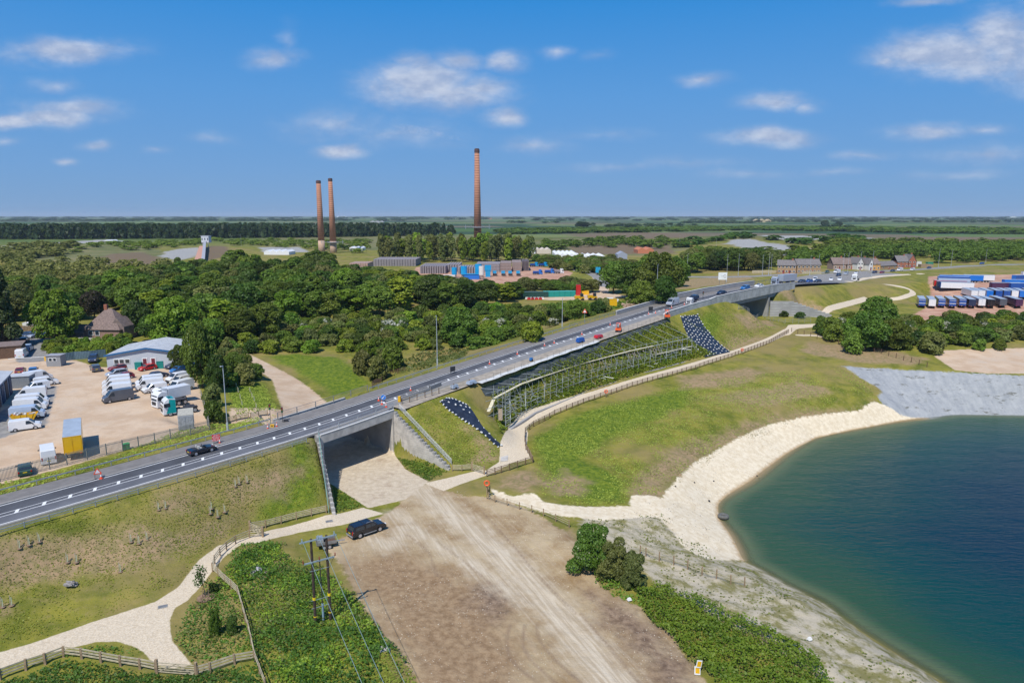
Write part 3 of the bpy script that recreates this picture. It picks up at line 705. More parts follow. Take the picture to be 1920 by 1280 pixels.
# ------------------------------------------------------------------ ground mesh
rows = [26.0]
while rows[-1] < 420: rows.append(rows[-1] + max(.24, rows[-1] * .0042))
while rows[-1] < 42000: rows.append(rows[-1] * 1.028)
rows = np.array(rows)
NCOL = 500
cols = np.linspace(-1.04, 1.04, NCOL)
A, Yg = np.meshgrid(cols, rows)
Xg = A * Yg
Zg = hgt(Xg, Yg)
xf, yf = Xg.ravel(), Yg.ravel()
MS = eval_masks(xf, yf)
hard = np.maximum.reduce([MS[k] for k in ('path', 'slab', 'tarmac', 'yard', 'red')]).reshape(Xg.shape)
rough = np.clip(-hard / 1.0, 0.0, 1.0) * (1 - .93 * np.clip(MS['beach'].reshape(Xg.shape) + .5, 0, 1))
near = np.clip((500 - Yg) / 200, 0, 1)
reld = (.85 * fbm(Xg / 7, Yg / 7, 3, 3) + .35 * fbm(Xg / 1.6, Yg / 1.6, 9, 3)) * near
cl = np.clip(MS['chalk'].reshape(Xg.shape), 0, 3) / 3
bk = np.clip(MS['bank'].reshape(Xg.shape) + 1, 0, 2) / 2
dt = np.clip(MS['dirt'].reshape(Xg.shape) + .3, 0, 1)
reld = reld + cl * (1.6 * fbm(Xg / 4, Yg / 3, 21, 4) + .5 * np.abs(fbm(Xg / .9, Yg / .7, 22, 3))) + bk * .4 * fbm(Xg / 2, Yg / 2, 31, 3)
reld = np.where(dt > .5, .10 * fbm(Xg / 1.2, Yg / 1.2, 5, 4) + .12 * fbm((Xg + Yg * .8) / .7, (Yg - Xg * .8) / 9, 6, 3), reld)
shore_w = np.clip(np.abs(Zg - LAKE_Z) / 1.0, 0.15, 1)
rt = np.full(Xg.shape, 9.0)
sel = (Yg < 440)
dmin = np.full(sel.sum(), 1e9); xs_, ys_ = Xg[sel], Yg[sel]
for a, b2 in zip(RP[:-8:8], RP[8::8]):
 ex, ey = b2 - a; L = ex * ex + ey * ey
 t = np.clip(((xs_ - a[0]) * ex + (ys_ - a[1]) * ey) / L, 0, 1)
 dmin = np.minimum(dmin, np.hypot(xs_ - a[0] - t * ex + ey / math.sqrt(L) * 5, ys_ - a[1] - t * ey - ex / math.sqrt(L) * 5))
rt[sel] = dmin
road_w = np.clip((rt - 8.5) / 4, 0, 1)
Zg = Zg + reld * (rough * .9 + .04) * shore_w * road_w
# the plain carries no relief of its own but a few low spoil heaps
for (px, py, r, h) in ((150, 470, 60, 7), (420, 470, 45, 6), (1480, 455, 130, 9), (1420, 470, 60, 6), (250, 485, 60, 6), (1210, 455, 160, 5)):
 c_ = P(px, py, PLAIN); q = np.hypot(Xg - c_.x, (Yg - c_.y) * .8); Zg = Zg + h * np.exp(-(q / r) ** 2) * (.8 + .6 * fbm(Xg / 30, Yg / 30, 40, 3))
V = np.stack([Xg, Yg, Zg], -1).reshape(-1, 3)
nrw = len(rows)
I = np.arange(nrw * NCOL).reshape(nrw, NCOL)
FQ = np.stack([I[:-1, :-1], I[:-1, 1:], I[1:, 1:], I[1:, :-1]], -1).reshape(-1, 4)
fm = {k: MS[k][FQ].mean(1) for k in ('path', 'beach', 'dirt', 'yard', 'slab', 'chalk', 'red', 'tarmac', 'bank')}
cls = np.zeros(len(FQ), int)
names = ['ground', 'chalk_cliff', 'shore', 'dirt_field', 'yard', 'concrete_slab', 'tarmac', 'path']
for i, k in ((1, 'chalk'), (2, 'beach'), (4, 'yard'), (4, 'red'), (3, 'dirt'), (5, 'slab'), (6, 'tarmac'), (7, 'path')):
 cls[fm[k] > 0] = i
for i, n in enumerate(names):
 f = FQ[cls == i]
 used, inv = np.unique(f.ravel(), return_inverse=True)
 me = mesh_np(n, V[used], inv.reshape(-1, 4), GROUND, {k: v[used] for k, v in MS.items()}, smooth=True)
 tag(obj_mesh(n, me), kind='structure')
# vertical bearing of the rendered ground for things that stand on it
def ground_z(x, y):
 j = np.clip(np.searchsorted(rows, y) - 1, 0, nrw - 2); fy = np.clip((y - rows[j]) / (rows[j + 1] - rows[j]), 0, 1)
 a = np.clip((np.asarray(x) / np.maximum(y, 1) + 1.04) / 2.08 * (NCOL - 1), 0, NCOL - 1.001); i = a.astype(int); fx = a - i
 return (Zg[j, i] * (1 - fx) + Zg[j, i + 1] * fx) * (1 - fy) + (Zg[j + 1, i] * (1 - fx) + Zg[j + 1, i + 1] * fx) * fy
def gz(x, y): return float(ground_z(np.array([x]), np.array([y]))[0])
# ------------------------------------------------------------------ lake
def water_mat():
 m = bpy.data.materials.new('water'); m.use_nodes = True
 T = NT(m.node_tree); T.n.clear()
 o = T.new('ShaderNodeOutputMaterial'); b = T.new('ShaderNodeBsdfPrincipled')
 b.inputs['Roughness'].default_value = .14; b.inputs['IOR'].default_value = 1.33; b.inputs['Specular IOR Level'].default_value = .13
 g = T.new('ShaderNodeNewGeometry'); p = g.outputs['Position']
 s = T.attr('shore')
 nb = T.math('MULTIPLY', T.math('SUBTRACT', T.noise(p, .06, 4, .6), .5), 16)
 sn = T.math('ADD', s, T.math('MULTIPLY', nb, T.ramp(s, 1.0, 12.0)))
 c = T.mix(T.ramp(sn, 0, 5), (.115, .145, .075), (.022, .072, .040))
 c = T.mix(T.ramp(sn, 3, 20), c, (.002, .050, .050)); c = T.mix(T.ramp(sn, 12, 42), c, (.0003, .025, .050))
 T.link(c, b.inputs['Base Color'])
 tr = T.new('ShaderNodeBsdfTransparent'); mx = T.new('ShaderNodeMixShader')
 T.link(T.math('ADD', .25, T.math('MULTIPLY', T.ramp(s, 0, 2.2), .75), clamp=True), mx.inputs[0]); T.link(tr.outputs[0], mx.inputs[1]); T.link(b.outputs[0], mx.inputs[2])
 wv_ = T.noise(T.vmath('MULTIPLY', p, (.55, 1.5, 1)), 1.0, 4, .62); w2 = T.noise(T.vmath('MULTIPLY', p, (.12, .3, 1)), 1.0, 3, .5)
 bp = T.new('ShaderNodeBump'); bp.inputs['Distance'].default_value = .5; bp.inputs['Strength'].default_value = .7
 T.link(T.math('ADD', wv_, T.math('MULTIPLY', w2, 1.2)), bp.inputs['Height']); T.link(bp.outputs[0], b.inputs['Normal'])
 T.link(mx.outputs[0], o.inputs[0]); return m
shore_w_ = [P(a, b, LAKE_Z).xy[:] for a, b in SHORE]
shore_c = [tuple(q) for q in catmull(shore_w_, 2.0)]
lk = shore_c + [(420, 60), (420, 195)]
gx, gy = np.meshgrid(np.arange(20, 330, 1.5), np.arange(40, 190, 1.5))
sd = sdf_poly(gx.ravel(), gy.ravel(), [(q[0], q[1]) for q in lk]).reshape(gx.shape)
Iw = np.arange(gx.size).reshape(gx.shape)
Fw = np.stack([Iw[:-1, :-1], Iw[:-1, 1:], Iw[1:, 1:], Iw[1:, :-1]], -1).reshape(-1, 4)
keep = (sd.ravel()[Fw] > -3.5).any(1)
me = mesh_np('water', np.stack([gx.ravel(), gy.ravel(), np.full(gx.size, LAKE_Z)], -1), Fw[keep], water_mat(), {'shore': sd.ravel()}, smooth=True)
tag(obj_mesh('water', me), kind='structure')
# ================================================================== roads and big structures
M_ASPH = mat('asphalt', (.072, .074, .082), .85, var=.26, scale=.22, bump=.15)
M_ASPH2 = mat('asphalt_worn', (.120, .123, .135), .85, var=.2, scale=.2, bump=.15)
M_ASPH3 = mat('asphalt_pale', (.215, .212, .208), .88, var=.12, scale=.5)
M_FOOT = mat('footway', (.185, .172, .160), .88, var=.12, scale=.7)
M_STRIP = mat('works_strip', (.33, .285, .225), .9, var=.22, scale=.8, bump=.3)
M_KERB = mat('kerb', (.40, .37, .33), .85, var=.1)
M_WHITE = mat('road_paint', (.74, .74, .72), .7, var=.08)
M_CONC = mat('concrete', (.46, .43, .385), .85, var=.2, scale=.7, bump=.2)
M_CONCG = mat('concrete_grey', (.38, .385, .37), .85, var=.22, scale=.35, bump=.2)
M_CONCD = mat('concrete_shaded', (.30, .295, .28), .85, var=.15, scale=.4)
M_GALV = mat('galvanised', (.42, .44, .46), .5, .55, var=.15)
M_GALVD = mat('galvanised_dull', (.24, .24, .235), .6, .35, var=.2)
M_WOOD = mat('fence_wood', (.30, .215, .130), .85, var=.28, scale=2.5)
M_WOODN = mat('fence_wood_pale', (.44, .38, .26), .85, var=.22, scale=2.5)
M_WOODD = mat('fence_wood_dark', (.13, .075, .045), .85, var=.25, scale=2.5)
def strip(name, t0, t1, oa, ob, dz, m, step=1.5, kind='structure', thick=0.0, parent=None):
 ts = np.arange(t0, t1 + step * .5, step); ts[-1] = t1
 fa = oa if callable(oa) else (lambda t: oa); fb = ob if callable(ob) else (lambda t: ob)
 vs = []; fs = []
 n = len(ts)
 for t in ts:
  for o_ in (fa(t), fb(t)):
   q = RO(t, o_, dz); vs.append(q)
   if thick: vs.append(q - Vector((0, 0, thick)))
 k = 4 if thick else 2
 for i in range(n - 1):
  a = i * k
  if thick:
   fs += [(a, a + k, a + k + 2, a + 2), (a + 1, a + 3, a + k + 3, a + k + 1), (a, a + 1, a + k + 1, a + k), (a + 2, a + k + 2, a + k + 3, a + 3)]
  else: fs.append((a, a + k, a + k + 1, a + 1))
 if thick: fs += [(0, 2, 3, 1), (k * (n - 1), k * (n - 1) + 1, k * (n - 1) + 3, k * (n - 1) + 2)]
 b = MB(); b.add(vs, fs); o = b.build(name, m, parent)
 if kind: tag(o, kind=kind)
 return o
strip('road', -60, 318, 3.0, 6.95, 0, M_ASPH)
strip('road', -60, 61, -.55, 3.0, 0, M_ASPH2); strip('road', 61, 175, -.4, 3.0, 0, M_ASPH3); strip('road', 175, 318, -.6, 3.0, 0, M_ASPH2)
strip('kerb', -60, 250, 6.95, 7.15, .12, M_KERB, thick=.3)
strip('footway', -60, 250, 7.15, 10.5, .11, M_FOOT, thick=.25)
strip('kerb', -60, 61.2, -.75, -.55, .12, M_KERB, thick=.3); strip('works_strip', 61.5, 166, lambda t: -3.6 if t < 100 else -4.6, -.4, .02, M_STRIP)
strip('footway', 166, 262, -2.4, -.6, .12, M_FOOT, thick=.4)
mk = MB()
def line(t0, t1, o_, w=.16, step=2.0):
 ts = np.arange(t0, t1 + .1, step)
 for a, b in zip(ts[:-1], ts[1:]):
  mk.quad(RO(a, o_ - w / 2, .006), RO(a, o_ + w / 2, .006), RO(b, o_ + w / 2, .006), RO(b, o_ - w / 2, .006))
line(-60, 316, 6.55, .17); line(-60, 60, 0, .17); line(-60, 178, 2.55, .12); line(-60, 178, 3.55, .12); line(180, 316, 3.0, .15)
for t in np.arange(-58, 178, 3.0):
 mk.quad(RO(t, 2.45, .010), RO(t + .42, 2.45, .010), RO(t + .95, 3.65, .010), RO(t + .53, 3.65, .010))
tag(mk.build('road_marking', M_WHITE), kind='structure')
def rail_run(name, label, cat, ts, off, dz, rails, post_h, m, post_w=.11, group=None, base=None, off2=None, rail_w=.12, post_mat=None, rail_h=None):
 """posts every station and rails between, each a part"""
 o0 = RO(ts[0], off, 0)
 th = thing(name, label, cat, tuple(o0), group=group)
 pm = MB().box((0, 0, post_h / 2), (post_w, post_w, post_h)).build('post', post_mat or m, th)
 pm_me = pm.data
 first = True
 P_ = []
 for t in ts:
  q = RO(t, off, dz) - o0
  if first: pm.location = q; first = False
  else:
   c = bpy.data.objects.new('post', pm_me); link(c, th); c.location = q
  P_.append(q)
 for h, rw, rh in rails:
  b = MB()
  for a, c in zip(P_[:-1], P_[1:]):
   b.beam(a + Vector((0, 0, h)), c + Vector((0, 0, h)), rw, rh)
  b.build('rail', m, th)
 return th
rail_run('crash_barrier', 'long grey steel crash barrier on grass verge between road and vehicle yard', 'crash barrier', np.arange(-58, 44, 2.4), 11.15, .0, [(.62, .10, .16)], .68, M_GALV)
rail_run('crash_barrier', 'grey steel crash barrier along far side of road behind the works', 'crash barrier', np.arange(66, 142, 2.4), 11.4, .0, [(.62, .10, .16)], .68, M_GALV)
rail_run('crash_barrier', 'near side steel crash barrier above the grass embankment left of underpass', 'crash barrier', np.arange(-58, 43, 2.6), -2.9, -.1, [(.60, .10, .14), (.30, .05, .08)], .72, M_GALV)
rail_run('road_parapet', 'galvanised post and rail parapet on near edge above underpass mouth', 'parapet', np.linspace(43.6, 60.2, 5), -2.15, .15, [(1.22, .1, .07), (.75, .07, .05), (.35, .07, .05)], 1.25, M_GALV, .14)
rail_run('road_parapet', 'dull metal parapet on far edge of road beside the pale track', 'parapet', np.linspace(44.5, 65.5, 6), 11.4, .1, [(1.22, .08, .06), (.80, .06, .04), (.42, .06, .04)], 1.25, M_GALVD, .14)
rail_run('road_parapet', 'double rail metal barrier joining the far concrete wall', 'parapet', np.arange(136, 162.5, 2.6), 11.2, .1, [(1.0, .08, .08), (.55, .08, .08)], 1.05, M_GALVD, .12)
rail_run('road_parapet', 'dark metal rails beyond the end of far concrete wall', 'parapet', np.arange(257, 285, 3.0), 10.9, .1, [(1.3, .08, .08), (.8, .08, .08)], 1.35, M_GALVD, .12)
for (t0, t1, o_) in ((70, 135, 13.6),):
 rail_run('highway_fence', 'thin post and wire fence behind far crash barrier by the bushes', 'fence', np.arange(t0, t1, 2.6), o_, -1.0, [(1.1, .03, .03), (.75, .02, .02), (.4, .02, .02)], 1.2, M_GALVD, .07)
# ---- underpass
up = thing('underpass', 'pale concrete box underpass carrying the road over the quarry track', 'underpass', tuple(UPL.xy) + (0,))
def upart(b, name, m):
 o = b.build(name, m, up)
 o.matrix_parent_inverse = Matrix.Translation(-Vector((UPL.x, UPL.y, 0))); return o
dirU = (UPR - UPL); dirU.z = 0; dirU.normalize(); backU = Vector((-dirU.y, dirU.x, 0))
# deck slab (below the road surface)
ts = np.linspace(T0 - .2, T1 + .2, 12)
b = MB(); vs = []; fs = []
for t in ts:
 for o_, dz in ((NEAR_OFF + .05, -.18), (FAR_OFF, -.18), (FAR_OFF, -1.3), (NEAR_OFF + .05, -1.3)):
  vs.append(RO(t, o_, dz))
for i in range(len(ts) - 1):
 a = i * 4
 for k in range(4): fs.append((a + k, a + (k + 1) % 4, a + 4 + (k + 1) % 4, a + 4 + k))
fs += [(0, 3, 2, 1), (4 * 11, 4 * 11 + 1, 4 * 11 + 2, 4 * 11 + 3)]
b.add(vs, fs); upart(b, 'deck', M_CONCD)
b = MB()
for a, c in zip(ts[:-1], ts[1:]):
 b.beam(RO(a, NEAR_OFF - .2, -.62), RO(c, NEAR_OFF - .2, -.62), .45, 1.5)
upart(b, 'edge_beam', M_CONC)
b = MB()
for a, c in zip(ts[:-1], ts[1:]):
 b.beam(RO(a, NEAR_OFF - .2, .17), RO(c, NEAR_OFF - .2, .17), .55, .08)
upart(b, 'coping', mat('concrete_light', (.62, .60, .56), .8, var=.06))
b = MB()
for a, c in zip(ts[:-1], ts[1:]): b.beam(RO(a, FAR_OFF, -.6), RO(c, FAR_OFF, -.6), .45, 1.5)
upart(b, 'edge_beam', M_CONC)
for t, sgn in ((T0, -1), (T1, 1)):
 b = MB(); n0 = RO(t, NEAR_OFF - .15); f0 = RO(t, FAR_OFF + .3)
 s = dirU * sgn * .3
 zt = float(zr(t)) - 1.2
 vs = [(n0.x - s.x, n0.y - s.y, -.5), (n0.x + 2 * s.x, n0.y + 2 * s.y, -.5), (f0.x + 2 * s.x, f0.y + 2 * s.y, -.5), (f0.x - s.x, f0.y - s.y, -.5)]
 vs += [(q[0], q[1], zt) for q in vs]
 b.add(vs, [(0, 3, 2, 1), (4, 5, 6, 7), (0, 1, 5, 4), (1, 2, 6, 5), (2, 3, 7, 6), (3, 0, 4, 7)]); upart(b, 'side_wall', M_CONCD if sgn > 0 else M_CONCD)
 b = MB().beam(Vector((n0.x, n0.y, -.2)), Vector((n0.x, n0.y, zt + .1)), .55, .62, up=(dirU.x, dirU.y, 0)); upart(b, 'jamb', M_CONC)
# wing walls of coursed blocks with a stepped top
def wing(a, b_, zt0, zt1, label):
 a = Vector((a.x, a.y, 0)); b_ = Vector((b_.x, b_.y, 0))
 w = thing('wing_wall', label, 'retaining wall', tuple(a)); L = (b_ - a).length; d = (b_ - a).normalized(); n = Vector((-d.y, d.x, 0))
 ch = .42; k = 0; z = -.3
 while z < zt0:
  f = 1.0 if z + ch <= zt1 else (zt0 - z - ch) / (zt0 - zt1)
  ln = max(.7, L * min(1, max(0, f)) + .35)
  p0 = Vector((0, 0, z + ch / 2)); p1 = d * ln + Vector((0, 0, z + ch / 2))
  MB().beam(p0 - n * (.012 * (k % 2)), p1 - n * (.012 * (k % 2)), .5, ch - .025).build('block_course', M_CONC, w)
  if f < 1: MB().box(p1 + Vector((0, 0, .02)), (.5, .55, ch + .06), math.atan2(d.y, d.x)).build('end_block', M_CONCD, w)
  z += ch; k += 1
 return w
wing(UPR + dirU * .35 + Vector((0, 0, 0)), WRE, float(zr(T1)) - .3, .7, 'large pale triangular block wing wall right of the underpass mouth')
wing(UPL - dirU * .45, WLE, float(zr(T0)) - .3, .6, 'thin stepped block wing wall left of the underpass mouth')
# sloping handrails above the wing walls
def slope_rail(a, b_, label, m, hs=(.3, .6, .9, 1.15), n=9, rad=.035):
 a = Vector(a); b_ = Vector(b_)
 th = thing('handrail', label, 'handrail', tuple(a))
 for k in range(n):
  p = (b_ - a) * (k / (n - 1)); MB().cyl(p, p + Vector((0, 0, 1.2)), .04, n=6).build('post', m, th)
 for h in hs: MB().cyl(Vector((0, 0, h)), (b_ - a) + Vector((0, 0, h)), rad, n=6).build('rail', m, th)
 return th
slope_rail(RO(T1 + 1.2, -2.6, .0), WRE + nrt * .9 + Vector((0, 0, .5)), 'galvanised four rail handrail sloping down beside the pale wing wall', M_GALV)
slope_rail(RO(T0 - .9, -3.0, -.2), WLE + nl * .7 + Vector((0, 0, .2)), 'green tinted handrail sloping down the left wing wall', mat('rail_green', (.22, .38, .33), .5, .3))
# ---- railway bridge with concrete walls
def wall_run(name, label, ts, offs, tops, lows, m, panel=2.0, thick=.45):
 o0 = RO(ts[0], offs[0]); th = thing(name, label, 'parapet wall', tuple(o0)); o0 = Vector(o0)
 T_ = np.arange(ts[0], ts[-1], panel)
 for i, t in enumerate(T_):
  t2 = min(t + panel - .05, ts[-1])
  oa, ob = interp(t, ts, offs), interp(t2, ts, offs)
  za, zb = interp(t, ts, tops), interp(t2, ts, tops); la, lb = interp(t, ts, lows), interp(t2, ts, lows)
  b = MB(); vs = []
  for tt, o_, zt, zl in ((t, oa, za, la), (t2, ob, zb, lb)):
   for oo, z in ((o_ - thick / 2, zl), (o_ + thick / 2, zl), (o_ + thick / 2, zt), (o_ - thick / 2, zt)): vs.append(RO(tt, oo, z) - o0)
  b.add(vs, [(0, 1, 2, 3), (7, 6, 5, 4), (0, 4, 5, 1), (1, 5, 6, 2), (2, 6, 7, 3), (3, 7, 4, 0)]); b.build('panel', m, th)
 b = MB(); T2 = np.append(np.arange(ts[0], ts[-1], 2.0), ts[-1])
 for a, c in zip(T2[:-1], T2[1:]):
  b.beam(RO(a, interp(a, ts, offs), interp(a, ts, tops) + .05) - o0, RO(c, interp(c, ts, offs), interp(c, ts, tops) + .05) - o0, thick + .12, .1)
 b.build('coping', mat('coping', (.55, .54, .51), .8, var=.08), th)
 return th
M_CONCP = mat('concrete_parapet', (.335, .325, .32), .85, var=.10, scale=.3)
wall_run('bridge_parapet', 'grey panelled concrete wall on near side of the railway bridge', [164, 167, 196, 200, 236, 250, 262], [-3.4, -3.0, -2.8, -2.8, -2.8, -2.8, -3.2], [.9, 1.25, 1.3, 1.75, 1.7, 1.6, 1.4], [-1.2, -1.3, -1.4, -1.6, -1.6, -1.4, -1.0], M_CONCG)
wall_run('bridge_parapet', 'grey concrete wall on far side of the railway bridge', [161, 185, 190, 220, 224, 256], [11.1, 11, 11, 11, 11, 10.9], [1.1, 1.2, 1.75, 1.8, 1.6, 1.6], [-.6] * 6, M_CONCP)
br = thing('railway_bridge', 'concrete road bridge deck and abutments over the railway gap', 'bridge', tuple(RO(206, 0).xy) + (6,))
bo = Vector(br.location)
def bpart(b, name, m): o = b.build(name, m, br); o.matrix_parent_inverse = Matrix.Translation(-bo); return o
b = MB(); ts = np.linspace(203, 248, 14); vs = []; fs = []
for t in ts:
 for o_, dz in ((-2.4, -.2), (11.6, -.2), (11.6, -2.4), (-2.4, -2.4)): vs.append(RO(t, o_, dz))
for i in range(13):
 a = i * 4
 for k in range(4): fs.append((a + k, a + (k + 1) % 4, a + 4 + (k + 1) % 4, a + 4 + k))
fs += [(0, 3, 2, 1), (52, 53, 54, 55)]
b.add(vs, fs); bpart(b, 'deck', M_CONCD)
b = MB()
for k in range(6):
 o_ = -1.8 + k * 2.6
 for a, c in zip(ts[:-1], ts[1:]): b.beam(RO(a, o_, -2.7), RO(c, o_, -2.7), .8, .7)
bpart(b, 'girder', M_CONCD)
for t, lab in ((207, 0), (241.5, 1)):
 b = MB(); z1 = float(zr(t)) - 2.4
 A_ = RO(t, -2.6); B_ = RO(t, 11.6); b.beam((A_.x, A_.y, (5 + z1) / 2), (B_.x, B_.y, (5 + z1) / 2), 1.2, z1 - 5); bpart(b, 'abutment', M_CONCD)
C0 = RO(242, -2.9); ww = thing('retaining_wall', 'grey stepped retaining wall below the grassy bank beyond the bridge', 'retaining wall', (C0.x, C0.y, 5.5))
z = 0; k = 0
while z < 6.2:
 ln = 23 - max(0, (z - 1.2)) * 3.0
 MB().beam((0, 0, z + .25), (ln, -.5 - .04 * ln, z + .25), .5, .475).build('block_course', M_CONCG if k % 2 else M_CONCP, ww); z += .5; k += 1
# ---- lamp columns
M_LAMP = mat('lamp_column', (.50, .53, .55), .5, .4)
def lamp(px, py, h, arm=1, label='', group='street lamps along the bypass', z=None, road=False):
 q = PR(px, py) if road else HIT(px, py)
 th = thing('street_lamp', label, 'street lamp', tuple(q), group=group)
 MB().cyl((0, 0, -1.0), (0, 0, h), .11, .06, 8).build('column', M_LAMP, th)
 MB().box((0, 0, .6), (.3, .3, 1.5)).build('base_box', M_LAMP, th)
 MB().beam((0, 0, h), (.0, -.9 * arm, h + .12), .22, .1).build('lantern', mat('lantern', (.55, .57, .58), .4), th)
 return th
def lamp_h(px, yb, yt, road=True):
 q = PR(px, yb) if road else HIT(px, yb)
 a = PITCH + math.atan((yt - 640) / F_PX); return CAM_H - q.y * math.tan(a) - q.z
LAMPS = [
 (427, 806, 686, 'tall lamp column with blue sign plate beside the vehicle yard fence', True), (820, 684, 592, 'lamp column between crash barrier and hawthorn scrub, mid road', True), (1054, 611, 559, 'lamp column standing in front of the white blossom bush', True),
 (1231, 562, 496, 'lamp column rising behind the far concrete wall', True), (1288, 518, 476, 'lamp column beside the link road in front of dark wood', False), (1362, 529, 478, 'lamp column next to the white roundabout direction sign', False),
 (1384, 516, 476, 'lamp column by the link road right of the direction sign', False), (1429, 516, 478, 'lamp column left of a close pair near the brick terrace', False), (1441, 516, 474, 'left lamp column of a close pair near the brick terrace', False),
 (1445, 518, 477, 'right lamp column of a close pair near the brick terrace', False), (1518, 516, 480, 'lamp column in front of the brick terrace gable', False), (1534, 512, 478, 'lamp column in front of the right brick terrace', False),
 (1580, 515, 476, 'lamp column left of the white lorry cab on the roundabout', False), (1589, 513, 474, 'lamp column just right of the one left of the lorry cab', False), (1612, 511, 472, 'lamp column in front of the white gabled house', False),
 (1634, 520, 470, 'tallest lamp column at start of the cream path by the houses', False), (1759, 502, 466, 'lamp column on the road left of the trailers', False), (1783, 499, 468, 'lamp column on the road above the long blue trailers', False),
 (1848, 492, 466, 'lamp column with white camera head on the road by the hedge', False), (1274, 466, 440, 'distant lamp column above the round tree group', False), (1342, 476, 445, 'distant lamp column before the grey chalk heap', False),
 (453, 467, 434, 'distant lamp column above the wood near the conveyor house', False), (437, 566, 527, 'lamp column standing among dark trees left of centre', False), (1176, 560, 520, 'short lamp column hidden in the tree clump', False),
 (1824 - 537, 0, 0, '', False)]
for px, yb, yt, lab, rd in LAMPS:
 if not lab: continue
 h = min(15.0, max(7, lamp_h(px, yb, yt, rd)))
 lamp(px, yb, h, label=lab, road=rd)
# ================================================================== vegetation
def leaf_quads(C, N, size, g, asp=1.3):
 """C (n,3) centres, N (n,3) normals -> quads lying across the normals"""
 n = len(C)
 r = g.normal(size=(n, 3)); t = np.cross(N, r); t /= np.linalg.norm(t, axis=1)[:, None] + 1e-9
 b = np.cross(N, t)
 s = np.asarray(size).reshape(-1, 1) * .5
 bend = N * s * g.uniform(-.35, .35, (n, 1))
 V = np.stack([C - t * s * asp + bend, C - b * s - bend, C + t * s * asp + bend, C + b * s - bend], 1).reshape(-1, 3)
 F = np.arange(4 * n).reshape(n, 4)
 return V, F
def crown(seed, Rr, H, z0, kind='round', n=3600, size=.5, lobes=16, flower=0.0):
 g = np.random.default_rng(seed); C = []; rad = []
 for i in range(lobes):
  a = g.uniform(0, 6.283); f = (i + .5) / lobes
  if kind == 'round': env = math.sin(math.pi * (.16 + .74 * f)) ** .7; k = g.uniform(.35, .72)
  elif kind == 'cone': env = (1 - f) ** .8 * .95 + .12; k = g.uniform(.3, .7)
  elif kind == 'column': env = .55 + .45 * math.sin(math.pi * f); k = g.uniform(.2, .6)
  else: env = 1 - .35 * f; k = g.uniform(.2, .75)
  a = i * 2.4 + g.uniform(-.5, .5)
  r = (.46 if kind == 'round' else .42 if kind == 'bush' else .40) * (15 / max(15, lobes)) ** .42 * Rr * g.uniform(.75, 1.2) * (env * .6 + .4)
  C.append((math.cos(a) * Rr * env * k, math.sin(a) * Rr * env * k, z0 + (H - z0) * (f * .88 + .02))); rad.append(r)
 C = np.array(C); rad = np.array(rad)
 w = rad ** 2; w /= w.sum(); li = g.choice(lobes, size=n * 2, p=w)
 d = g.normal(size=(n * 2, 3)); d /= np.linalg.norm(d, axis=1)[:, None]
 d[:, 2] = np.where(d[:, 2] < -.35, -d[:, 2], d[:, 2])
 sc = np.array([1, 1, .8 if kind in ('round', 'bush') else 1.15])
 p = C[li] + d * sc * (rad[li] * g.uniform(.72, 1.12, n * 2))[:, None]
 ins = np.zeros(n * 2, int)
 for j in range(lobes): ins += (np.linalg.norm((p - C[j]) / sc, axis=1) < rad[j] * .80)
 ok = (ins == 0) & (p[:, 2] > z0 * .5 if kind != 'bush' else p[:, 2] > .05)
 p = p[ok][:n]; d = d[ok][:n]; li = li[ok][:n]
 N = d * .75 + g.normal(size=d.shape) * .55 + np.array([0, 0, .25]); N /= np.linalg.norm(N, axis=1)[:, None]
 sz = size * g.uniform(.6, 1.35, len(p))
 V, F = leaf_quads(p, N, sz, g)
 lt = g.uniform(0, 1, lobes)
 tint = np.clip(.55 * lt[li] + .45 * g.uniform(0, 1, len(p)), 0, 1)
 fl = np.zeros(len(p))
 if flower:
  lobef = g.uniform(0, 1, lobes) < .6
  fl = ((g.uniform(0, 1, len(p)) < flower) & lobef[li] & (d[:, 2] > -.1)).astype(float)
 return V, F, np.repeat(tint, 4), np.repeat(fl, 4)
def trunk_mb(h, r, seed=0, limbs=5, spread=2.4):
 g = random.Random(seed); b = MB()
 b.cyl((0, 0, -.4), (0, 0, h * .45), r, r * .72, 7); b.cyl((0, 0, h * .45), (g.uniform(-.3, .3), g.uniform(-.3, .3), h * .85), r * .72, r * .2, 6)
 for k in range(limbs):
  a = k * 2.4 + g.uniform(-.4, .4); z = h * g.uniform(.3, .6)
  b.cyl((0, 0, z), (math.cos(a) * spread, math.sin(a) * spread, z + h * .28), r * .42, r * .1, 5)
 return b
def crown_mesh(name, m, *a, **k):
 V, F, t, f = crown(*a, **k)
 return mesh_np(name, V, F, m, {'tint': t, 'flower': f})
PROTO = {}
def proto(key, cm, tb, tname='trunk'):
 b = tb; me = bpy.data.meshes.new(tname); me.from_pydata([tuple(v) for v in b.v], [], b.f); me.materials.append(BARK)
 PROTO[key] = (cm, me)
for i in range(5): proto('round%d' % i, crown_mesh('crown', L_MID, 100 + i, 5.6, 11.5, 2.2, 'round', 4800, .52, 26 + 3 * i), trunk_mb(10, .34, i))
for i in range(2): proto('lush%d' % i, crown_mesh('crown', L_MID, 150 + i, 6.0, 11.5, 1.2, 'round', 8200, .41, 44), trunk_mb(10, .34, i + 7))
for i in range(3): proto('tall%d' % i, crown_mesh('crown', L_MID, 120 + i, 3.9, 14, 1.5, 'column', 3600, .55, 20), trunk_mb(13, .28, 20 + i, 6, 1.6))
for i in range(2): proto('airy%d' % i, crown_mesh('crown', L_OLIVE, 130 + i, 4.4, 15, 2.0, 'column', 1900, .62, 18), trunk_mb(14, .26, 30 + i, 7, 1.8))
proto('conif0', crown_mesh('crown', L_CONIF, 140, 4.4, 16, 1.0, 'cone', 5200, .5, 26), trunk_mb(14, .35, 40))
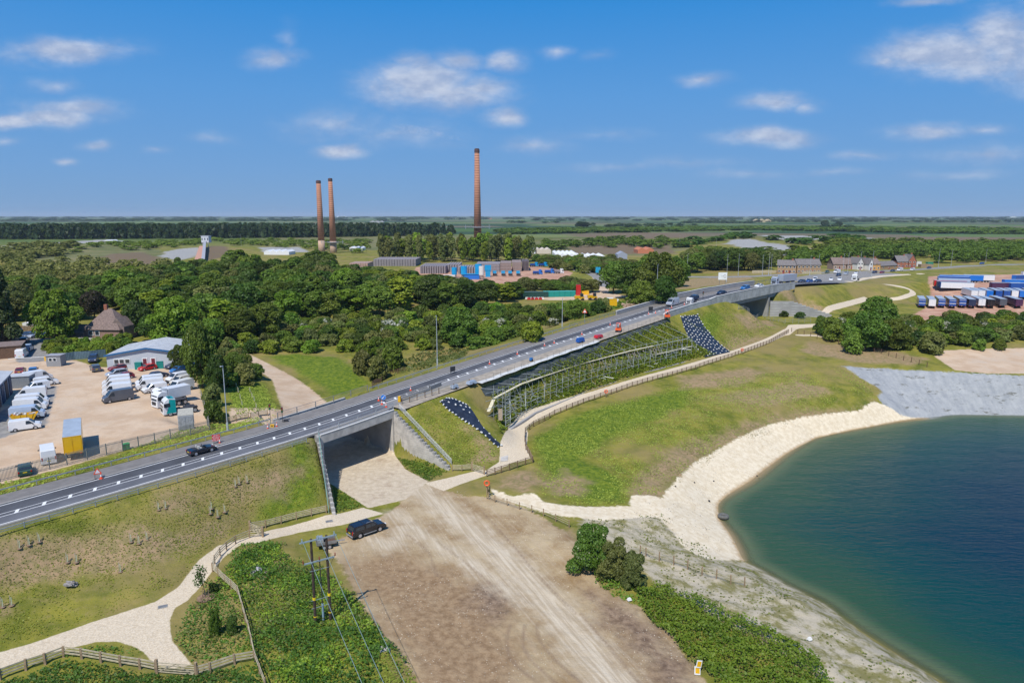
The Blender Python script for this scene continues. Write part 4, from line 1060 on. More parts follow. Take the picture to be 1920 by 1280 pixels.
for i in range(4): proto('bush%d' % i, crown_mesh('foliage', L_MID, 160 + i, 2.7, 3.6, .3, 'bush', 2300, .34, 18), trunk_mb(2.4, .10, 50 + i, 5, 1.0), 'stem')
for i in range(3): proto('haw%d' % i, crown_mesh('foliage', L_HAW, 170 + i, 2.9, 4.2, .3, 'bush', 2600, .34, 20, flower=.62), trunk_mb(2.8, .12, 60 + i, 5, 1.1), 'stem')
proto('elder0', crown_mesh('foliage', L_ELDER, 190, 2.7, 3.6, .2, 'bush', 11000, .16, 48, flower=.05), trunk_mb(2.6, .10, 77, 6, 1.2), 'stem')
for i in range(2): proto('fine%d' % i, crown_mesh('foliage', L_MID, 180 + i, 2.6, 3.6, .2, 'bush', 9500, .16, 44), trunk_mb(2.6, .10, 70 + i, 6, 1.2), 'stem')
SIZE = {'round': (5.9, 12.6), 'lush': (6.4, 12.6), 'tall': (4.5, 15), 'airy': (5.0, 16), 'conif': (4.8, 17), 'bush': (3.1, 4.3), 'haw': (3.3, 5.0), 'fine': (3.1, 4.3), 'elder': (3.1, 4.3)}
def plant(key, x, y, h, w, m, name, label, cat, group=None, z=None, parts=True):
 base = key.rstrip('0123456789'); R0, H0 = SIZE[base]
 if z is None: z = gz(x, y)
 cm, tm = PROTO[key]
 th = thing(name, label, cat, (x, y, z - .1), rng.uniform(0, 6.28), group)
 c = bpy.data.objects.new('foliage' if base in ('bush', 'haw', 'fine', 'elder') else 'crown', cm); link(c, th)
 if m is not None: c.material_slots[0].link = 'OBJECT'; c.material_slots[0].material = m
 t = bpy.data.objects.new('stem' if base in ('bush', 'haw', 'fine', 'elder') else 'trunk', tm); link(t, th)
 th.scale = (w / 2 / R0, w / 2 / R0 * rng.uniform(.9, 1.1), h / H0)
 return th
def plant_px(key, px, yb, yt, wpx, m, name, label, cat, group=None):
 q = HIT(px, yb); a = PITCH + math.atan((yt - 640) / F_PX)
 h = CAM_H - q.y * math.tan(a) - q.z; zc = q.y * ct + (CAM_H - q.z) * stt
 return plant(key, q.x, q.y, max(1.2, h), wpx * zc / F_PX, m, name, label, cat, group)
def inpoly(x, y, poly): return sdf_poly(np.array([x]), np.array([y]), poly)[0] > 0
def sample_region(poly, spacing, g, jitter=.45):
 xs = [p[0] for p in poly]; ys = [p[1] for p in poly]; o = []
 gx_, gy_ = np.meshgrid(np.arange(min(xs), max(xs), spacing), np.arange(min(ys), max(ys), spacing * .9))
 gx_[1::2] += spacing / 2
 gx_ = gx_ + g.uniform(-jitter, jitter, gx_.shape) * spacing; gy_ = gy_ + g.uniform(-jitter, jitter, gx_.shape) * spacing
 k = sdf_poly(gx_.ravel(), gy_.ravel(), poly) > 0
 return np.stack([gx_.ravel()[k], gy_.ravel()[k]], -1)
def to_px(x, y, z):
 d = CAM_H - z; zc = y * ct + d * stt
 return 960 + F_PX * x / zc, 640 + F_PX * (d * ct - y * stt) / zc
TONE = {'leaf_dark': 'dark green', 'leaf_mid': 'mid green', 'leaf_bright': 'bright green', 'leaf_olive': 'olive green', 'leaf_conifer': 'blackish green'}
MARKS = [(90, 'at left edge'), (200, 'near the hipped house'), (345, 'above the office building'), (440, 'above the yard corner'), (560, 'left of the twin chimneys'), (660, 'below the twin chimneys'), (760, 'between chimneys and brick stacks'), (880, 'below the left brick stacks'), (980, 'below the tall chimney'), (1080, 'near the green site cabins'),
         (1160, 'near the access road'), (1290, 'by the bridge clump'), (1370, 'left of the direction sign lamps'), (1450, 'behind the group of lamps'), (1540, 'behind the brick terrace'), (1640, 'behind the white gabled house'), (1720, 'below the first navy trailers'), (1800, 'under the middle of the trailer rows'), (1870, 'below the white trailer ends'), (9999, 'at right edge')]
def auto_label(base, m, h, hr, px, py, yf=0):
 where = next(t for lim, t in MARKS if px < lim); f = (h - hr[0]) / max(.1, hr[1] - hr[0])
 return '%s %s %s %s, %s' % (TONE.get(m.name, 'green'), 'low' if f < .33 else 'middling' if f < .66 else 'tall', base, where, ('front', 'second', 'third', 'rear')[min(3, int(yf * 4))] + ' row')
CAPS = ((-300, 470), (0, 500), (60, 530), (200, 500), (330, 488), (400, 478), (450, 466), (520, 480), (600, 468), (640, 490), (700, 499), (770, 506), (810, 511), (860, 519), (960, 522), (1110, 530), (1140, 490), (2400, 440))
def fill(pxpoly, spacing, keys, mats, hr, wr, name, label, cat, group, seed=1, avoid=None, cap=False):
 g = np.random.default_rng(seed); poly = PX(pxpoly); pts = sample_region(poly, spacing, g); n = 0
 pts = pts[np.argsort(-pts[:, 1])]; y_lo, y_hi = pts[:, 1].min(), pts[:, 1].max()
 for x, y in pts:
  if avoid and any(inpoly(x, y, a) for a in avoid): continue
  h = g.uniform(*hr); qx, qy = to_px(x, y, gz(x, y)); yt = interp(qx, [c_[0] for c_ in CAPS], [c_[1] for c_ in CAPS]) + g.uniform(-3, 7)
  if cap: h = min(h, CAM_H - y * math.tan(PITCH + math.atan((yt - 640) / F_PX)) - gz(x, y))
  if h < 2.5: continue
  m_ = mats[g.integers(len(mats))]; qx, qy = to_px(x, y, gz(x, y) + h * .7)
  plant(keys[g.integers(len(keys))], x, y, h, g.uniform(*wr), m_, name, auto_label(label, m_, h, hr, qx, qy, (y - y_lo) / (y_hi - y_lo + .01)), cat, group); n += 1
 print(label[:40], n)
RK = ['round%d' % i for i in range(5)]; BK = ['bush%d' % i for i in range(4)]
# big wood behind the road
fill([(225, 600), (190, 560), (250, 530), (340, 521), (560, 518), (700, 523), (780, 530), (860, 540), (965, 556), (965, 574), (800, 592), (640, 600), (560, 610), (480, 622), (430, 640), (300, 615)], 11.5, RK + ['tall0', 'tall2', 'airy0'], [L_DARK, L_DARK, L_MID, L_BRIGHT, L_MID, L_OLIVE], (9.5, 16.5), (12, 17.5), 'broadleaf_tree', 'tree in the big wood', 'tree', 'trees of the large wood behind the road', 3, cap=True)
# scrub between wood and road
grassy = [PX([(478, 664), (560, 660), (640, 664), (735, 690), (735, 720), (600, 760), (500, 700)]), PX([(735, 675), (800, 655), (880, 652), (870, 672), (800, 690), (740, 705)])]
fill([(440, 652), (500, 612), (620, 600), (800, 596), (965, 580), (1010, 590), (1140, 583), (1160, 578), (1090, 598), (1040, 608), (950, 640), (860, 662), (790, 680), (735, 700), (700, 700), (640, 668), (560, 664), (480, 668)], 6.6, BK, [L_MID, L_BRIGHT, L_OLIVE, L_MID, L_BRIGHT, L_OLIVE, L_DARK], (3.2, 6.0), (6.5, 9.5), 'scrub_bush', 'bush in the bypass scrub', 'bush', 'bushes in the scrub beside the bypass', 5, grassy)
for i, (px, yb, yt, w, l) in enumerate([(447, 640, 608, 30, 'creamy white hawthorn at the head of the pale track'), (568, 618, 596, 22, 'pinkish flowering hawthorn on wood edge above the meadow'), (616, 622, 592, 30, 'white hawthorn on wood edge above the meadow'), (730, 636, 594, 46, 'large cream blossomed hawthorn behind the meadow'), (757, 622, 592, 30, 'hawthorn just right of the large cream one'),
  (912, 618, 590, 26, 'left blossomed hawthorn of the middle scrub'), (938, 622, 592, 36, 'broad white hawthorn of the middle scrub'), (996, 612, 590, 14, 'small white hawthorn of the middle scrub'), (1037, 612, 592, 34, 'hawthorn beside the lamp column in front of the scrub'),
  (1575, 622, 592, 26, 'white hawthorn left of the big round tree'), (1702, 632, 596, 26, 'thin white hawthorn right of the big round tree'), (1750, 618, 590, 30, 'white hawthorn below the navy trailers'), (1772, 622, 600, 24, 'smaller hawthorn right of the one below the navy trailers'), (1842, 620, 592, 20, 'hawthorn below the white trailer end')]):
 plant_px('haw%d' % (i % 3), px, yb, yt, w, None, 'hawthorn_bush', l, 'bush')
# single trees round the yard, each its own
ONE = [('conif0', 8, 650, 470, 78, L_CONIF, 'tall dark pointed conifer at left edge of the photo'), ('conif0', -60, 660, 500, 80, L_CONIF, 'dark conifer just outside the left edge'), ('lush0', 106, 640, 531, 108, L_BRIGHT, 'big bright round tree behind the parked car row'), ('bush0', 102, 632, 598, 34, L_GOLD, 'small golden bush left of the hipped house'),
       ('bush1', 124, 630, 605, 26, L_GOLD, 'second golden bush beside the hipped house'), ('tall0', 88, 575, 512, 32, L_DARK, 'narrow dark poplar behind the bright round tree'), ('round1', 178, 600, 538, 50, L_COPPER, 'dark copper leaved tree behind the hipped house'), ('round2', 258, 628, 556, 64, L_DARK, 'dark tree just right of the hipped house'),
       ('lush1', 330, 660, 544, 112, L_BRIGHT, 'large lime green tree behind the pale office building'), ('round3', 285, 640, 585, 60, L_DARK, 'dark tree behind the office roof'), ('lush0', 380, 728, 590, 76, L_MID, 'tall green tree at the right end of the office building'), ('lush1', 340, 694, 640, 46, L_MID, 'leafy tree overlapping the office right wall'),
       ('lush0', 408, 735, 655, 50, L_DARK, 'dark tree between yard and pale track'), ('bush2', 400, 762, 716, 50, L_OLIVE, 'brownish olive bush at the yard corner'), ('bush3', 402, 786, 745, 44, L_MID, 'green bush at the yard fence corner'), ('lush1', 440, 700, 655, 44, L_MID, 'bush left of the pale track'), ('bush0', 460, 716, 676, 44, L_OLIVE, 'low bush beside the pale track'),
       ('lush0', 450, 640, 572, 90, L_MID, 'round tree above the start of the pale track'), ('round0', 400, 655, 590, 60, L_MID, 'tree left of the start of the pale track'), ('lush1', 500, 632, 560, 80, L_MID, 'bright tree right of the start of the pale track'), ('bush1', 710, 712, 660, 60, L_OLIVE, 'big olive bush at the right of the meadow'), ('bush2', 680, 700, 652, 50, L_OLIVE, 'olive bush on the meadow edge'),
       ('bush3', 735, 690, 640, 60, L_MID, 'bush behind the crash barrier right of meadow'), ('lush0', 860, 640, 566, 84, L_MID, 'large willow like bush in middle scrub'), ('bush0', 1000, 640, 596, 60, L_BRIGHT, 'lime green bush beside the blossom'), ('lush1', 1078, 600, 556, 56, L_MID, 'round dark bush right of the lamp column'),
       ('lush0', 1232, 560, 462, 100, L_MID, 'tallest tree of the clump behind the bridge wall'), ('lush1', 1188, 560, 484, 84, L_MID, 'left tree of the clump behind the bridge wall'), ('round1', 1262, 552, 472, 60, L_MID, 'right tree of the clump behind the bridge wall'), ('lush0', 1200, 575, 520, 70, L_MID, 'front tree of the clump behind the bridge wall'),
       ('lush1', 1246, 570, 510, 56, L_DARK, 'dark front tree of the clump by the lamp column'), ('round2', 1150, 550, 488, 60, L_MID, 'outer left tree of the clump behind the bridge'), ('round3', 1215, 550, 466, 60, L_MID, 'rear tree of the clump behind the bridge'), ('round0', 1275, 538, 490, 40, L_MID, 'small right hand tree of the clump behind the bridge'),
       ('lush1', 1642, 640, 545, 100, L_MID, 'big round tree below the trailer park'), ('lush0', 1620, 655, 575, 90, L_MID, 'tree in front of the big round one'), ('lush1', 1672, 655, 590, 70, L_MID, 'right hand tree below the big round one'), ('bush2', 1560, 638, 590, 56, L_MID, 'bush left of the big round tree by the path'), ('bush3', 1538, 625, 588, 34, L_MID, 'bush at the end of the cream path'),
       ('bush1', 1596, 662, 618, 54, L_MID, 'low bush above the timber fence'), ('bush0', 1744, 660, 616, 64, L_OLIVE, 'dense rounded bush standing forward of the others'), ('bush2', 1837, 656, 632, 30, L_MID, 'small round bush on the sand edge'), ('bush3', 1874, 655, 632, 32, L_MID, 'second small round bush on the sand edge'), ('bush1', 1470, 594, 580, 22, L_DARK, 'little bush at the foot of the retaining wall'), ('bush0', 1500, 596, 582, 26, L_DARK, 'second little bush at the foot of the retaining wall'),
       ('tall1', 335, 520, 478, 26, L_MID, 'pointed tree rising from the wood near the conveyor'), ('round4', 446, 522, 462, 70, L_MID, 'tall tree on the wood skyline left of the chimneys'), ('round1', 600, 518, 464, 80, L_MID, 'rounded tree in front of the chimney bases')]
for k, px, yb, yt, w, m, l in ONE: plant_px(k, px, yb, yt, w, m, 'bush' if k[:4] in ('bush',) else 'tree', l, 'bush' if k[:4] in ('bush',) else 'tree')
# hedges
fill([(78, 655), (130, 640), (150, 652), (225, 640), (252, 640), (250, 652), (205, 668), (120, 672), (95, 672)], 3.4, BK, [L_BRIGHT, L_MID, L_BRIGHT], (2.4, 3.6), (4.2, 5.4), 'hedge_bush', 'hedge bush behind the gate cabin', 'bush', 'hedge behind the gate cabin', 8)
fill([(420, 650), (445, 650), (478, 700), (488, 728), (425, 730), (415, 700)], 4.2, BK, [L_MID, L_OLIVE, L_DARK], (2.4, 4.5), (4.5, 6.5), 'scrub_bush', 'bush left of the pale track', 'bush', 'bushes left of the pale track', 9)
fill([(255, 640), (330, 630), (420, 630), (430, 650), (420, 660), (345, 668), (270, 655)], 8.5, RK, [L_DARK, L_MID], (7, 10), (9, 12), 'garden_tree', 'tree behind the office roof', 'tree', 'trees behind the office building', 10)
fill([(-160, 560), (60, 545), (200, 545), (225, 600), (150, 600), (40, 600), (-160, 640)], 12, RK, [L_MID, L_DARK, L_OLIVE], (7, 12), (11, 15), 'garden_tree', 'tree behind the car park', 'tree', 'trees behind the left car park', 11)
# shrubs on the right
fill([(1545, 632), (1600, 640), (1640, 660), (1740, 655), (1930, 640), (2050, 640), (2050, 600), (1920, 598), (1830, 600), (1700, 602), (1560, 612)], 6.4, BK, [L_MID, L_OLIVE, L_MID, L_BRIGHT, L_DARK], (3.2, 5.4), (7, 10), 'scrub_bush', 'shrub in the thicket', 'bush', 'shrubs between trailers and sand', 12)
# woods right and far
fill([(1285, 512), (1440, 508), (1450, 498), (1400, 494), (1300, 496)], 12, RK, [L_MID, L_DARK, L_OLIVE], (12, 17), (13, 17), 'roadside_tree', 'tree behind the link road', 'tree', 'dark tree line behind the link road', 13)
fill([(690, 494), (1000, 494), (1000, 484), (700, 484)], 13, ['airy0', 'airy1', 'tall0', 'airy1'], [L_OLIVE, L_OLIVE, L_BRIGHT], (17, 26), (10, 17), 'poplar_tree', 'feathery poplar', 'tree', 'poplars behind the brick stacks', 15)
fill([(960, 556), (1000, 548), (1045, 552), (1112, 556), (1115, 546), (1050, 540), (970, 542)], 7.5, RK, [L_MID, L_OLIVE], (5, 8), (8, 11), 'roadside_tree', 'small tree behind the green cabins', 'tree', 'tree row behind the green cabins', 16)
fill([(1080, 512), (1180, 520), (1190, 500), (1150, 490), (1000, 490), (1010, 498)], 9.5, RK + BK, [L_OLIVE, L_MID], (4, 8), (9, 14), 'roadside_tree', 'tree beside the brickworks road', 'tree', 'trees beside the brickworks access road', 17)
# heaps of scrub on the left, far hedges and the plantation: nobody could count these
def lod(seed, n, size, kind='round'):
 return crown(seed, 5.6, 11.5, 1.2, kind, n, size, 9)
def mass(name, label, cat, pts, hs, ws, m, n, size, kind='round', seed=0, zf=None):
 g = np.random.default_rng(seed); protos = [lod(seed * 10 + k, n, size, kind) for k in range(4)]
 Vs = []; Fs = []; Ts = []; off = 0
 for i, (x, y) in enumerate(pts):
  V_, F_, t_, _ = protos[i % 4]; a = g.uniform(0, 6.28); ca, sa = math.cos(a), math.sin(a)
  s = ws[i] / 12.0; q = np.empty_like(V_); q[:, 0] = (V_[:, 0] * ca - V_[:, 1] * sa) * s + x; q[:, 1] = (V_[:, 0] * sa + V_[:, 1] * ca) * s + y
  q[:, 2] = V_[:, 2] * hs[i] / 12.5 + (gz(x, y) if zf is None else zf)
  Vs.append(q); Fs.append(F_ + off); off += len(V_); Ts.append(np.clip(t_ * .6 + g.uniform(-.1, .5), 0, 1))
 V_ = np.concatenate(Vs)
 o = obj_mesh(name, mesh_np(name, V_, np.concatenate(Fs), m, {'tint': np.concatenate(Ts), 'flower': np.zeros(len(V_))}))
 return tag(o, label, cat, kind='stuff')
def mass_px(name, label, cat, poly, spacing, hr, wr, m, n=260, size=1.3, seed=1, kind='round', far=False, maxn=900):
 g = np.random.default_rng(seed)
 p = [P(a, b, PLAIN).xy[:] for a, b in poly] if far else PX(poly)
 pts = sample_region(p, spacing, g)[:maxn]
 print(name, len(pts)); return mass(name, label, cat, pts, g.uniform(*hr, len(pts)), g.uniform(*wr, len(pts)), m, n, size, kind, seed)
mass_px('plantation', 'long dark conifer plantation across the plain left of the tall chimney', 'wood', [(-100, 450), (300, 448), (560, 446), (940, 440), (935, 436), (560, 440), (300, 442), (-100, 444)], 13, (20, 27), (13, 18), L_CONIF, 130, 3.0, 41, 'cone', far=True)
mass_px('scrub', 'low rough scrub over the spoil heaps left of the conveyor house', 'scrub', [(-100, 545), (180, 540), (300, 518), (320, 500), (240, 505), (160, 498), (60, 500), (-100, 515)], 14, (4, 9), (9, 16), L_OLIVE, 300, 1.4, 42)
mass_px('scrub', 'grey green willow scrub beyond the spoil heaps on the left', 'scrub', [(0, 500), (60, 490), (140, 478), (140, 468), (90, 468), (20, 474), (-80, 480)], 17, (5, 9), (12, 20), L_OLIVE, 260, 1.7, 43)
mass_px('scrub', 'dotted bushes on the dry ground before the plantation', 'scrub', [(120, 478), (300, 470), (380, 458), (480, 462), (600, 472), (690, 476), (690, 452), (400, 451), (200, 456)], 25, (3, 6), (9, 20), L_MID, 160, 1.8, 44, far=True)
mass_px('scrub', 'pale scrub on the plain right of the tall chimney', 'scrub', [(1020, 474), (1100, 466), (1280, 470), (1290, 458), (1120, 455), (1000, 460)], 24, (4, 8), (12, 24), L_MID, 180, 1.9, 45, far=True)
mass_px('scrub', 'dark scrub band on the plain behind the brown field', 'scrub', [(940, 440), (1200, 436), (1400, 432), (1900, 440), (2000, 436), (1900, 430), (1400, 427), (1100, 430), (940, 432)], 36, (5, 9), (26, 44), L_MID, 130, 4.0, 46, far=True, maxn=600)
mass_px('scrub', 'scrub and small trees around the chalk diggings on the right', 'scrub', [(1300, 492), (1400, 484), (1560, 484), (1700, 470), (1990, 466), (1990, 456), (1700, 458), (1560, 462), (1540, 474), (1400, 476), (1290, 474)], 22, (4, 9), (14, 22), L_MID, 170, 1.9, 47, far=True)
mass_px('scrub', 'olive hedgerow clumps by the distant chalk heap', 'scrub', [(1270, 470), (1400, 458), (1500, 466), (1620, 462), (1620, 448), (1480, 462), (1380, 450), (1270, 462)], 34, (5, 8), (18, 28), L_DARK, 130, 2.4, 48, far=True)
mass_px('woodland', 'mixed green wood behind the houses and road on the far right', 'wood', [(1440, 500), (1560, 498), (1570, 488), (1750, 484), (1760, 496), (1830, 491), (1990, 488), (1990, 470), (1800, 470), (1600, 476), (1500, 486)], 13.5, (8, 13), (12, 18), L_MID, 620, 1.0, 51)
g_ = np.random.default_rng(50); hp = [];
for (x0, x1, y0, n_) in ((-100, 2000, 411.5, 150), (-100, 2000, 408.6, 160), (0, 560, 414.5, 70), (1000, 2000, 413.8, 60), (-100, 900, 424, 60), (1100, 1300, 425, 16), (1280, 1420, 418.5, 26), (1420, 1990, 416.8, 50), (500, 760, 414, 24), (950, 1060, 418, 6), (1540, 1600, 430, 6)):
 for k in range(n_):
  q = P(g_.uniform(x0, x1), y0 + g_.uniform(-.5, .5), PLAIN); hp.append((q.x, q.y))
hp = np.array([h for h in hp if h[1] < 20000]); dd = hp[:, 1]
mass('far_trees', 'distant hedgerows and shelter belts along the flat horizon', 'trees', hp, g_.uniform(9, 15, len(hp)) * np.clip(dd / 4500, 1, 1.6), dd * g_.uniform(.010, .022, len(hp)), L_FAR, 60, 3.4, 'round', 50, PLAIN)
for i, (px, yb, yt, w) in enumerate([(1092, 429, 414, 38), (1142, 429, 419, 20), (1154, 429, 419, 12), (1182, 430, 419, 26), (1242, 430, 421, 10), (1546, 426, 411, 20), (1572, 427, 414, 16)]):
 plant_px('round%d' % (i % 5), px, yb, yt, w, L_FAR, 'distant_tree', 'isolated dark tree far out on the flat fields', 'tree', 'lone trees on the far plain')
# ------------------------------------------------------------------ ground cover near the camera
def cover(name, label, cat, polys, dens, size, m, hmax, seed, tall=.5, raw=False, avoid=None, up=None, patch=None, flower=0):
 g = np.random.default_rng(seed); Ps = []; up = up or (1.5 if 'grass' in cat else .6)
 for pl in polys:
  p = pl if raw else PX(pl); xs = [q[0] for q in p]; ys = [q[1] for q in p]
  ar = (max(xs) - min(xs)) * (max(ys) - min(ys)); n = int(ar * dens)
  x = g.uniform(min(xs), max(xs), n); y = g.uniform(min(ys), max(ys), n)
  k = sdf_poly(x, y, p) > g.uniform(-.3, .6, n); x, y = x[k], y[k]
  if patch: k = fbm(x / patch[0], y / patch[0], seed, 3) + g.uniform(-.12, .12, len(x)) > patch[1]; x, y = x[k], y[k]
  Ps.append(np.stack([x, y], -1))
 p = np.concatenate(Ps); ms = eval_masks(p[:, 0], p[:, 1], ('path', 'slab', 'track', 'tarmac'))
 k = np.maximum.reduce([ms[q] for q in ms]) < -.05; p = p[k]
 hn = np.clip(.5 + 1.6 * fbm(p[:, 0] / 1.8, p[:, 1] / 1.8, seed + 5, 3), 0, 1)
 z = ground_z(p[:, 0], p[:, 1]) + hmax * hn * g.uniform(.15, 1, len(p)) ** tall
 N = g.normal(size=(len(p), 3)) * .6; N[:, 2] = np.abs(N[:, 2]) + up; N /= np.linalg.norm(N, axis=1)[:, None]
 V_, F_ = leaf_quads(np.column_stack([p, z]), N, size * g.uniform(.6, 1.5, len(p)), g)
 t_ = np.clip(.5 + 1.1 * fbm(p[:, 0] / 2.5, p[:, 1] / 2.5, seed + 9, 3) + g.uniform(-.35, .35, len(p)), 0, 1)
 o = obj_mesh(name, mesh_np(name, V_, F_, m, {'tint': np.repeat(t_, 4), 'flower': np.zeros(len(V_))}))
 print(name, len(p)); return tag(o, label, cat, kind='stuff')
W1 = [(430, 1060), (455, 1035), (520, 1020), (545, 1050), (600, 1060), (625, 1085), (660, 1110), (692, 1160), (722, 1200), (762, 1240), (790, 1300), (790, 1420), (560, 1420), (500, 1310), (470, 1230), (445, 1130), (405, 1085)]
cover('weeds', 'deep green nettles and brambles round the electricity poles', 'weeds', [W1], 44, .19, L_WEED, .75, 61, patch=(4, -.06))
cover('weeds', 'yellow green nettles in lighter patches round the electricity poles', 'weeds', [W1], 34, .18, L_BRIGHT, .45, 59, patch=(5, -.05))
cover('weeds', 'pale rough grass between the nettles by the electricity poles', 'grass', [W1], 30, .17, L_GRASS, .22, 58)
cover('weeds', 'tall weeds in front of the timber gate at bottom left', 'weeds', [[(-40, 1290), (60, 1262), (110, 1240), (300, 1268), (400, 1262), (480, 1248), (500, 1300), (560, 1420), (200, 1420), (-100, 1420)]], 40, .20, L_WEED, .6, 62)
cover('weeds', 'weedy green plot enclosed by the timber fences', 'weeds', [[(330, 1190), (350, 1140), (390, 1110), (420, 1090), (450, 1150), (470, 1225), (400, 1245), (352, 1240), (330, 1215)], [(190, 1210), (240, 1210), (262, 1225), (120, 1232)], [(385, 1095), (410, 1085), (430, 1120), (400, 1130)], [(420, 1030), (470, 1010), (540, 1020), (500, 1035), (440, 1055)]], 26, .18, L_WEED, .4, 63)
cover('bramble_bank', 'thick bramble hedge bank on the near side of the lake', 'brambles', [[(1192, 1105), (1230, 1100), (1290, 1120), (1360, 1150), (1440, 1185), (1500, 1215), (1545, 1260), (1580, 1330), (1440, 1420), (1390, 1330), (1330, 1270), (1285, 1225), (1240, 1180), (1205, 1150)]], 60, .19, L_BRIGHT, 1.5, 64, tall=.35)
cover('nettles', 'bright nettles at the foot of the elder bush', 'weeds', [[(1110, 1070), (1150, 1075), (1200, 1100), (1210, 1135), (1150, 1115), (1120, 1095)]], 20, .24, L_WEED, .6, 65)
cover('grass_tufts', 'rough grass tufts on the embankment left of the underpass', 'grass', [[(-100, 1020), (0, 1000), (340, 900), (560, 840), (606, 826), (610, 960), (470, 985), (410, 1015), (370, 1045), (330, 1098), (160, 1165), (0, 1215), (-100, 1260)]], 24, .15, L_GRASS, .10, 66, patch=(6, -.08))
cover('grass_tufts', 'grass on the roadside verge below the yard fence', 'grass', [[(-60, 915), (0, 905), (200, 862), (430, 795), (520, 780), (480, 795), (200, 872), (0, 930), (-60, 950)], [(425, 725), (500, 722), (522, 770), (440, 790)]], 12, .22, L_GRASS, .22, 67)
cover('grass_tufts', 'rough grass tufts on the slope between underpass and scaffolding', 'grass', [[(745, 772), (830, 745), (935, 832), (930, 868), (850, 872), (770, 800)], [(1275, 596), (1350, 574), (1400, 588), (1460, 612), (1400, 640), (1370, 655)]], 14, .2, L_GRASS, .14, 68, patch=(5, -.12))
cover('grass_tufts', 'lush grass strip in front of the right wing wall', 'grass', [[(738, 858), (790, 856), (838, 882), (800, 902), (775, 888)], [(622, 905), (645, 925), (680, 948), (630, 960)]], 22, .24, L_WEED, .4, 69)
cover('grass_tufts', 'long grass on the slope above the lake', 'grass', [[(1000, 815), (1060, 785), (1160, 750), (1300, 715), (1500, 690), (1580, 690), (1640, 725), (1640, 750), (1560, 765), (1439, 790), (1365, 825), (1300, 865), (1240, 925), (1180, 925), (1170, 945), (1080, 945), (1010, 925), (1000, 880)]], 14, .17, L_GRASS, .09, 70, patch=(7, -.05))
cover('reeds', 'tall pale reeds behind the middle crash barrier', 'reeds', [[(740, 705), (745, 680), (800, 658), (880, 654), (870, 672), (800, 690)]], 3.0, .5, L_OLIVE, 1.0, 71)
cover('nettles', 'dark green nettle bank in front of the site cabins', 'weeds', [[(1000, 575), (1050, 570), (1130, 571), (1180, 566), (1160, 578), (1090, 596), (1010, 590)]], 2.2, .7, L_WEED, 1.6, 72)
cover('dry_tufts', 'sparse dry grass tufts on the chalk bank by the lake', 'grass', [[(1100, 975), (1240, 960), (1390, 1060), (1500, 1115), (1620, 1200), (1760, 1300), (1640, 1330), (1500, 1230), (1300, 1125), (1190, 1060)]], 3, .22, L_OLIVE, .15, 73, patch=(3, .0))
cover('slope_plants', 'green planting on the steep reinforced slope behind the scaffolding', 'plants', [[RO(t, -5.6 - 0.02 * max(0, 100 - t)).xy[:] for t in range(84, 168, 6)] + [HIT(a, b).xy[:] for a, b in ((1342, 665), (1300, 674), (1200, 701), (1100, 733), (1000, 775), (958, 796), (940, 815))]], 34, .30, L_BRIGHT, .9, 74, raw=True)
cover('slope_plants', 'darker leafy shrubs in lower part of the reinforced slope', 'plants', [[(960, 800), (1000, 775), (1100, 733), (1200, 701), (1300, 674), (1300, 655), (1200, 672), (1100, 700), (1000, 745), (945, 785)]], 12, .36, L_BRIGHT, 1.4, 75, patch=(4, -.05))
cover('slope_plants', 'yellow flowering spurge clumps on the reinforced slope', 'plants', [[(900, 775), (1000, 735), (1100, 690), (1200, 650), (1260, 640), (1290, 660), (1200, 690), (1100, 725), (1000, 765)]], 8, .4, L_YEL, 1.3, 76, patch=(3.2, .24))
# elder and thorn at the end of the dirt field
plant_px('elder0', 1112, 1066, 970, 116, None, 'elder_bush', 'elder bush with cream flower heads beside the dirt field', 'bush')
plant_px('fine1', 1150, 1082, 1000, 100, L_OLIVE, 'thorn_bush', 'olive brown thorn bush behind the elder bush', 'bush')
plant_px('fine0', 1183, 1096, 1022, 84, L_OLIVE, 'thorn_bush', 'right hand thorn bush touching the timber fence', 'bush')
plant_px('fine1', 405, 1060 + 130, 1130, 34, L_WEED, 'young_bush', 'bushy sapling inside the fenced plot', 'bush')
plant_px('fine0', 436, 1188, 1150, 40, L_DARK, 'young_bush', 'dark round bush inside the fenced plot', 'bush')
plant_px('fine1', 400, 1108, 1088, 24, L_DARK, 'young_bush', 'small dark bush by the bend of the timber fence', 'bush')
plant_px('fine0', 940, 600 + 20, 590, 50, L_BRIGHT, 'young_bush', 'light green bush among the middle hawthorns', 'bush')
cover('pebbles', 'pale pebbles strewn over the dirt field', 'pebbles', [[(640, 1006), (735, 955), (800, 905), (930, 930), (1085, 1020), (1122, 1090), (1262, 1190), (1380, 1400), (820, 1400), (690, 1150)]], 5, .075, mat('pebble', (.52, .46, .36), .9, var=.4, scale=1.5), .05, 80, patch=(2.0, -.02))
cover('pebbles', 'grey and white stones scattered on the pale shore', 'pebbles', [[(1100, 975), (1180, 958), (1262, 905), (1439, 796), (1640, 752), (1686, 780), (1474, 849), (1342, 943), (1386, 1031), (1300, 1040)]], 5, .11, mat('pebble_grey', (.40, .36, .30), .9, var=.5, scale=1.5), .08, 81, patch=(1.6, .02))
cover('dry_tufts', 'straw coloured dry tufts on the left embankment', 'grass', [[(-100, 1050), (0, 1008), (160, 990), (440, 968), (350, 1035), (160, 1078), (0, 1100)], [(1185, 900), (1290, 830), (1450, 775), (1610, 768), (1507, 785), (1365, 834), (1240, 935)], [(300, 930), (600, 832), (600, 900), (400, 960)]], 12, .15, L_STRAW, .09, 82, patch=(4, .0))
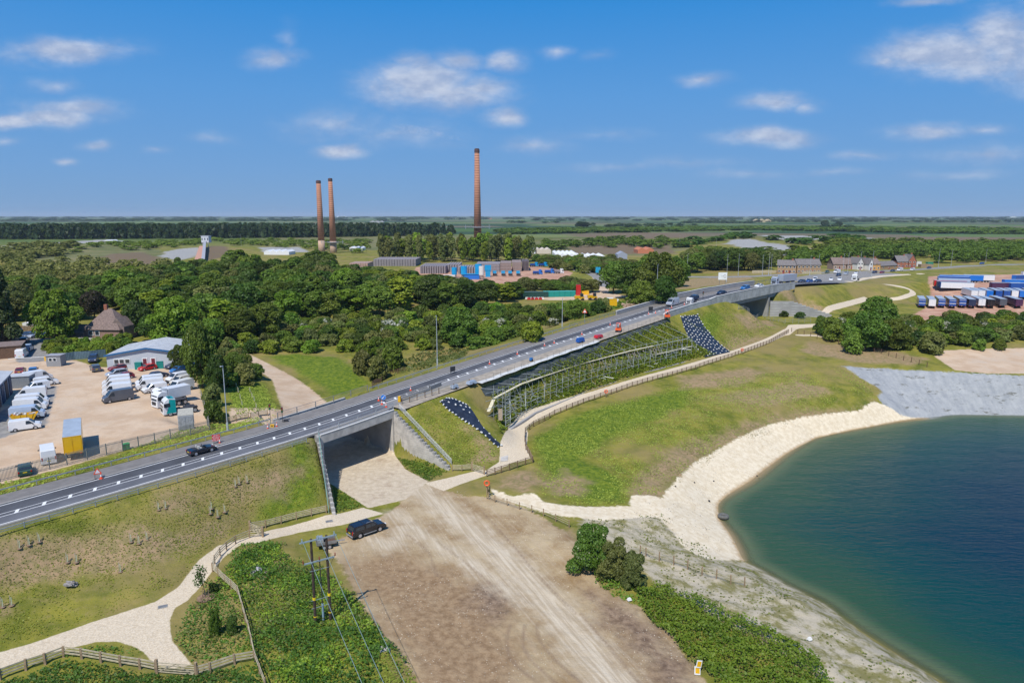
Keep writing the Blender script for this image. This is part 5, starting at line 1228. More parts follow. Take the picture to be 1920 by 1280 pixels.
cover('weeds', 'olive seeding docks and grasses standing among the nettles', 'weeds', [W1, [(330, 1190), (350, 1140), (390, 1110), (420, 1090), (450, 1150), (470, 1225), (352, 1240)]], 20, .16, L_OLIVE, .95, 84, patch=(3, .06))
# ================================================================== vehicles
def paint(name, col, metal=0.0, rough=.32): return mat('paint_' + name, col, rough, metal, var=.04, scale=1.5, coat=.35)
PC = {'white': paint('white', (.72, .73, .74)), 'black': paint('black', (.012, .013, .018), rough=.2), 'navy': paint('navy', (.018, .032, .075)), 'grey': paint('grey', (.085, .095, .115)), 'silver': paint('silver', (.44, .48, .54), .3), 'red': paint('red', (.50, .018, .02)),
      'maroon': paint('maroon', (.20, .014, .03)), 'blue': paint('blue', (.03, .16, .42)), 'teal': paint('teal', (.0, .30, .30)), 'green': paint('green', (.03, .07, .06)), 'palesilver': paint('palesilver', (.42, .50, .62)), 'orange': paint('orange', (.80, .12, .02)), 'yellow': paint('yellow', (.75, .42, .01)),
      'brown': paint('brown', (.10, .075, .06)), 'offwhite': paint('offwhite', (.60, .58, .52)), 'cyan': paint('cyan', (.01, .32, .62)), 'brightblue': paint('brightblue', (.012, .16, .58)), 'royal': paint('royal', (.014, .075, .31)), 'purple': paint('purple', (.07, .025, .07))}
M_GLASS = mat('vehicle_glass', (.025, .035, .045), .12, spec=.8, var=.2)
M_TYRE = mat('tyre', (.022, .022, .022), .85); M_RIM = mat('rim', (.50, .50, .52), .4, .5); M_TRIM = mat('black_trim', (.03, .03, .032), .6)
M_TAIL = mat('tail_light', (.45, .01, .01), .3); M_HEAD = mat('headlight', (.75, .78, .8), .15); M_PLATE_Y = mat('plate_yellow', (.75, .55, .02), .5); M_PLATE_W = mat('plate_white', (.75, .75, .72), .5)
M_ROOFG = mat('trailer_roof', (.33, .39, .46), .55, var=.12, scale=.5); M_CHAS = mat('chassis', (.035, .035, .04), .7)
def body_mesh(prof, W, belt, roof, tum, inset=.05):
 cx = sum(p[0] for p in prof) / len(prof); czz = sum(p[1] for p in prof) / len(prof); n = len(prof); vs = []
 yw = lambda z: W / 2 * (1 - tum * min(1, max(0, (z - belt) / max(.01, roof - belt))))
 for t, s in ((-1, 1), (-.93, 0), (.93, 0), (1, 1)):
  for x, z in prof:
   xx, z_ = x, z
   if s: xx = x - math.copysign(min(abs(x - cx), inset), x - cx); z_ = z - math.copysign(min(abs(z - czz), inset * .7), z - czz) if z > .9 * belt or z < .4 else z
   vs.append((xx, t * yw(z_), z_))
 fs = [tuple(range(n - 1, -1, -1))] + [tuple(3 * n + k for k in range(n))]
 for r in range(3):
  for k in range(n): fs.append((r * n + k, r * n + (k + 1) % n, (r + 1) * n + (k + 1) % n, (r + 1) * n + k))
 return vs, fs, yw
def arch(xc, r=.40, zb=.30):
 return [(xc - r, zb), (xc - r * .93, zb + r * .45), (xc - r * .5, zb + r * .82), (xc, zb + r * .95), (xc + r * .5, zb + r * .82), (xc + r * .93, zb + r * .45), (xc + r, zb)]
KINDS = {}
def car_kind(name, L, W, H, top, wheels, belt, tum, side_glass, ws, rw=None, wr=.32, zb=.26, hood_z=.8, extra=None):
 """top: outline above the sills from tail to nose"""
 prof = top[:]
 prof.append((L / 2, zb));
 for x in sorted(wheels, reverse=True): prof += arch(x, wr + .07, zb)[::-1]
 prof.append((-L / 2, zb))
 vs, fs, yw = body_mesh(prof, W, belt, H, tum)
 ps = []   # (name, MB, material key, smooth)
 ps.append(('body', MB().add(vs, fs), 'BODY'))
 def plate(poly, side, eps=.012):
  return MB().add([(x, side * (yw(z) + eps), z) for x, z in (poly if side > 0 else poly[::-1])], [tuple(range(len(poly) - 1, -1, -1))])
 for poly in side_glass:
  for s in (1, -1): ps.append(('side_window', plate(poly, s), M_GLASS))
 def cross(a, b, k=.86, eps=.02):
  d = Vector((b[0] - a[0], 0, b[1] - a[1])).normalized(); nrm = Vector((d.z, 0, -d.x)) if (b[0] < a[0]) else Vector((-abs(d.z), 0, abs(d.x)))
  if a[0] > b[0]: nrm = Vector((abs(d.z), 0, abs(d.x)))
  e = nrm * eps; ya, yb = yw(a[1]) * k, yw(b[1]) * k
  return MB().add([(a[0] + e.x, -ya, a[1] + e.z), (a[0] + e.x, ya, a[1] + e.z), (b[0] + e.x, yb, b[1] + e.z), (b[0] + e.x, -yb, b[1] + e.z)], [(0, 1, 2, 3)])
 if ws: ps.append(('windscreen', cross(ws[0], ws[1]), M_GLASS))
 if rw: ps.append(('rear_window', cross(rw[0], rw[1]), M_GLASS))
 for s in (1, -1):
  ps.append(('headlight', MB().box((L / 2 - .03, s * W * .36, hood_z - .12), (.12, W * .17, .14)), M_HEAD))
  ps.append(('tail_light', MB().box((-L / 2 + .03, s * W * .43, hood_z + .02), (.10, .16, .26 if H < 1.8 else .5)), M_TAIL))
  ps.append(('wing_mirror', MB().box((ws[0][0] - .25 if ws else .5, s * (W / 2 + .10), belt + .08), (.12, .2, .16)), M_TRIM))
 ps.append(('bumper', MB().box((L / 2 - .02, 0, zb + .14), (.14, W * .94, .24)), M_TRIM if H > 1.8 else 'BODY'))
 ps.append(('number_plate', MB().box((-L / 2 - .01, 0, zb + .42), (.03, .5, .12)), M_PLATE_Y))
 if extra: ps += extra(yw)
 KINDS[name] = dict(L=L, W=W, parts=ps, wheels=[(x, s * (W / 2 - .10), wr) for x in wheels for s in (1, -1)], wb=(min(wheels), max(wheels)))
car_kind('panel_van', 5.5, 2.02, 2.4, [(-2.75, 1.0), (-2.72, 2.25), (-2.6, 2.4), (-.5, 2.42), (1.05, 2.40), (1.30, 2.30), (2.02, 1.42), (2.50, 1.22), (2.72, .95)], (-1.85, 1.75), 1.2, .10, [[(.75, 1.35), (1.90, 1.38), (1.32, 2.05), (.8, 2.05)]], ((2.00, 1.44), (1.34, 2.26)), wr=.35, hood_z=1.02)
car_kind('small_van', 4.75, 1.88, 1.92, [(-2.37, .9), (-2.33, 1.78), (-2.2, 1.9), (.2, 1.92), (.65, 1.85), (1.45, 1.16), (2.15, .98), (2.36, .75)], (-1.45, 1.50), 1.0, .12, [[(.15, 1.12), (1.30, 1.14), (.68, 1.70), (.2, 1.70)]], ((1.43, 1.18), (.70, 1.80)), hood_z=.86)
car_kind('crew_van', 4.75, 1.88, 1.92, [(-2.37, .9), (-2.33, 1.78), (-2.2, 1.9), (.2, 1.92), (.65, 1.85), (1.45, 1.16), (2.15, .98), (2.36, .75)], (-1.45, 1.50), 1.0, .12, [[(.15, 1.12), (1.30, 1.14), (.68, 1.70), (.2, 1.70)], [(-.95, 1.14), (0, 1.14), (0, 1.68), (-.95, 1.68)]], ((1.43, 1.18), (.70, 1.80)), rw=((-2.36, 1.15), (-2.33, 1.7)), hood_z=.86)
car_kind('hatchback', 4.05, 1.75, 1.47, [(-2.02, .85), (-1.85, 1.05), (-1.55, 1.38), (-1.1, 1.46), (-.1, 1.47), (.25, 1.42), (1.05, .98), (1.80, .82), (2.02, .6)], (-1.27, 1.25), .92, .17, [[(-1.5, 1.0), (-.35, .98), (-.35, 1.38), (-1.3, 1.36)], [(-.28, .98), (.88, .99), (.25, 1.34), (-.28, 1.38)]], ((1.03, 1.0), (.28, 1.40)), ((-1.87, 1.06), (-1.57, 1.37)), hood_z=.74)
car_kind('saloon', 4.6, 1.8, 1.44, [(-2.3, .88), (-2.05, .98), (-1.65, 1.02), (-1.05, 1.38), (-.6, 1.44), (.15, 1.43), (1.05, .98), (1.95, .84), (2.3, .62)], (-1.38, 1.38), .93, .18, [[(-1.45, 1.02), (-.25, .99), (-.25, 1.36), (-1.0, 1.33)], [(-.18, .99), (.85, 1.0), (.15, 1.34), (-.18, 1.36)]], ((1.02, 1.0), (.2, 1.40)), ((-1.63, 1.04), (-1.08, 1.36)), hood_z=.76)
car_kind('estate_suv', 4.55, 1.86, 1.66, [(-2.27, .95), (-2.18, 1.2), (-1.95, 1.55), (-1.6, 1.64), (.1, 1.66), (.45, 1.6), (1.15, 1.12), (2.0, .98), (2.27, .72)], (-1.38, 1.38), 1.05, .15, [[(-1.95, 1.14), (-.35, 1.12), (-.35, 1.54), (-1.75, 1.52)], [(-.28, 1.12), (.98, 1.13), (.42, 1.50), (-.28, 1.54)]], ((1.13, 1.14), (.48, 1.58)), ((-2.19, 1.2), (-1.97, 1.54)), wr=.36, zb=.32, hood_z=.9)
def pickup_extra(yw):
 e = []
 for s in (1, -1): e.append(('side_step', MB().beam((-1.0, s * .98, .42), (1.0, s * .98, .42), .16, .06), M_GALV)); e.append(('roof_rail', MB().beam((-.4, s * .66, 1.84), (.5, s * .66, 1.84), .05, .05), M_GALV))
 e.append(('canopy_joint', MB().box((-.72, 0, 1.3), (.03, 1.92, 1.1)), M_TRIM)); e.append(('rear_bumper', MB().box((-2.68, 0, .48), (.16, 1.7, .16)), M_GALV)); return e
car_kind('pickup', 5.3, 1.9, 1.80, [(-2.65, 1.05), (-2.5, 1.18), (-2.3, 1.74), (-2.15, 1.80), (-.8, 1.80), (-.7, 1.82), (.35, 1.80), (.62, 1.72), (1.35, 1.20), (2.35, 1.08), (2.62, .82)], (-1.55, 1.60), 1.12, .14, [[(-2.2, 1.22), (-.85, 1.2), (-.85, 1.62), (-2.05, 1.62)], [(-.6, 1.2), (.20, 1.19), (.20, 1.64), (-.6, 1.64)], [(.27, 1.19), (1.15, 1.2), (.58, 1.62), (.27, 1.64)]], ((1.33, 1.22), (.65, 1.70)), ((-2.5, 1.22), (-2.32, 1.7)), wr=.40, zb=.40, hood_z=.98, extra=pickup_extra)
def conv_extra(yw):
 e = [('cockpit', MB().box((-.35, 0, .88), (1.3, 1.35, .06)), mat('cockpit', (.02, .02, .02), .7))]
 for s in (1, -1): e.append(('seat', MB().box((-.35, s * .36, .92), (.5, .48, .16)).box((-.62, s * .36, 1.08), (.14, .48, .42)), mat('pale_leather', (.45, .44, .40), .6)))
 e.append(('windscreen', MB().add([(.62, -.70, .92), (.62, .70, .92), (.22, .60, 1.26), (.22, -.60, 1.26)], [(0, 1, 2, 3), (3, 2, 1, 0)]), mat('pale_glass', (.30, .38, .34), .1)))
 e.append(('soft_top', MB().box((-1.15, 0, .94), (.42, 1.3, .10)), M_TRIM)); return e
car_kind('convertible', 4.1, 1.78, .98, [(-2.05, .82), (-1.85, .94), (-1.2, .97), (-.9, .90), (.5, .90), (.75, .95), (1.7, .80), (2.05, .58)], (-1.22, 1.22), .8, .06, [], None, wr=.34, hood_z=.74, extra=conv_extra)
KINDS['convertible']['parts'] = [p for p in KINDS['convertible']['parts'] if p[0] != 'wing_mirror'] + [('wing_mirror', MB().box((.45, s * .98, .98), (.14, .18, .12)), 'BODY') for s in (1, -1)]
def lorry(name, cab_c2=None, box=None, flat=False, axles=(-1.9, -3.2)):
 ps = []
 vs, fs, yw = body_mesh([(.1, .45), (.1, 3.2), (.25, 3.35), (1.4, 3.45), (2.0, 3.05), (2.3, 2.3), (2.38, 1.6), (2.42, .45), (1.95, .45)] + arch(1.2, .55, .45)[::-1] + [(.5, .45)], 2.45, 2.0, 3.4, .05)
 ps.append(('cab', MB().add(vs, fs), 'BODY'))
 ps.append(('windscreen', MB().add([(2.41, -1.05, 1.75), (2.41, 1.05, 1.75), (2.17, .98, 2.72), (2.17, -.98, 2.72)], [(0, 1, 2, 3)]), M_GLASS))
 for s in (1, -1):
  ps.append(('side_window', MB().add([(x, s * (yw(z) + .012), z) for x, z in ([(1.1, 1.85), (2.15, 1.8), (2.05, 2.55), (1.1, 2.6)][::-s])], [(0, 1, 2, 3)]), M_GLASS))
  ps.append(('headlight', MB().box((2.40, s * .95, .85), (.1, .4, .2)), M_HEAD)); ps.append(('wing_mirror', MB().box((2.15, s * 1.42, 2.3), (.15, .28, .6)), M_TRIM)); ps.append(('fuel_tank', MB().cyl((-1.0, s * .95, .75), (-.1, s * .95, .75), .3, n=8), M_CHAS))
 ps.append(('grille', MB().box((2.43, 0, 1.2), (.06, 1.5, .65)), M_TRIM)); ps.append(('roof_hatch', MB().box((1.0, 0, 3.46), (.5, .5, .08)), M_TRIM))
 ps.append(('chassis', MB().box((-1.6, 0, .85), (4.6, .9, .28)), M_CHAS))
 if flat: ps.append(('deck', MB().box((-2.0, 0, 1.15), (4.0, 2.3, .15)), M_CHAS))
 elif box: ps.append(('box_body', MB().box((-2.3, 0, 2.1), (4.6, 2.45, 2.1)), box))
 else: ps.append(('fifth_wheel', MB().cyl((-2.3, 0, 1.02), (-2.3, 0, 1.16), .55, n=10), M_CHAS)); ps.append(('mudguard', MB().box((-2.5, 0, 1.1), (2.0, 2.3, .06)), M_CHAS))
 if cab_c2: ps.append(('side_panel', MB().add([(x, s * (yw(z) + .014), z) for s in (1,) for x, z in [(.15, .6), (.15, 3.1), (1.2, 3.3), (1.5, 1.6), (1.9, .6)]] + [(x, -(yw(z) + .014), z) for x, z in [(1.9, .6), (1.5, 1.6), (1.2, 3.3), (.15, 3.1), (.15, .6)]] + [(.3, -1.15, 3.37), (1.35, -1.15, 3.47), (1.35, 1.15, 3.47), (.3, 1.15, 3.37)], [(0, 1, 2, 3, 4), (5, 6, 7, 8, 9), (10, 11, 12, 13)]), cab_c2))
 KINDS[name] = dict(L=6.5, W=2.45, parts=ps, wheels=[(x, s * 1.08, .5) for x in (1.2,) + tuple(axles) for s in (1, -1)], wb=(axles[-1], 1.2))
lorry('tractor_unit'); lorry('teal_tractor', PC['teal']); lorry('box_lorry', box=PC['white']); lorry('flat_lorry', flat=True)
def trailer_kind(name, roof=None, stripe=None, L=13.6):
 ps = [('box_body', MB().box((0, 0, 2.52), (L, 2.5, 2.66)), 'BODY'), ('roof', MB().box((0, 0, 3.87), (L - .06, 2.46, .05)), roof or M_ROOFG), ('chassis', MB().box((0, .45, 1.02), (L - .5, .15, .3)).box((0, -.45, 1.02), (L - .5, .15, .3)), M_CHAS)]
 fr = MB()
 for s in (1, -1): fr.box((-L / 2, s * 1.2, 2.52), (.08, .09, 2.68)); fr.box((L / 2, s * 1.2, 2.52), (.08, .09, 2.68))
 fr.box((-L / 2, 0, 3.82), (.08, 2.5, .1)); fr.box((-L / 2, 0, 1.2), (.1, 2.5, .12)); ps.append(('end_frame', fr, 'FRAME'))
 for s in (1, -1): ps.append(('door', MB().box((-L / 2 - .03, s * .58, 2.5), (.05, 1.08, 2.45)), 'END')); ps.append(('tail_light', MB().box((-L / 2 - .02, s * .95, 1.08), (.08, .35, .12)), M_TAIL))
 ps.append(('front_panel', MB().box((L / 2 + .03, 0, 2.5), (.05, 2.3, 2.5)), 'END')); ps.append(('support_leg', MB().box((L / 2 - 3.2, .7, .55), (.15, .15, 1.0)).box((L / 2 - 3.2, -.7, .55), (.15, .15, 1.0)), M_CHAS))
 if stripe: ps.append(('stripe', MB().box((-L / 2 - .07, 0, 2.15), (.02, 2.3, .22)).box((-L / 2 - .07, 0, 3.35), (.02, 2.3, .12)), PC['white']))
 KINDS[name] = dict(L=L, W=2.5, parts=ps, wheels=[(-L / 2 + o_, s * 1.05, .48) for o_ in (2.2, 3.5, 4.8) for s in (1, -1)], wb=(-L / 2 + 2.2, L / 2 - 2))
trailer_kind('box_trailer'); trailer_kind('striped_trailer', stripe=True); trailer_kind('short_trailer', L=11.0)
_wheel = {}
def wheel_me(r, w=.22):
 k = (r, w)
 if k not in _wheel:
  a = MB().cyl((0, -w / 2, 0), (0, w / 2, 0), r, n=12); b = MB().cyl((0, -w / 2 - .012, 0), (0, w / 2 + .012, 0), r * .62, n=10)
  ms = []
  for q, m, n in ((a, M_TYRE, 'wheel'), (b, M_RIM, 'rim')):
   me = bpy.data.meshes.new(n); me.from_pydata([tuple(v) for v in q.v], [], q.f); me.materials.append(m); ms.append(me)
  _wheel[k] = ms
 return _wheel[k]
def make_vehicle(kind, color, name, label, cat, loc, rz, group=None, end=None, frame=None, drop=()):
 K = KINDS[kind]; th = thing(name, label, cat, tuple(loc), rz, group)
 if 'me' not in K:
  K['me'] = []
  for n, b, m in K['parts']:
   me = bpy.data.meshes.new(n); me.from_pydata([tuple(v) for v in b.v], [], b.f); me.materials.append(m if not isinstance(m, str) else PC['white']); me.update(); K['me'].append((n, me, m))
 for n, me, m in K['me']:
  if n in drop: continue
  o = bpy.data.objects.new(n, me); link(o, th)
  if isinstance(m, str):
   mm = {'BODY': color, 'END': end or color, 'FRAME': frame or end or color}[m]
   o.material_slots[0].link = 'OBJECT'; o.material_slots[0].material = PC[mm] if isinstance(mm, str) else mm
 for x, y, r in K['wheels']:
  a, b = wheel_me(r, .28 if r > .45 else .22)
  o = bpy.data.objects.new('wheel', a); link(o, th); o.location = (x, y, r); q = bpy.data.objects.new('rim', b); link(q, o)
 return th
def park(kind, color, rear, front, label, name=None, cat=None, group=None, road=False, scale=1.0, **k):
 """rear, front: pixels where the visible side's rear and front wheels stand"""
 K = KINDS[kind]; f_ = PR if road else HIT
 a, b = f_(*rear), f_(*front); d = (b - a); d.z = 0; d.normalize(); n = Vector((-d.y, d.x, 0)); mid = (a + b) / 2
 if n.dot(Vector((mid.x, mid.y, 0))) < 0: n = -n
 c = mid + n * (K['W'] / 2 - .1) - d * sum(K['wb']) / 2
 c.z = (a.z + b.z) / 2 + .02
 o = make_vehicle(kind, color, name or kind, label, cat or 'van', c, math.atan2(d.y, d.x), group, **k); o.scale = (scale,) * 3
 if road: o.rotation_euler[1] = -math.asin(max(-.08, min(.08, (b.z - a.z) / max(1, (b - a).length))))
 return o
def park_end(kind, color, px, py, head, label, near='rear', name=None, cat=None, group=None, road=False, **k):
 """px, py: ground below the middle of the nearest end; head: heading in degrees against the line of sight, 90 = straight away"""
 K = KINDS[kind]; a = (PR if road else HIT)(px, py); head = head + math.degrees(math.atan2(-a.x, a.y)); d = Vector((math.cos(R(head)), math.sin(R(head)), 0))
 c = a + d * (K['L'] / 2 if near == 'rear' else -K['L'] / 2)
 z = a.z if not road else float(zr(road_t(c.x, c.y)))
 return make_vehicle(kind, color, name or kind, label, cat or 'van', (c.x, c.y, z + .02), R(head), group, **k)
GL = 'vans parked nose outward along the workshop'; GR = 'vans parked nose left in the middle of the yard'; GC = 'cars parked in the yard'
park('small_van', 'white', (26, 810), (70, 804), 'white panel van nearest the camera in front of the yellow skip', group=GL)
park('panel_van', 'palesilver', (22, 789), (79, 783), 'pale silver van directly behind the yellow skip', group=GL)
park('panel_van', 'white', (28, 773), (84, 768), 'white van behind the pale silver van, front of a pair', group=GL)
park('panel_van', 'white', (32, 765), (88, 759), 'white van half hidden behind the front one of its pair', group=GL)
park('panel_van', 'white', (77, 747), (40, 751), 'white van with roof rack and nose toward the workshop', group=GL)
park('crew_van', 'white', (92, 729), (50, 736), 'white van with two side windows behind the roof rack van', group=GL)
park('small_van', 'white', (72, 725), (103, 721), 'white van with teal cab pointing right', name='two_tone_van', group=GL)
park('panel_van', 'white', (56, 718), (92, 712), 'white van behind the teal fronted van', group=GL)
park_end('hatchback', 'blue', 62, 702, 85, 'bright blue hatchback near the workshop corner', cat='car', group=GC)
park_end('hatchback', 'maroon', 36, 703, 80, 'dark red car beside the workshop gable', cat='car', group=GC)
park_end('panel_van', 'white', 37, 673, 78, 'white van parked in the lane outside the barrier', near='rear')
park_end('small_van', 'palesilver', 50, 660, 78, 'pale silver van in front of the white lane van')
park_end('estate_suv', 'navy', 43, 644, 78, 'dark car under the bush at the head of the lane', cat='car')
for i, (x, y, c, l) in enumerate([(36, 634, 'navy', 'leftmost dark blue car of the four in the far car park'), (44, 634.5, 'grey', 'second, grey green car of the four in the far car park'), (54, 635, 'silver', 'silver car third in the far car park row'), (73, 635, 'palesilver', 'pale blue silver car at right end of the far car park row')]):
 park_end('estate_suv', c, x, y, 215, l, near='front', cat='car', group='four cars in the far car park')
park_end('estate_suv', 'royal', 12, 628, 200, 'blue vehicle at far left of the car park', near='front', cat='car')
park_end('panel_van', 'white', 93, 872, 91, 'white van seen from behind near the palisade fence')
park_end('hatchback', 'green', 48, 894, 90, 'dark green car seen from behind close to the palisade fence', cat='car', group=GC)
park_end('pickup', 'navy', 173, 681, 262, 'dark navy pickup facing the camera by the metal fence', near='front', cat='car', group=GC)
park_end('estate_suv', 'grey', 182, 698, 97, 'dark 4x4 seen from behind next to the office building', cat='car', group=GC)
park('saloon', 'maroon', (239, 692), (213, 696), 'maroon saloon along the office wall', cat='car', group=GC)
park('estate_suv', 'silver', (235, 704), (209, 708), 'silver hatchback with nose left in front of the maroon saloon', cat='car', group=GC)
park('hatchback', 'maroon', (248, 709), (224, 713), 'wine red hatchback squeezed behind the white vans', cat='car', group=GC)
park('hatchback', 'red', (291, 692), (269, 696), 'bright red hatchback in front of the office doors', cat='car', group=GC)
park('estate_suv', 'navy', (345, 688), (318, 693), 'dark navy SUV right of the office bins', cat='car', group=GC)
park('hatchback', 'blue', (350, 695), (328, 700), 'blue hatchback beyond the dark SUV', cat='car', group=GC); park('saloon', 'navy', (357, 700), (327, 706), 'dark blue saloon in front of the blue hatchback', cat='car', group=GC)
park('hatchback', 'navy', (290, 710), (312, 706), 'navy hatchback with nose right behind the white vans', cat='car', group=GC)
park('panel_van', 'white', (244, 722), (194, 727), 'rearmost white van of the left cluster', group=GR); park('panel_van', 'white', (246, 729), (193, 734), 'white van second from the back in left cluster', group=GR)
park('panel_van', 'white', (246, 738), (195, 743), 'white van with side box third in the left cluster', group=GR); park('small_van', 'white', (243, 745), (204, 750), 'low white van just behind the dark grey van', group=GR)
park('panel_van', 'grey', (243, 750), (206, 756), 'dark grey van with white lettering, front of the left cluster', group=GR)
park('panel_van', 'white', (302, 722), (262, 727), 'rear white van of the middle cluster', group=GR); park('panel_van', 'white', (306, 728), (258, 733), 'tall white van in front of the middle cluster', group=GR); park('small_van', 'white', (308, 733), (276, 738), 'small white van with black bumper in the middle cluster', group=GR)
park('small_van', 'white', (352, 712), (320, 717), 'rear white pickup of the right cluster', group=GR); park('small_van', 'offwhite', (360, 718), (328, 723), 'off white van with dark flatbed in the right cluster', group=GR); park('panel_van', 'white', (364, 730), (326, 736), 'long white van beside the right hand trees', group=GR)
LG = 'lorries parked beside the right hand yard fence'
park('box_lorry', 'white', (352, 752), (300, 759), 'white box lorry with double rear axle in the yard', cat='lorry', group=LG)
park('tractor_unit', 'white', (350, 759), (304, 765), 'white lorry cab behind the teal one', cat='lorry', group=LG)
park('teal_tractor', 'white', (366, 773), (320, 780), 'teal and white lorry cab with bare chassis', cat='lorry', group=LG)
park_end('short_trailer', 'yellow', 140, 863, 88, 'yellow lorry trailer with grey roof and long shadow in the yard', name='lorry_trailer', cat='trailer')
park('convertible', 'black', (366, 855), (399, 846), 'black open top sports car on the dark lane', name='sports_car', cat='car', road=True)
park('pickup', 'black', (672, 1010), (715, 995), 'black pickup truck with hard top beside the dirt field', name='pickup_truck', cat='pickup')
# traffic on the bridge
def on_road(kind, color, t, off, label, toward=True, **k):
 q = RO(t, off, .02); d = road_dir(t)
 if toward: d = -d
 sl = (float(zr(t + 2)) - float(zr(t - 2))) / 4 * (-1 if toward else 1)
 o = make_vehicle(kind, color, k.pop('name', kind), label, k.pop('cat', 'car'), q, math.atan2(d.y, d.x), **k); o.rotation_mode = 'XYZ'; o.rotation_euler = (0, -math.atan(sl), math.atan2(d.y, d.x)); return o
def tpx(px, py): q = PR(px, py); return road_t(q.x, q.y)
on_road('panel_van', 'silver', tpx(1262, 575) + 2.5, 4.8, 'silver van driving toward the camera past the roadworks', cat='van')
on_road('flat_lorry', 'white', 191, 1.3, 'white works lorry with orange load behind the bridge wall', cat='lorry').scale = (.62, .8, .66)
on_road('estate_suv', 'navy', 199, 4.8, 'dark blue people carrier next to the traffic light on the bridge').scale = (1, 1, 1.1)
on_road('saloon', 'navy', 218, 4.6, 'dark blue saloon on the bridge after the people carrier'); on_road('estate_suv', 'blue', 236, 4.6, 'blue car near the end of the far wall'); on_road('saloon', 'white', 247, 4.4, 'white car just ahead of the lorry')
on_road('tractor_unit', 'silver', 262, 4.4, 'lorry cab pulling a grey trailer on the bridge', cat='lorry', name='articulated_lorry')
tr = on_road('box_trailer', 'silver', 271.5, 4.4, 'long grey curtain trailer behind the bridge lorry', cat='trailer', end='silver'); tr.scale = (.9, 1, 1)
for i, (t, c, k_) in enumerate([(285, 'navy', 'saloon'), (292, 'royal', 'hatchback'), (300, 'navy', 'saloon')]): on_road(k_, c, t, 4.4, ['dark car first in the queue after the lorry', 'blue car second in the queue after the lorry', 'dark car third in the queue after the lorry'][i], group='queue behind the lorry')
park('saloon', 'white', (1524, 527), (1514, 529), 'white car left of the white van on the roundabout', cat='car'); park('small_van', 'white', (1537, 526), (1526, 528), 'white pickup van on the roundabout edge', cat='van'); park('saloon', 'white', (1568, 525), (1555, 527), 'white saloon left of the lorry cab', cat='car'); park('estate_suv', 'white', (1583, 525), (1572, 527), 'white car touching the lorry cab rear', cat='car')
park('tractor_unit', 'white', (1624, 525), (1592, 528), 'white lorry cab with empty black chassis', name='lorry_cab', cat='lorry'); park('estate_suv', 'navy', (1580, 517), (1570, 519), 'blue car behind the lorry cab on the roundabout', cat='car'); park('estate_suv', 'silver', (1594, 514), (1584, 516), 'silver van beyond the roundabout', cat='car'); park('saloon', 'white', (1612, 513), (1604, 515), 'white car by the house hedge', cat='car')
park('estate_suv', 'green', (1558, 511), (1549, 513), 'dark car beside the brick terrace end', cat='car'); park('panel_van', 'white', (1578, 512), (1566, 513), 'long white van behind the silver van', cat='van')
for px, py, c, k_, l in [(1642, 512, 'navy', 'estate_suv', 'dark car in front of the orange gable'), (1656, 512, 'maroon', 'hatchback', 'dark red car on the road by the houses'), (1676, 509, 'navy', 'saloon', 'dark car right of the dark red one'), (1690, 508, 'white', 'panel_van', 'white motorhome parked below the red brick house'), (1713, 507, 'white', 'small_van', 'white van turning near the start of the path'),
                         (1662, 503, 'silver', 'hatchback', 'pale car in the house forecourt'), (1670, 503, 'silver', 'saloon', 'second pale car in the house forecourt'), (1744, 503, 'navy', 'saloon', 'dark car on the road right of the brick house'), (1843, 495, 'royal', 'estate_suv', 'blue car on the road by the tall hedge')]:
 park(k_, c, (px + 6, py), (px - 6, py + 1), l, cat='car')
# trailer park
TG = 'parked lorry trailers in the compound'
def tr_side(color, x0, x1, y, label, end=None, kind='box_trailer'):
 a, b = HIT(x1, y), HIT(x0, y); d = (b - a).normalized(); c = (a + b) / 2; c.z += .02
 return make_vehicle(kind, color, 'lorry_trailer', label, 'trailer', c, math.atan2(d.y, d.x), TG, end=end)
A0 = HIT(1763, 547.5); dA = Vector((.93, -.36, 0)).normalized(); dB = Vector((.36, .93, 0)).normalized()
def row_a(k, color, end, label, shift=0.0):
 c = A0 + dA * (6.8 + shift) + dB * (1.3 + k * 3.6); o = make_vehicle('box_trailer', color, 'lorry_trailer', label, 'trailer', (c.x, c.y, gz(c.x, c.y)), math.atan2(-dA.y, -dA.x), TG, end=end)
row_a(0, 'white', 'brightblue', 'white sided trailer with blue front, nearest of the stacked row'); row_a(1, 'navy', 'navy', 'dark trailer second in the stacked row', -1.0); row_a(2, 'red', 'red', 'red trailer in the stacked row', -1.5); row_a(3.3, 'palesilver', 'blue', 'pale roofed trailer behind the red one', 1)
row_a(5, 'royal', 'brightblue', 'dark blue trailer behind the pale roofed one', 2); row_a(7, 'brightblue', 'brightblue', 'bright blue trailer far back in the stacked row', 4); row_a(10, 'brightblue', 'brightblue', 'blue trailer at the far left back of the compound', 12); row_a(11.2, 'white', 'brightblue', 'white and blue trailer farthest back of the compound', 18)
for i, (px, c, e, kk, l) in enumerate([(1826, 'white', 'white', 'box_trailer', 'white trailer end with long side visible, leftmost of the middle fan'), (1840, 'white', 'white', 'box_trailer', 'second white trailer end of the middle fan'), (1855, 'royal', 'brightblue', 'box_trailer', 'bright blue trailer end of the middle fan'), (1872, 'navy', 'royal', 'box_trailer', 'dark navy trailer end right of the bright blue one'),
          (1887, 'navy', 'royal', 'box_trailer', 'second dark navy trailer end of the middle fan'), (1902, 'white', 'white', 'box_trailer', 'white trailer end right of the navy pair'), (1917, 'brightblue', 'brightblue', 'box_trailer', 'blue trailer end at the photo edge'), (1934, 'navy', 'royal', 'box_trailer', 'navy trailer just beyond the photo edge')]):
 park_end(kk, c, px, 561 + i * .15, 107 - i * 0.6, l, name='lorry_trailer', cat='trailer', group=TG, end=e)
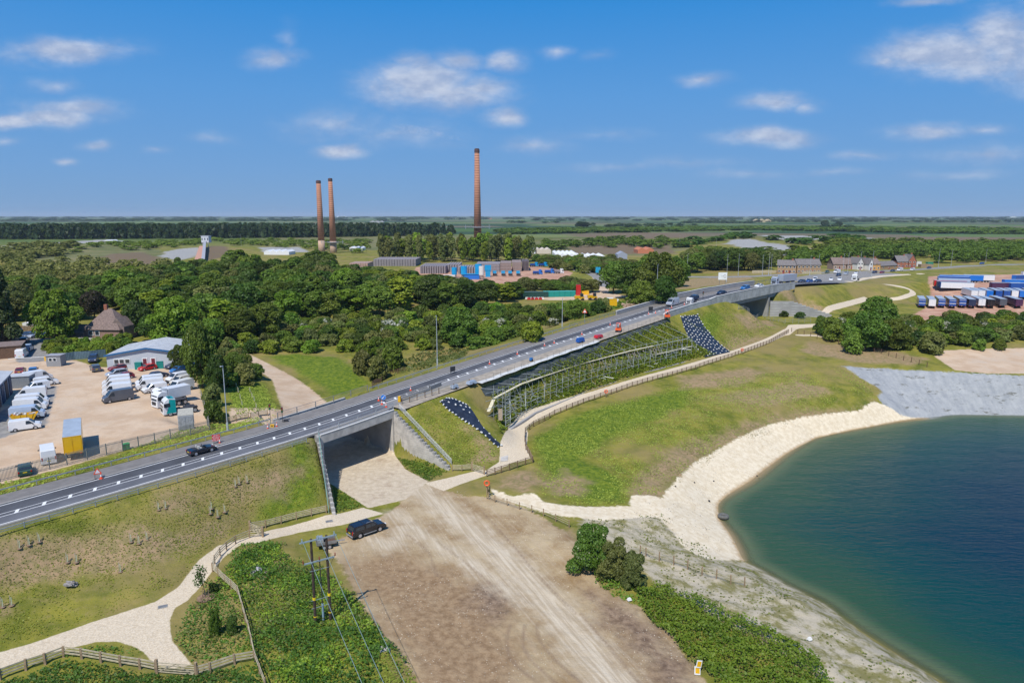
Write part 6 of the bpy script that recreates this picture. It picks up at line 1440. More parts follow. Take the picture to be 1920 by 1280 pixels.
for i, (px, c, e, kk, l) in enumerate([(1728, 'navy', 'royal', 'striped_trailer', 'navy trailer with white band, leftmost of the front row'), (1747, 'white', 'white', 'box_trailer', 'white trailer end between two navy ones in the front row'), (1765, 'navy', 'royal', 'striped_trailer', 'banded navy trailer third in the front row'), (1785, 'navy', 'royal', 'striped_trailer', 'banded navy trailer fourth and lowest in the front row'),
          (1804, 'navy', 'royal', 'striped_trailer', 'banded navy trailer fifth in the front row'), (1822, 'navy', 'navy', 'box_trailer', 'dark trailer without band sixth in the front row'), (1840, 'silver', 'white', 'box_trailer', 'pale trailer seventh in the front row'), (1858, 'brown', 'black', 'box_trailer', 'brown curtain trailer with open black end in the front row'), (1880, 'grey', 'grey', 'box_trailer', 'grey trailer half hidden by the shrubs'), (1910, 'purple', 'purple', 'box_trailer', 'dull purple trailer behind shrubs at the right')]):
 park_end(kk, c, px, 578 + (i % 2) * .8, 94 + i * 1.7, l, name='lorry_trailer', cat='trailer', group=TG, end=e)
tr_side('brightblue', 1878, 1936, 539, 'large bright blue trailer seen from the side at the right edge', 'brightblue'); tr_side('purple', 1864, 1905, 545, 'dark purple trailer low beside the bright blue one', 'purple'); tr_side('royal', 1894, 1945, 546, 'dark blue trailer in front of the purple one', 'royal'); tr_side('royal', 1893, 1945, 529, 'blue trailer behind the large bright blue one', 'brightblue'); tr_side('white', 1913, 1965, 522, 'white trailer farthest back at the right edge', 'white')
# ================================================================== fences
def densify(pts, n_or_step, by_step=True):
 w = [Vector(p) for p in pts]; o = [w[0]]
 for a, b in zip(w[:-1], w[1:]):
  k = max(1, round((b - a).length / n_or_step))
  for i in range(1, k + 1): o.append(a.lerp(b, i / k))
 return o
def timber_fence(px, label, h=1.25, step=2.4, rails=3, m=None, pm=None, name='timber_fence', dens=True, pw=.13, rh=.11, group=None, wire=False):
 m = m or M_WOODN; pm = pm or M_WOOD
 P_ = [HIT(*q) for q in px]
 if dens: P_ = densify(P_, step)
 P_ = [Vector((q.x, q.y, gz(q.x, q.y))) for q in P_]; o0 = P_[0]
 th = thing(name, label, 'fence', tuple(o0), group=group)
 pme = None
 for q in P_:
  if pme is None:
   o = MB().box((0, 0, h / 2 - .1), (pw, pw, h + .25)).build('post', pm, th); pme = o.data
  else: o = bpy.data.objects.new('post', pme); link(o, th)
  o.location = q - o0; o.rotation_euler = (rng.uniform(-.03, .03), rng.uniform(-.03, .03), rng.uniform(0, .3))
 for a, b in zip(P_[:-1], P_[1:]):
  for k in range(rails):
   z = h * (.93 - .80 * k / max(1, rails))
   MB().beam(a - o0 + Vector((0, 0, z)), b - o0 + Vector((0, 0, z)), .045, .03 if wire else rh).build('rail', m, th)
 return th
def field_gate(a, b, label, m=None, h=1.2):
 m = m or M_WOODN; A_, B_ = HIT(*a), HIT(*b); A_.z = gz(A_.x, A_.y); B_.z = gz(B_.x, B_.y); th = thing('field_gate', label, 'gate', tuple(A_)); d = B_ - A_
 for q, n in ((Vector((0, 0, 0)), 0), (d, 1)): MB().box(q + Vector((0, 0, .75)), (.24, .24, 1.6)).build('gate_post', M_WOOD, th)
 for k in range(5): z = .25 + k * .24; MB().beam(d * .04 + Vector((0, 0, z)), d * .96 + Vector((0, 0, z)), .05, .09).build('gate_bar', m, th)
 MB().beam(d * .05 + Vector((0, 0, .25)), d * .5 + Vector((0, 0, 1.2)), .05, .08).beam(d * .95 + Vector((0, 0, .25)), d * .5 + Vector((0, 0, 1.2)), .05, .08).build('brace', m, th)
 return th
timber_fence([(1, 1272), (49, 1254), (85, 1243), (120, 1230), (154, 1236), (190, 1243), (226, 1247), (263, 1252), (293, 1261)], 'pale timber post and rail fence along the bottom left edge', dens=False, rails=3, h=1.2, pw=.20, rh=.16)
field_gate((295, 1263), (369, 1270), 'timber field gate across the spur of stone path')
timber_fence([(371, 1270), (395, 1264), (441, 1250), (478, 1241)], 'short timber fence right of the field gate', dens=False, rails=3, h=1.15, pw=.18, rh=.15)
timber_fence([(497, 1292), (478, 1241), (466, 1186), (455, 1146), (446, 1113)], 'long timber fence running away between weeds and the fenced plot', step=3, rails=2, h=1.2, pw=.15, rh=.14)
timber_fence([(446, 1113), (434, 1102), (422, 1092), (410, 1082), (399, 1072)], 'timber fence on the bend of the stone path', dens=False, rails=4, h=1.2, pw=.14)
timber_fence([(399, 1072), (403, 1057), (413, 1042), (425, 1031), (442, 1019), (468, 1008), (492, 1006)], 'timber fence curving up beside the stone path', dens=False, rails=3, h=1.2)
field_gate((469, 994), (493, 1006), 'small timber gate where the stone path leaves the embankment')
timber_fence([(469, 993), (498, 986), (527, 980), (556, 974), (584, 968), (612, 962)], 'four rail timber fence at foot of the embankment left of the underpass', dens=False, rails=4, h=1.25)
timber_fence([(848, 882), (866, 882), (884, 880)], 'short timber fence joined to the right wing wall', dens=False, rails=4, h=1.2)
field_gate((885, 881), (908, 889), 'timber gate open on the path right of the underpass')
timber_fence([(913, 893), (928, 889), (940, 886), (955, 882), (970, 877), (985, 872), (999, 867)], 'four rail timber fence beside the path end right of the underpass', dens=False, rails=4, h=1.3, pm=M_WOODD, m=M_WOOD)
timber_fence([(999, 867), (993, 855), (986, 843), (984, 828), (985, 812), (1000, 799), (1040, 778), (1104, 752), (1204, 720), (1304, 691), (1372, 670), (1442, 644), (1478, 624)], 'very long timber fence along the near side of the stone path', step=2.0, rails=4, h=1.25, pm=M_WOODD, m=M_WOOD)
timber_fence([(1484, 622), (1532, 635), (1600, 650), (1680, 672), (1738, 688)], 'thin brown post fence crossing the dry grass above the lake', step=2.6, rails=2, h=1.4, pm=M_WOODD, m=M_WOODD, wire=True)
timber_fence([(916, 936), (928, 941), (951, 948), (974, 955), (997, 961), (1019, 969), (1042, 977), (1067, 988)], 'post and wire fence between dirt field and chalk path', dens=False, rails=3, h=1.2, wire=True)
timber_fence([(1200, 1038), (1211, 1042), (1236, 1052), (1263, 1061), (1289, 1070), (1316, 1079), (1343, 1086), (1370, 1093), (1396, 1099)], 'post and wire fence with low rail on the chalk bank by the lake', dens=False, rails=3, h=1.3, wire=True)
timber_fence([(424, 794), (443, 789), (466, 785)], 'short timber fence beside the lamp column', dens=False, rails=4, h=1.3); timber_fence([(470, 785), (485, 781), (502, 779)], 'timber hurdle left of the traffic lights', dens=False, rails=4, h=1.2)
timber_fence([(754, 760), (768, 756), (782, 751), (797, 747), (810, 743), (823, 739), (850, 731), (880, 722)], 'timber fence above the grass slope right of the underpass', dens=False, rails=2, h=1.3, pm=M_WOODD)
timber_fence([(698, 728), (715, 716), (732, 704), (760, 698)], 'dark timber fence at the meadow corner behind the barrier', rails=3, h=1.3, pm=M_WOODD, m=M_WOODD)
# palisade fence of the yard: pales past counting are one part
def palisade(px, label, h=1.9, m=None, step=.16, cat='fence', name='palisade_fence', pw=.07):
 m = m or mat('palisade', (.30, .29, .27), .6, .3); P_ = densify([HIT(*q) for q in px], 2.75); P_ = [Vector((q.x, q.y, gz(q.x, q.y))) for q in P_]; o0 = P_[0]
 th = thing(name, label, cat, tuple(o0)); pb = MB(); pme = None
 for q in P_:
  if pme is None: o = MB().box((0, 0, h / 2), (.1, .1, h)).build('post', m, th); pme = o.data
  else: o = bpy.data.objects.new('post', pme); link(o, th)
  o.location = q - o0
 for a, b in zip(P_[:-1], P_[1:]):
  for z in (.3, h - .3): MB().beam(a - o0 + Vector((0, 0, z)), b - o0 + Vector((0, 0, z)), .05, .06).build('rail', m, th)
  n = int((b - a).length / step); d = (b - a).normalized(); s = Vector((-d.y, d.x, 0)) * .04
  for k in range(n):
   q = a.lerp(b, (k + .5) / n) - o0 - s; e = d * pw / 2
   pb.add([q - e + Vector((0, 0, .06)), q + e + Vector((0, 0, .06)), q + e + Vector((0, 0, h)), q + Vector((0, 0, h + .08)), q - e + Vector((0, 0, h))], [(0, 1, 2, 3, 4)])
 o = pb.build('pale', m, th); o['kind'] = 'stuff'; return th
palisade([(-60, 922), (0, 903), (60, 888), (126, 872), (200, 853), (260, 838), (320, 824), (393, 806)], 'grey steel palisade fence between vehicle yard and road verge')
palisade([(393, 806), (386, 778), (378, 748)], 'grey palisade fence turning along the right side of the yard')
def sheet_fence(px, label, h, m, name='metal_fence', rib=.35):
 P_ = densify([HIT(*q) for q in px], 2.5); o0 = P_[0]; th = thing(name, label, 'fence', tuple(o0))
 for a, b in zip(P_[:-1], P_[1:]):
  a = Vector((a.x, a.y, gz(a.x, a.y))) - o0; b = Vector((b.x, b.y, gz(b.x, b.y))) - o0; bb = MB().beam(a + Vector((0, 0, h / 2)), b + Vector((0, 0, h / 2)), .04, h); n = int((b - a).length / rib)
  for k in range(n): q = a.lerp(b, (k + .5) / n); bb.box(q + Vector((0, -.04, h / 2)), (.08, .08, h))
  bb.build('panel', m, th)
 return th
sheet_fence([(114, 678), (140, 674), (170, 672), (199, 669)], 'blue grey ribbed metal fence behind the gate cabin', 2.1, mat('metal_blue', (.16, .24, .29), .5, .3))
sheet_fence([(0, 632), (40, 614 + 8), (88, 614 + 6)], 'brown board fence behind the far car row', 1.8, M_WOOD, 'board_fence')
sheet_fence([(10, 664), (24, 648), (36, 634)], 'brown board fence left of the lane vans', 1.8, M_WOOD, 'board_fence'); sheet_fence([(1410, 512), (1460, 512), (1540, 514)], 'long timber garden fence before the brick terrace', 1.7, M_WOODN, 'board_fence')
def rails3(px, label, h=1.3, n=4, step=2.5, m=None):
 P_ = densify([HIT(*q) for q in px], step); P_ = [Vector((q.x, q.y, gz(q.x, q.y))) for q in P_]; o0 = P_[0]; th = thing('metal_railing', label, 'railing', tuple(o0))
 for q in P_: MB().box(q - o0 + Vector((0, 0, h / 2)), (.08, .08, h)).build('post', m or M_GALV, th)
 for k in range(n):
  b = MB(); z = h * (1 - k / n)
  for a, c in zip(P_[:-1], P_[1:]): b.beam(a - o0 + Vector((0, 0, z)), c - o0 + Vector((0, 0, z)), .05, .05)
  b.build('rail', m or M_GALV, th)
rails3([(1384, 580), (1402, 583), (1424, 592)], 'galvanised railing on the slope at the bridge abutment'); rails3([(1432, 596), (1450, 602), (1470, 606)], 'galvanised railing below the retaining wall'); rails3([(1472, 606), (1486, 606), (1520, 605)], 'grey metal gate and fence beside the cream path corner', 1.8, 3)
# ================================================================== H pole and wires
HP = [HIT(592, 1170), HIT(620, 1163)]; HP[1].z = HP[0].z
M_POLE = mat('pole_wood', (.055, .035, .025), .85, var=.3); M_INS = mat('insulator', (.30, .05, .04), .4); M_STEELB = mat('steel_blue', (.36, .44, .47), .5, .4)
hp_ = thing('electricity_pole', 'twin pole electricity support with two crossarms standing in the weeds', 'pole', tuple(HP[0])); D = HP[1] - HP[0]; Dn = D.normalized(); HH = 9.9
for q in (Vector((0, 0, 0)), D):
 MB().cyl(q + Vector((0, 0, -.5)), q + Vector((0, 0, HH)), .17, .13, 9).build('pole', M_POLE, hp_)
 MB().cyl(q + Vector((0, 0, 2.9)), q + Vector((0, 0, 3.2)), .19, n=9).build('warning_plate', M_PLATE_Y, hp_)
 MB().cyl(q + Vector((0, 0, .9)), q + Vector((0, 0, 1.0)), .19, n=9).build('pole_band', M_PLATE_Y, hp_)
AX = Dn
for z, w_, nm in ((HH - .15, 1.15, 'crossarm'), (HH - 2.6, .8, 'crossarm')):
 MB().beam(-AX * w_ + Vector((0, -.16, z)), D + AX * w_ * 1.0 + Vector((0, -.16, z)), .11, .14).build(nm, M_STEELB, hp_)
for z in (6.3, 2.9, 2.0): MB().beam(-AX * .3 + Vector((0, -.14, z)), D + AX * .2 + Vector((0, -.14, z)), .04, .04).build('brace', M_STEELB, hp_)
MB().cyl(D * .52 + Vector((0, 0, -.3)), D * .52 + Vector((0, 0, 2.2)), .12, n=8).build('cable_guard', mat('cable_guard', (.22, .32, .38), .5), hp_)
MB().cyl(D * .52 + Vector((0, 0, 2.2)), D * .5 + Vector((0, -.1, 7.2)), .06, n=6).build('cable', M_TRIM, hp_)
for k, f in enumerate((-.55, .5, 1.55)):
 for zz_ in (HH - .05, HH - 2.5): MB().cyl(D * f + Vector((0, -.16, zz_)), D * f + Vector((0, -.16, zz_ + .35)), .07, .05, 7).build('insulator', M_INS if zz_ < HH - 1 else M_STEELB, hp_)
 MB().beam(D * f + Vector((0, -.2, HH - 2.3)), D * (.5 + (f - .5) * .6) + Vector((0, -.2, 6.2)), .03, .03).build('jumper', M_TRIM, hp_)
# three line wires coming toward and beneath the camera
M_WIRE = mat('wire', (.38, .50, .46), .4, .5)
for k, (f, px, py) in enumerate(((-.55, 690, 1290), (.5, 732, 1290), (1.55, 772, 1290))):
 a = HP[0] + D * f + Vector((0, -.16, HH + .3)); u, f2, d = ray(px, py); zt = 9.6; t = (CAM_H - zt) / -d; b_ = Vector((u * t, f2 * t, zt)); dr = (b_ - a).normalized(); e = a + dr * 62
 b = MB(); prev = a
 for i in range(1, 15):
  s = i / 14; q = a.lerp(e, s); q.z -= 1.1 * 4 * s * (1 - s) * .8; b.cyl(prev, q, .022, n=5, cap=False); prev = q
 tag(b.build('power_line', M_WIRE), ['left overhead wire running down from the twin pole', 'middle overhead wire running down from the twin pole', 'right overhead wire running down from the twin pole'][k], 'wire', 'overhead wires of the twin pole')
# ================================================================== small things
def cone(px, py, label, road=True, s=1.0):
 q = PR(px, py) if road else HIT(px, py); th = thing('traffic_cone', label, 'traffic cone', tuple(q), group='traffic cones on the bypass'); th.scale = (s,) * 3
 MB().box((0, 0, .04), (.46, .46, .08)).build('base', M_CORED, th); MB().cyl((0, 0, .08), (0, 0, .36), .18, .125, 10).build('lower_band', M_CORED, th)
 MB().cyl((0, 0, .36), (0, 0, .66), .125, .08, 10).build('reflective_sleeve', M_WHITE, th); MB().cyl((0, 0, .66), (0, 0, .9), .08, .03, 10).build('tip', M_CORED, th)
M_CORED = mat('cone_red', (.80, .10, .04), .5)
for px, py, l in [(502, 804, 'cone left of the yellow box before the traffic lights'), (519, 800, 'cone right of the yellow box before the traffic lights'), (412, 831, 'cone in front of the red sign board'), (190, 897, 'cone by the folding triangle sign'), (710, 751, 'rear left cone by the blue arrow sign'), (716, 758, 'front cone by the blue arrow sign'), (724, 763, 'nearest cone behind the underpass parapet'),
                  (770, 732, 'cone just past the blue arrow sign'), (918, 682, 'cone beyond the black sign back, mid road'), (970, 664, 'first cone left of a pair by the lane works'), (1021, 648, 'left cone of the close pair on the centre lines'), (1039, 643, 'right cone of the close pair on the centre lines'), (1091, 627, 'cone before the red mini excavator'), (1144, 609, 'cone behind the red mini excavator'),
                  (1216, 589, 'cone left of the far black sign'), (1229, 587, 'cone right of the far black sign'), (1259, 577, 'cone at the start of the near bridge wall'), (1283, 571, 'cone before the works lorry'), (1290, 569, 'cone touching the works lorry')]: cone(px, py, l, s=.95)
def a_board(px, py, label, face, size=1.1, legs=.7, back=False, text=None, tri=False, circ=False, yaw=0.0):
 q = PR(px, py); th = thing('road_sign', label, 'road sign', tuple(q), math.atan2(q.y, q.x) - math.pi / 2 + yaw)
 for s in (-1, 1): MB().beam((s * size * .35, -.12, 0), (s * size * .3, 0, legs), .05, .05).beam((s * size * .35, .45, 0), (s * size * .3, 0, legs), .05, .05).build('leg', M_TRIM, th)
 if tri:
  MB().add([(-size / 2, 0, legs), (size / 2, 0, legs), (0, 0, legs + size * .87), (-size / 2, .03, legs), (size / 2, .03, legs), (0, .03, legs + size * .87)], [(0, 1, 2), (5, 4, 3), (0, 3, 4, 1), (1, 4, 5, 2), (2, 5, 3, 0)]).build('panel', M_CORED, th)
  MB().add([(-size * .3, -.012, legs + .12), (size * .3, -.012, legs + .12), (0, -.012, legs + size * .64)], [(0, 1, 2)]).build('face', M_WHITE, th)
 elif circ:
  MB().cyl((0, 0, legs + size / 2), (0, .04, legs + size / 2), size / 2, n=20).build('panel', face, th)
  MB().cyl((0, -.012, legs + size / 2), (0, -.002, legs + size / 2), size / 2 * .94, n=20).build('face', mat('sign_blue', (.01, .18, .62), .4), th)
  z = legs + size / 2; MB().beam((.24, -.03, z + .24), (-.12, -.03, z - .12), .03, .11, up=(1, 0, -1)).add([(-.28, -.03, z - .28), (.02, -.03, z - .25), (-.25, -.03, z + .02)], [(0, 1, 2)]).build('arrow', M_WHITE, th)
 else:
  MB().box((0, 0, legs + size * .45), (size * 1.05, .04, size * .9)).build('panel', face, th)
  if text:
   for k, ln in enumerate(text):
    cu = bpy.data.curves.new('lettering', 'FONT'); cu.body = ln; cu.size = size * .22; cu.align_x = 'CENTER'; cu.extrude = .004; cu.materials.append(M_WHITE)
    tmp = bpy.data.objects.new('lettering', cu); me = bpy.data.meshes.new_from_object(tmp); bpy.data.objects.remove(tmp); o = bpy.data.objects.new('lettering', me); link(o, th); o.location = (0, -.03, legs + size * (.9 - .08 - .21 * (k + .62))); o.rotation_euler = (math.pi / 2, 0, 0)
 return th
a_board(406, 832, 'red temporary board with four lines of white words on the footway', mat('sign_red', (.62, .03, .04), .45), 1.15, .55, text=['WHEN', 'RED LIGHT', 'SHOWS', 'WAIT HERE'])
a_board(184, 897, 'folding roadworks triangle on the footway near the black car', M_CORED, 1.1, .7, tri=True); a_board(719, 754, 'round blue keep left arrow sign on the lane beside the underpass', M_WHITE, 1.0, .5, circ=True)
a_board(849, 700, 'dark back of a temporary sign on the centre lines', M_TRIM, 1.2, .5, yaw=.5); a_board(1220, 586, 'dark back of a far temporary sign near the bridge wall', M_TRIM, 1.4, .6, yaw=.5)
def tlight(px, py, label, h=2.2, gen=False, road=True):
 q = PR(px, py) if road else HIT(px, py); th = thing('traffic_light', label, 'traffic light', tuple(q), .3); MB().box((0, 0, h / 2), (.09, .09, h)).build('post', M_TRIM, th)
 MB().box((0, 0, h + .45), (.34, .25, 1.0)).build('housing', M_TRIM, th)
 for k, c in enumerate(((.35, .02, .01), (.3, .15, .01), (.01, .18, .06))): MB().cyl((0, -.14, h + .75 - k * .3), (0, -.12, h + .75 - k * .3), .11, n=10).build('lens', mat('lens%d' % k, c, .3), th)
 if gen: MB().box((.55, 0, .3), (.8, .5, .5)).build('battery_box', M_CHAS, th)
tlight(507, 786, 'permanent looking black signal head behind the crash barrier', 1.9); tlight(530, 792, 'portable traffic light with battery box on the footway', 1.9, True); tlight(1318, 560, 'black traffic light next to the blue people carrier', 1.6)
bx = thing('equipment_box', 'yellow equipment box between two cones by the traffic lights', 'box', tuple(PR(511, 801))); MB().box((0, 0, .3), (.6, .45, .55)).build('case', PC['yellow'], bx); MB().cyl((0, -.24, .34), (0, -.22, .34), .14, n=10).build('lamp', M_TRIM, bx)
sb = thing('direction_sign', 'big white roundabout direction sign on two posts beyond the bridge', 'road sign', tuple(HIT(1354, 536)), .0)
MB().box((-1.4, 0, 2.0), (.15, .15, 4.2)).build('post', M_GALVD, sb); MB().box((1.4, 0, 2.0), (.15, .15, 4.2)).build('post', M_GALVD, sb); MB().box((0, -.12, 4.6), (4.1, .08, 3.4)).build('panel', mat('sign_white', (.78, .80, .82), .4), sb)
b = MB()
for k in range(10): a0, a1 = k * 2 * math.pi / 10, (k + 1) * 2 * math.pi / 10; b.beam((1.0 + .55 * math.cos(a0), -.18, 4.6 + .7 * math.sin(a0)), (1.0 + .55 * math.cos(a1), -.18, 4.6 + .7 * math.sin(a1)), .02, .22, up=(0, 1, 0))
b.beam((-.9, -.18, 4.75), (.45, -.18, 4.65), .02, .14, up=(0, 1, 0)); b.build('roundabout_symbol', M_TRIM, sb)
for px, py, l, hh in ((1096, 603, 'triangular warning sign on a post behind the metal rails', 2.6),):
 q = PR(px, py); th = thing('warning_sign', l, 'road sign', tuple(q)); MB().cyl((0, 0, -1), (0, 0, hh), .05, n=6).build('post', M_GALV, th); MB().add([(-.75, 0, hh), (.75, 0, hh), (0, 0, hh + 1.3), (-.75, .04, hh), (.75, .04, hh), (0, .04, hh + 1.3)], [(0, 1, 2), (5, 4, 3), (0, 3, 4, 1), (1, 4, 5, 2), (2, 5, 3, 0)]).build('panel', M_CORED, th); MB().add([(-.45, -.02, hh + .15), (.45, -.02, hh + .15), (0, -.02, hh + .95)], [(0, 1, 2)]).build('face', M_WHITE, th)
th = thing('blue_sign', 'blue direction sign board beside the brickworks access road', 'road sign', tuple(HIT(1121, 516))); MB().box((-1, 0, 1), (.15, .15, 2)).box((1, 0, 1), (.15, .15, 2)).build('post', M_GALVD, th); MB().box((0, -.1, 3.4), (3, .1, 3.6)).build('panel', mat('sign_cyan', (.01, .30, .50), .5), th)
# works barrier beside the near lane
q0, q1 = PR(752, 752), PR(806, 731); th = thing('works_barrier', 'grey grille barrier with orange end beside the closed lane', 'barrier', tuple(q0)); dd_ = q1 - q0; n = 26
for k in range(n): MB().beam(dd_ * (k / (n - 1)) + Vector((0, 0, .05)), dd_ * (k / (n - 1)) + Vector((0, 0, 1.25)), .12, .14).build('slat', M_GALVD, th)
MB().beam(Vector((0, 0, .25)), dd_ + Vector((0, 0, .25)), .3, .3).build('base', M_CONCD, th); MB().box(-dd_.normalized() * .45 + Vector((0, 0, .6)), (.5, .5, 1.1)).build('end_marker', PC['yellow'], th)
q2 = PR(826, 723); MB().beam(dd_ + Vector((0, 0, .4)), (q2 - q0) + Vector((0, 0, .4)), .5, .8).build('block', M_GALVD, th)
# mini diggers and plant on the works strip
def digger(px, py, label, rz, c='orange', s=1.0):
 q = PR(px, py); th = thing('mini_excavator', label, 'excavator', tuple(q), rz); th.scale = (s,) * 3
 for sd_ in (-1, 1): MB().box((0, sd_ * .6, .28), (2.0, .35, .5), taper=.85).build('track', M_TRIM, th)
 MB().prism([(-1.0, -.75), (.6, -.75), (.8, 0), (.6, .75), (-1.0, .75)], .55, 1.1).build('house', PC[c], th); MB().box((.1, .1, 1.15), (.9, .8, .2)).build('seat', M_TRIM, th)
 for x, y in ((-.35, -.4), (-.35, .6), (.6, -.4), (.6, .6)): MB().box((x, y, 1.75), (.07, .07, 1.3)).build('cab_pillar', PC[c], th)
 MB().box((.12, .1, 2.4), (1.15, 1.15, .08)).build('canopy', PC[c], th); MB().beam((.7, 0, .9), (1.7, 0, 2.2), .2, .25).build('boom', PC[c], th); MB().beam((1.7, 0, 2.2), (2.4, 0, .9), .16, .2).build('dipper', PC[c], th); MB().box((2.35, 0, .7), (.5, .6, .5), taper=.6).build('bucket', M_TRIM, th)
digger(1160, 622, 'orange mini digger working beside the near lane', 1.2); digger(1251, 597, 'orange mini digger at the start of the near bridge wall', 1.4, s=1.05)
for px, py, c, l, sz in ((1088, 642, 'royal', 'dark blue compressor on the works strip', (2.4, 1.2, 1.0)), (1122, 634, 'red', 'low red trailer of tools on the works strip', (2.6, 1.3, .7)), (996, 677, 'blue', 'small blue barrow on the works strip', (.8, .6, .6)), (852, 729, 'silver', 'heap of pale plastic sheet at end of the timber fence', (1.6, 1.0, .7)), (884, 721, 'silver', 'bundle of silver scaffold tubes on the slope edge', (2.2, 1.2, .6))):
 q = PR(px, py); th = thing('site_plant', l, 'site equipment', tuple(q), .8); MB().box((0, 0, sz[2] / 2 + .25), (sz[0], sz[1], sz[2]), taper=.8).build('body', PC[c], th)
 for s in (-1, 1): MB().cyl((0, s * sz[1] / 2, .25), (0, s * (sz[1] / 2 + .15), .25), .25, n=8).build('wheel', M_TYRE, th)
# skip, bins, boxes
def box_thing(px, py, s, m, name, label, cat, rz=0.0, lid=None, taper=1.0, z=None):
 q = HIT(px, py); th = thing(name, label, cat, tuple(q), rz); MB().box((0, 0, s[2] / 2), s, taper=taper).build('body', m, th)
 MB().box((0, 0, s[2] + .04), (s[0] * taper + .1, s[1] * taper + .1, .09)).build('lid', lid or m, th); return th
q = HIT(47, 790); rzs = .44; sk = thing('skip', 'yellow open skip full of rubbish between the vans', 'skip', tuple(q), rzs)
vs = [(-2.1, -.85, 1.5), (2.1, -.85, 1.5), (1.3, -.75, .1), (-1.3, -.75, .1), (-2.1, .85, 1.5), (2.1, .85, 1.5), (1.3, .75, .1), (-1.3, .75, .1)]
MB().add(vs, [(0, 3, 2, 1), (4, 5, 6, 7), (3, 7, 6, 2), (0, 4, 7, 3), (1, 2, 6, 5)]).build('body', PC['yellow'], sk)
for x in (-1.5, -.5, .5, 1.5): MB().beam((x * .62, -.79, .12), (x, -.89, 1.5), .08, .06).build('rib', PC['yellow'], sk)
for k in range(14): MB().box((rng.uniform(-1.7, 1.7), rng.uniform(-.6, .6), 1.4 + rng.uniform(-.1, .25)), (rng.uniform(.3, .9), rng.uniform(.2, .6), .3), rng.uniform(0, 3)).build('rubbish', rng.choice([M_WOOD, M_CONCP, PC['orange'], M_WHITE, M_CONCD]), sk)
M_TEAL = mat('bin_teal', (.005, .20, .18), .5)
box_thing(261, 692, (1.5, 1.2, 1.7), M_TEAL, 'wheeled_bin', 'teal bin left of the office doors', 'bin', .1); box_thing(302, 690, (1.6, 1.2, 1.8), M_TEAL, 'wheeled_bin', 'teal bin right of the office doors', 'bin', .1); box_thing(313, 689, (1.6, 1.2, 1.6), M_TEAL, 'wheeled_bin', 'second teal bin right of the office doors', 'bin', .1); box_thing(237, 842, (.9, .8, .9), mat('box_green', (.02, .36, .06), .5), 'green_box', 'bright green box by the palisade fence', 'box', .7)
q = HIT(350, 806); gb = thing('storage_container', 'weathered pale grey box body standing on the ground', 'container', tuple(q), R(90 + 25)); MB().box((2.4, 0, 1.35), (4.8, 2.5, 2.6)).build('body', mat('grey_box', (.36, .37, .39), .6, var=.2, scale=1.5), gb); MB().box((2.4, 0, 2.69), (4.8, 2.5, .08)).build('roof', mat('dirty_roof', (.42, .40, .33), .8, var=.15), gb)
for s in (-1, 1): MB().box((-.03, s * .6, 1.35), (.05, 1.1, 2.3)).build('door', mat('grey_box_door', (.30, .31, .33), .6, var=.25, scale=3), gb)
# gate cabin and barrier pole
q = HIT(101, 687); gc = thing('gate_cabin', 'small grey gate cabin with two white framed windows', 'cabin', tuple(q), .10)
MB().box((0, 1.3, 1.35), (3.4, 2.5, 2.7)).build('wall', mat('cabin_grey', (.26, .27, .28), .7, var=.06), gc); MB().box((0, 1.3, 2.78), (3.8, 2.9, .14)).build('roof', mat('cabin_roof', (.30, .31, .34), .7), gc)
for x in (-.65, .35):
 w = MB().box((x, .03, 1.75), (.85, .06, .95)).build('window', M_WHITE, gc); MB().box((x, -.01, 1.75), (.62, .04, .7)).build('pane', M_GLASS, w)
a, b = HIT(86, 676), HIT(16, 680); th = thing('barrier_pole', 'long white barrier pole across the yard entrance', 'barrier', tuple(a)); MB().box((0, 0, .55), (.4, .5, 1.1)).build('stand', PC['yellow'], th); MB().beam((0, 0, 1.05), (b - a) + Vector((0, 0, 1.05)), .1, .12).build('pole', M_WHITE, th)
# lifebuoys on posts
M_BUOY = mat('lifebuoy', (.85, .12, .03), .5)
def buoy(px, py, label, h=1.6, s=1.0):
 q = HIT(px, py); th = thing('lifebuoy_post', label, 'lifebuoy', tuple(q)); MB().box((0, 0, h / 2), (.14, .14, h)).build('post', M_WOOD, th); n = 14; b = MB()
 for k in range(n): a0, a1 = 2 * math.pi * k / n, 2 * math.pi * (k + 1) / n; b.cyl((.36 * s * math.cos(a0), -.16, h - .2 + .36 * s * math.sin(a0)), (.36 * s * math.cos(a1), -.16, h - .2 + .36 * s * math.sin(a1)), .1 * s, n=6)
 b.build('lifebuoy', M_BUOY, th)
buoy(1136, 744, 'orange lifebuoy on the long fence, middle of the path'); buoy(1391, 664, 'orange lifebuoy on the long fence near the black sheet'); buoy(913, 935, 'orange lifebuoy on the tall post by the chalk path', 2.9, 1.1)
q = HIT(917, 932); th = thing('young_thorn', 'dark leafless thorn bush tied beside the lifebuoy post', 'bush', tuple(q))
for k in range(26): a = rng.uniform(0, 6.28); z = rng.uniform(.2, 2.0); MB().cyl((0, 0, z * .4), (math.cos(a) * .5, math.sin(a) * .4, z + .6), .03, .01, 4).build('stem', M_TRIM, th)
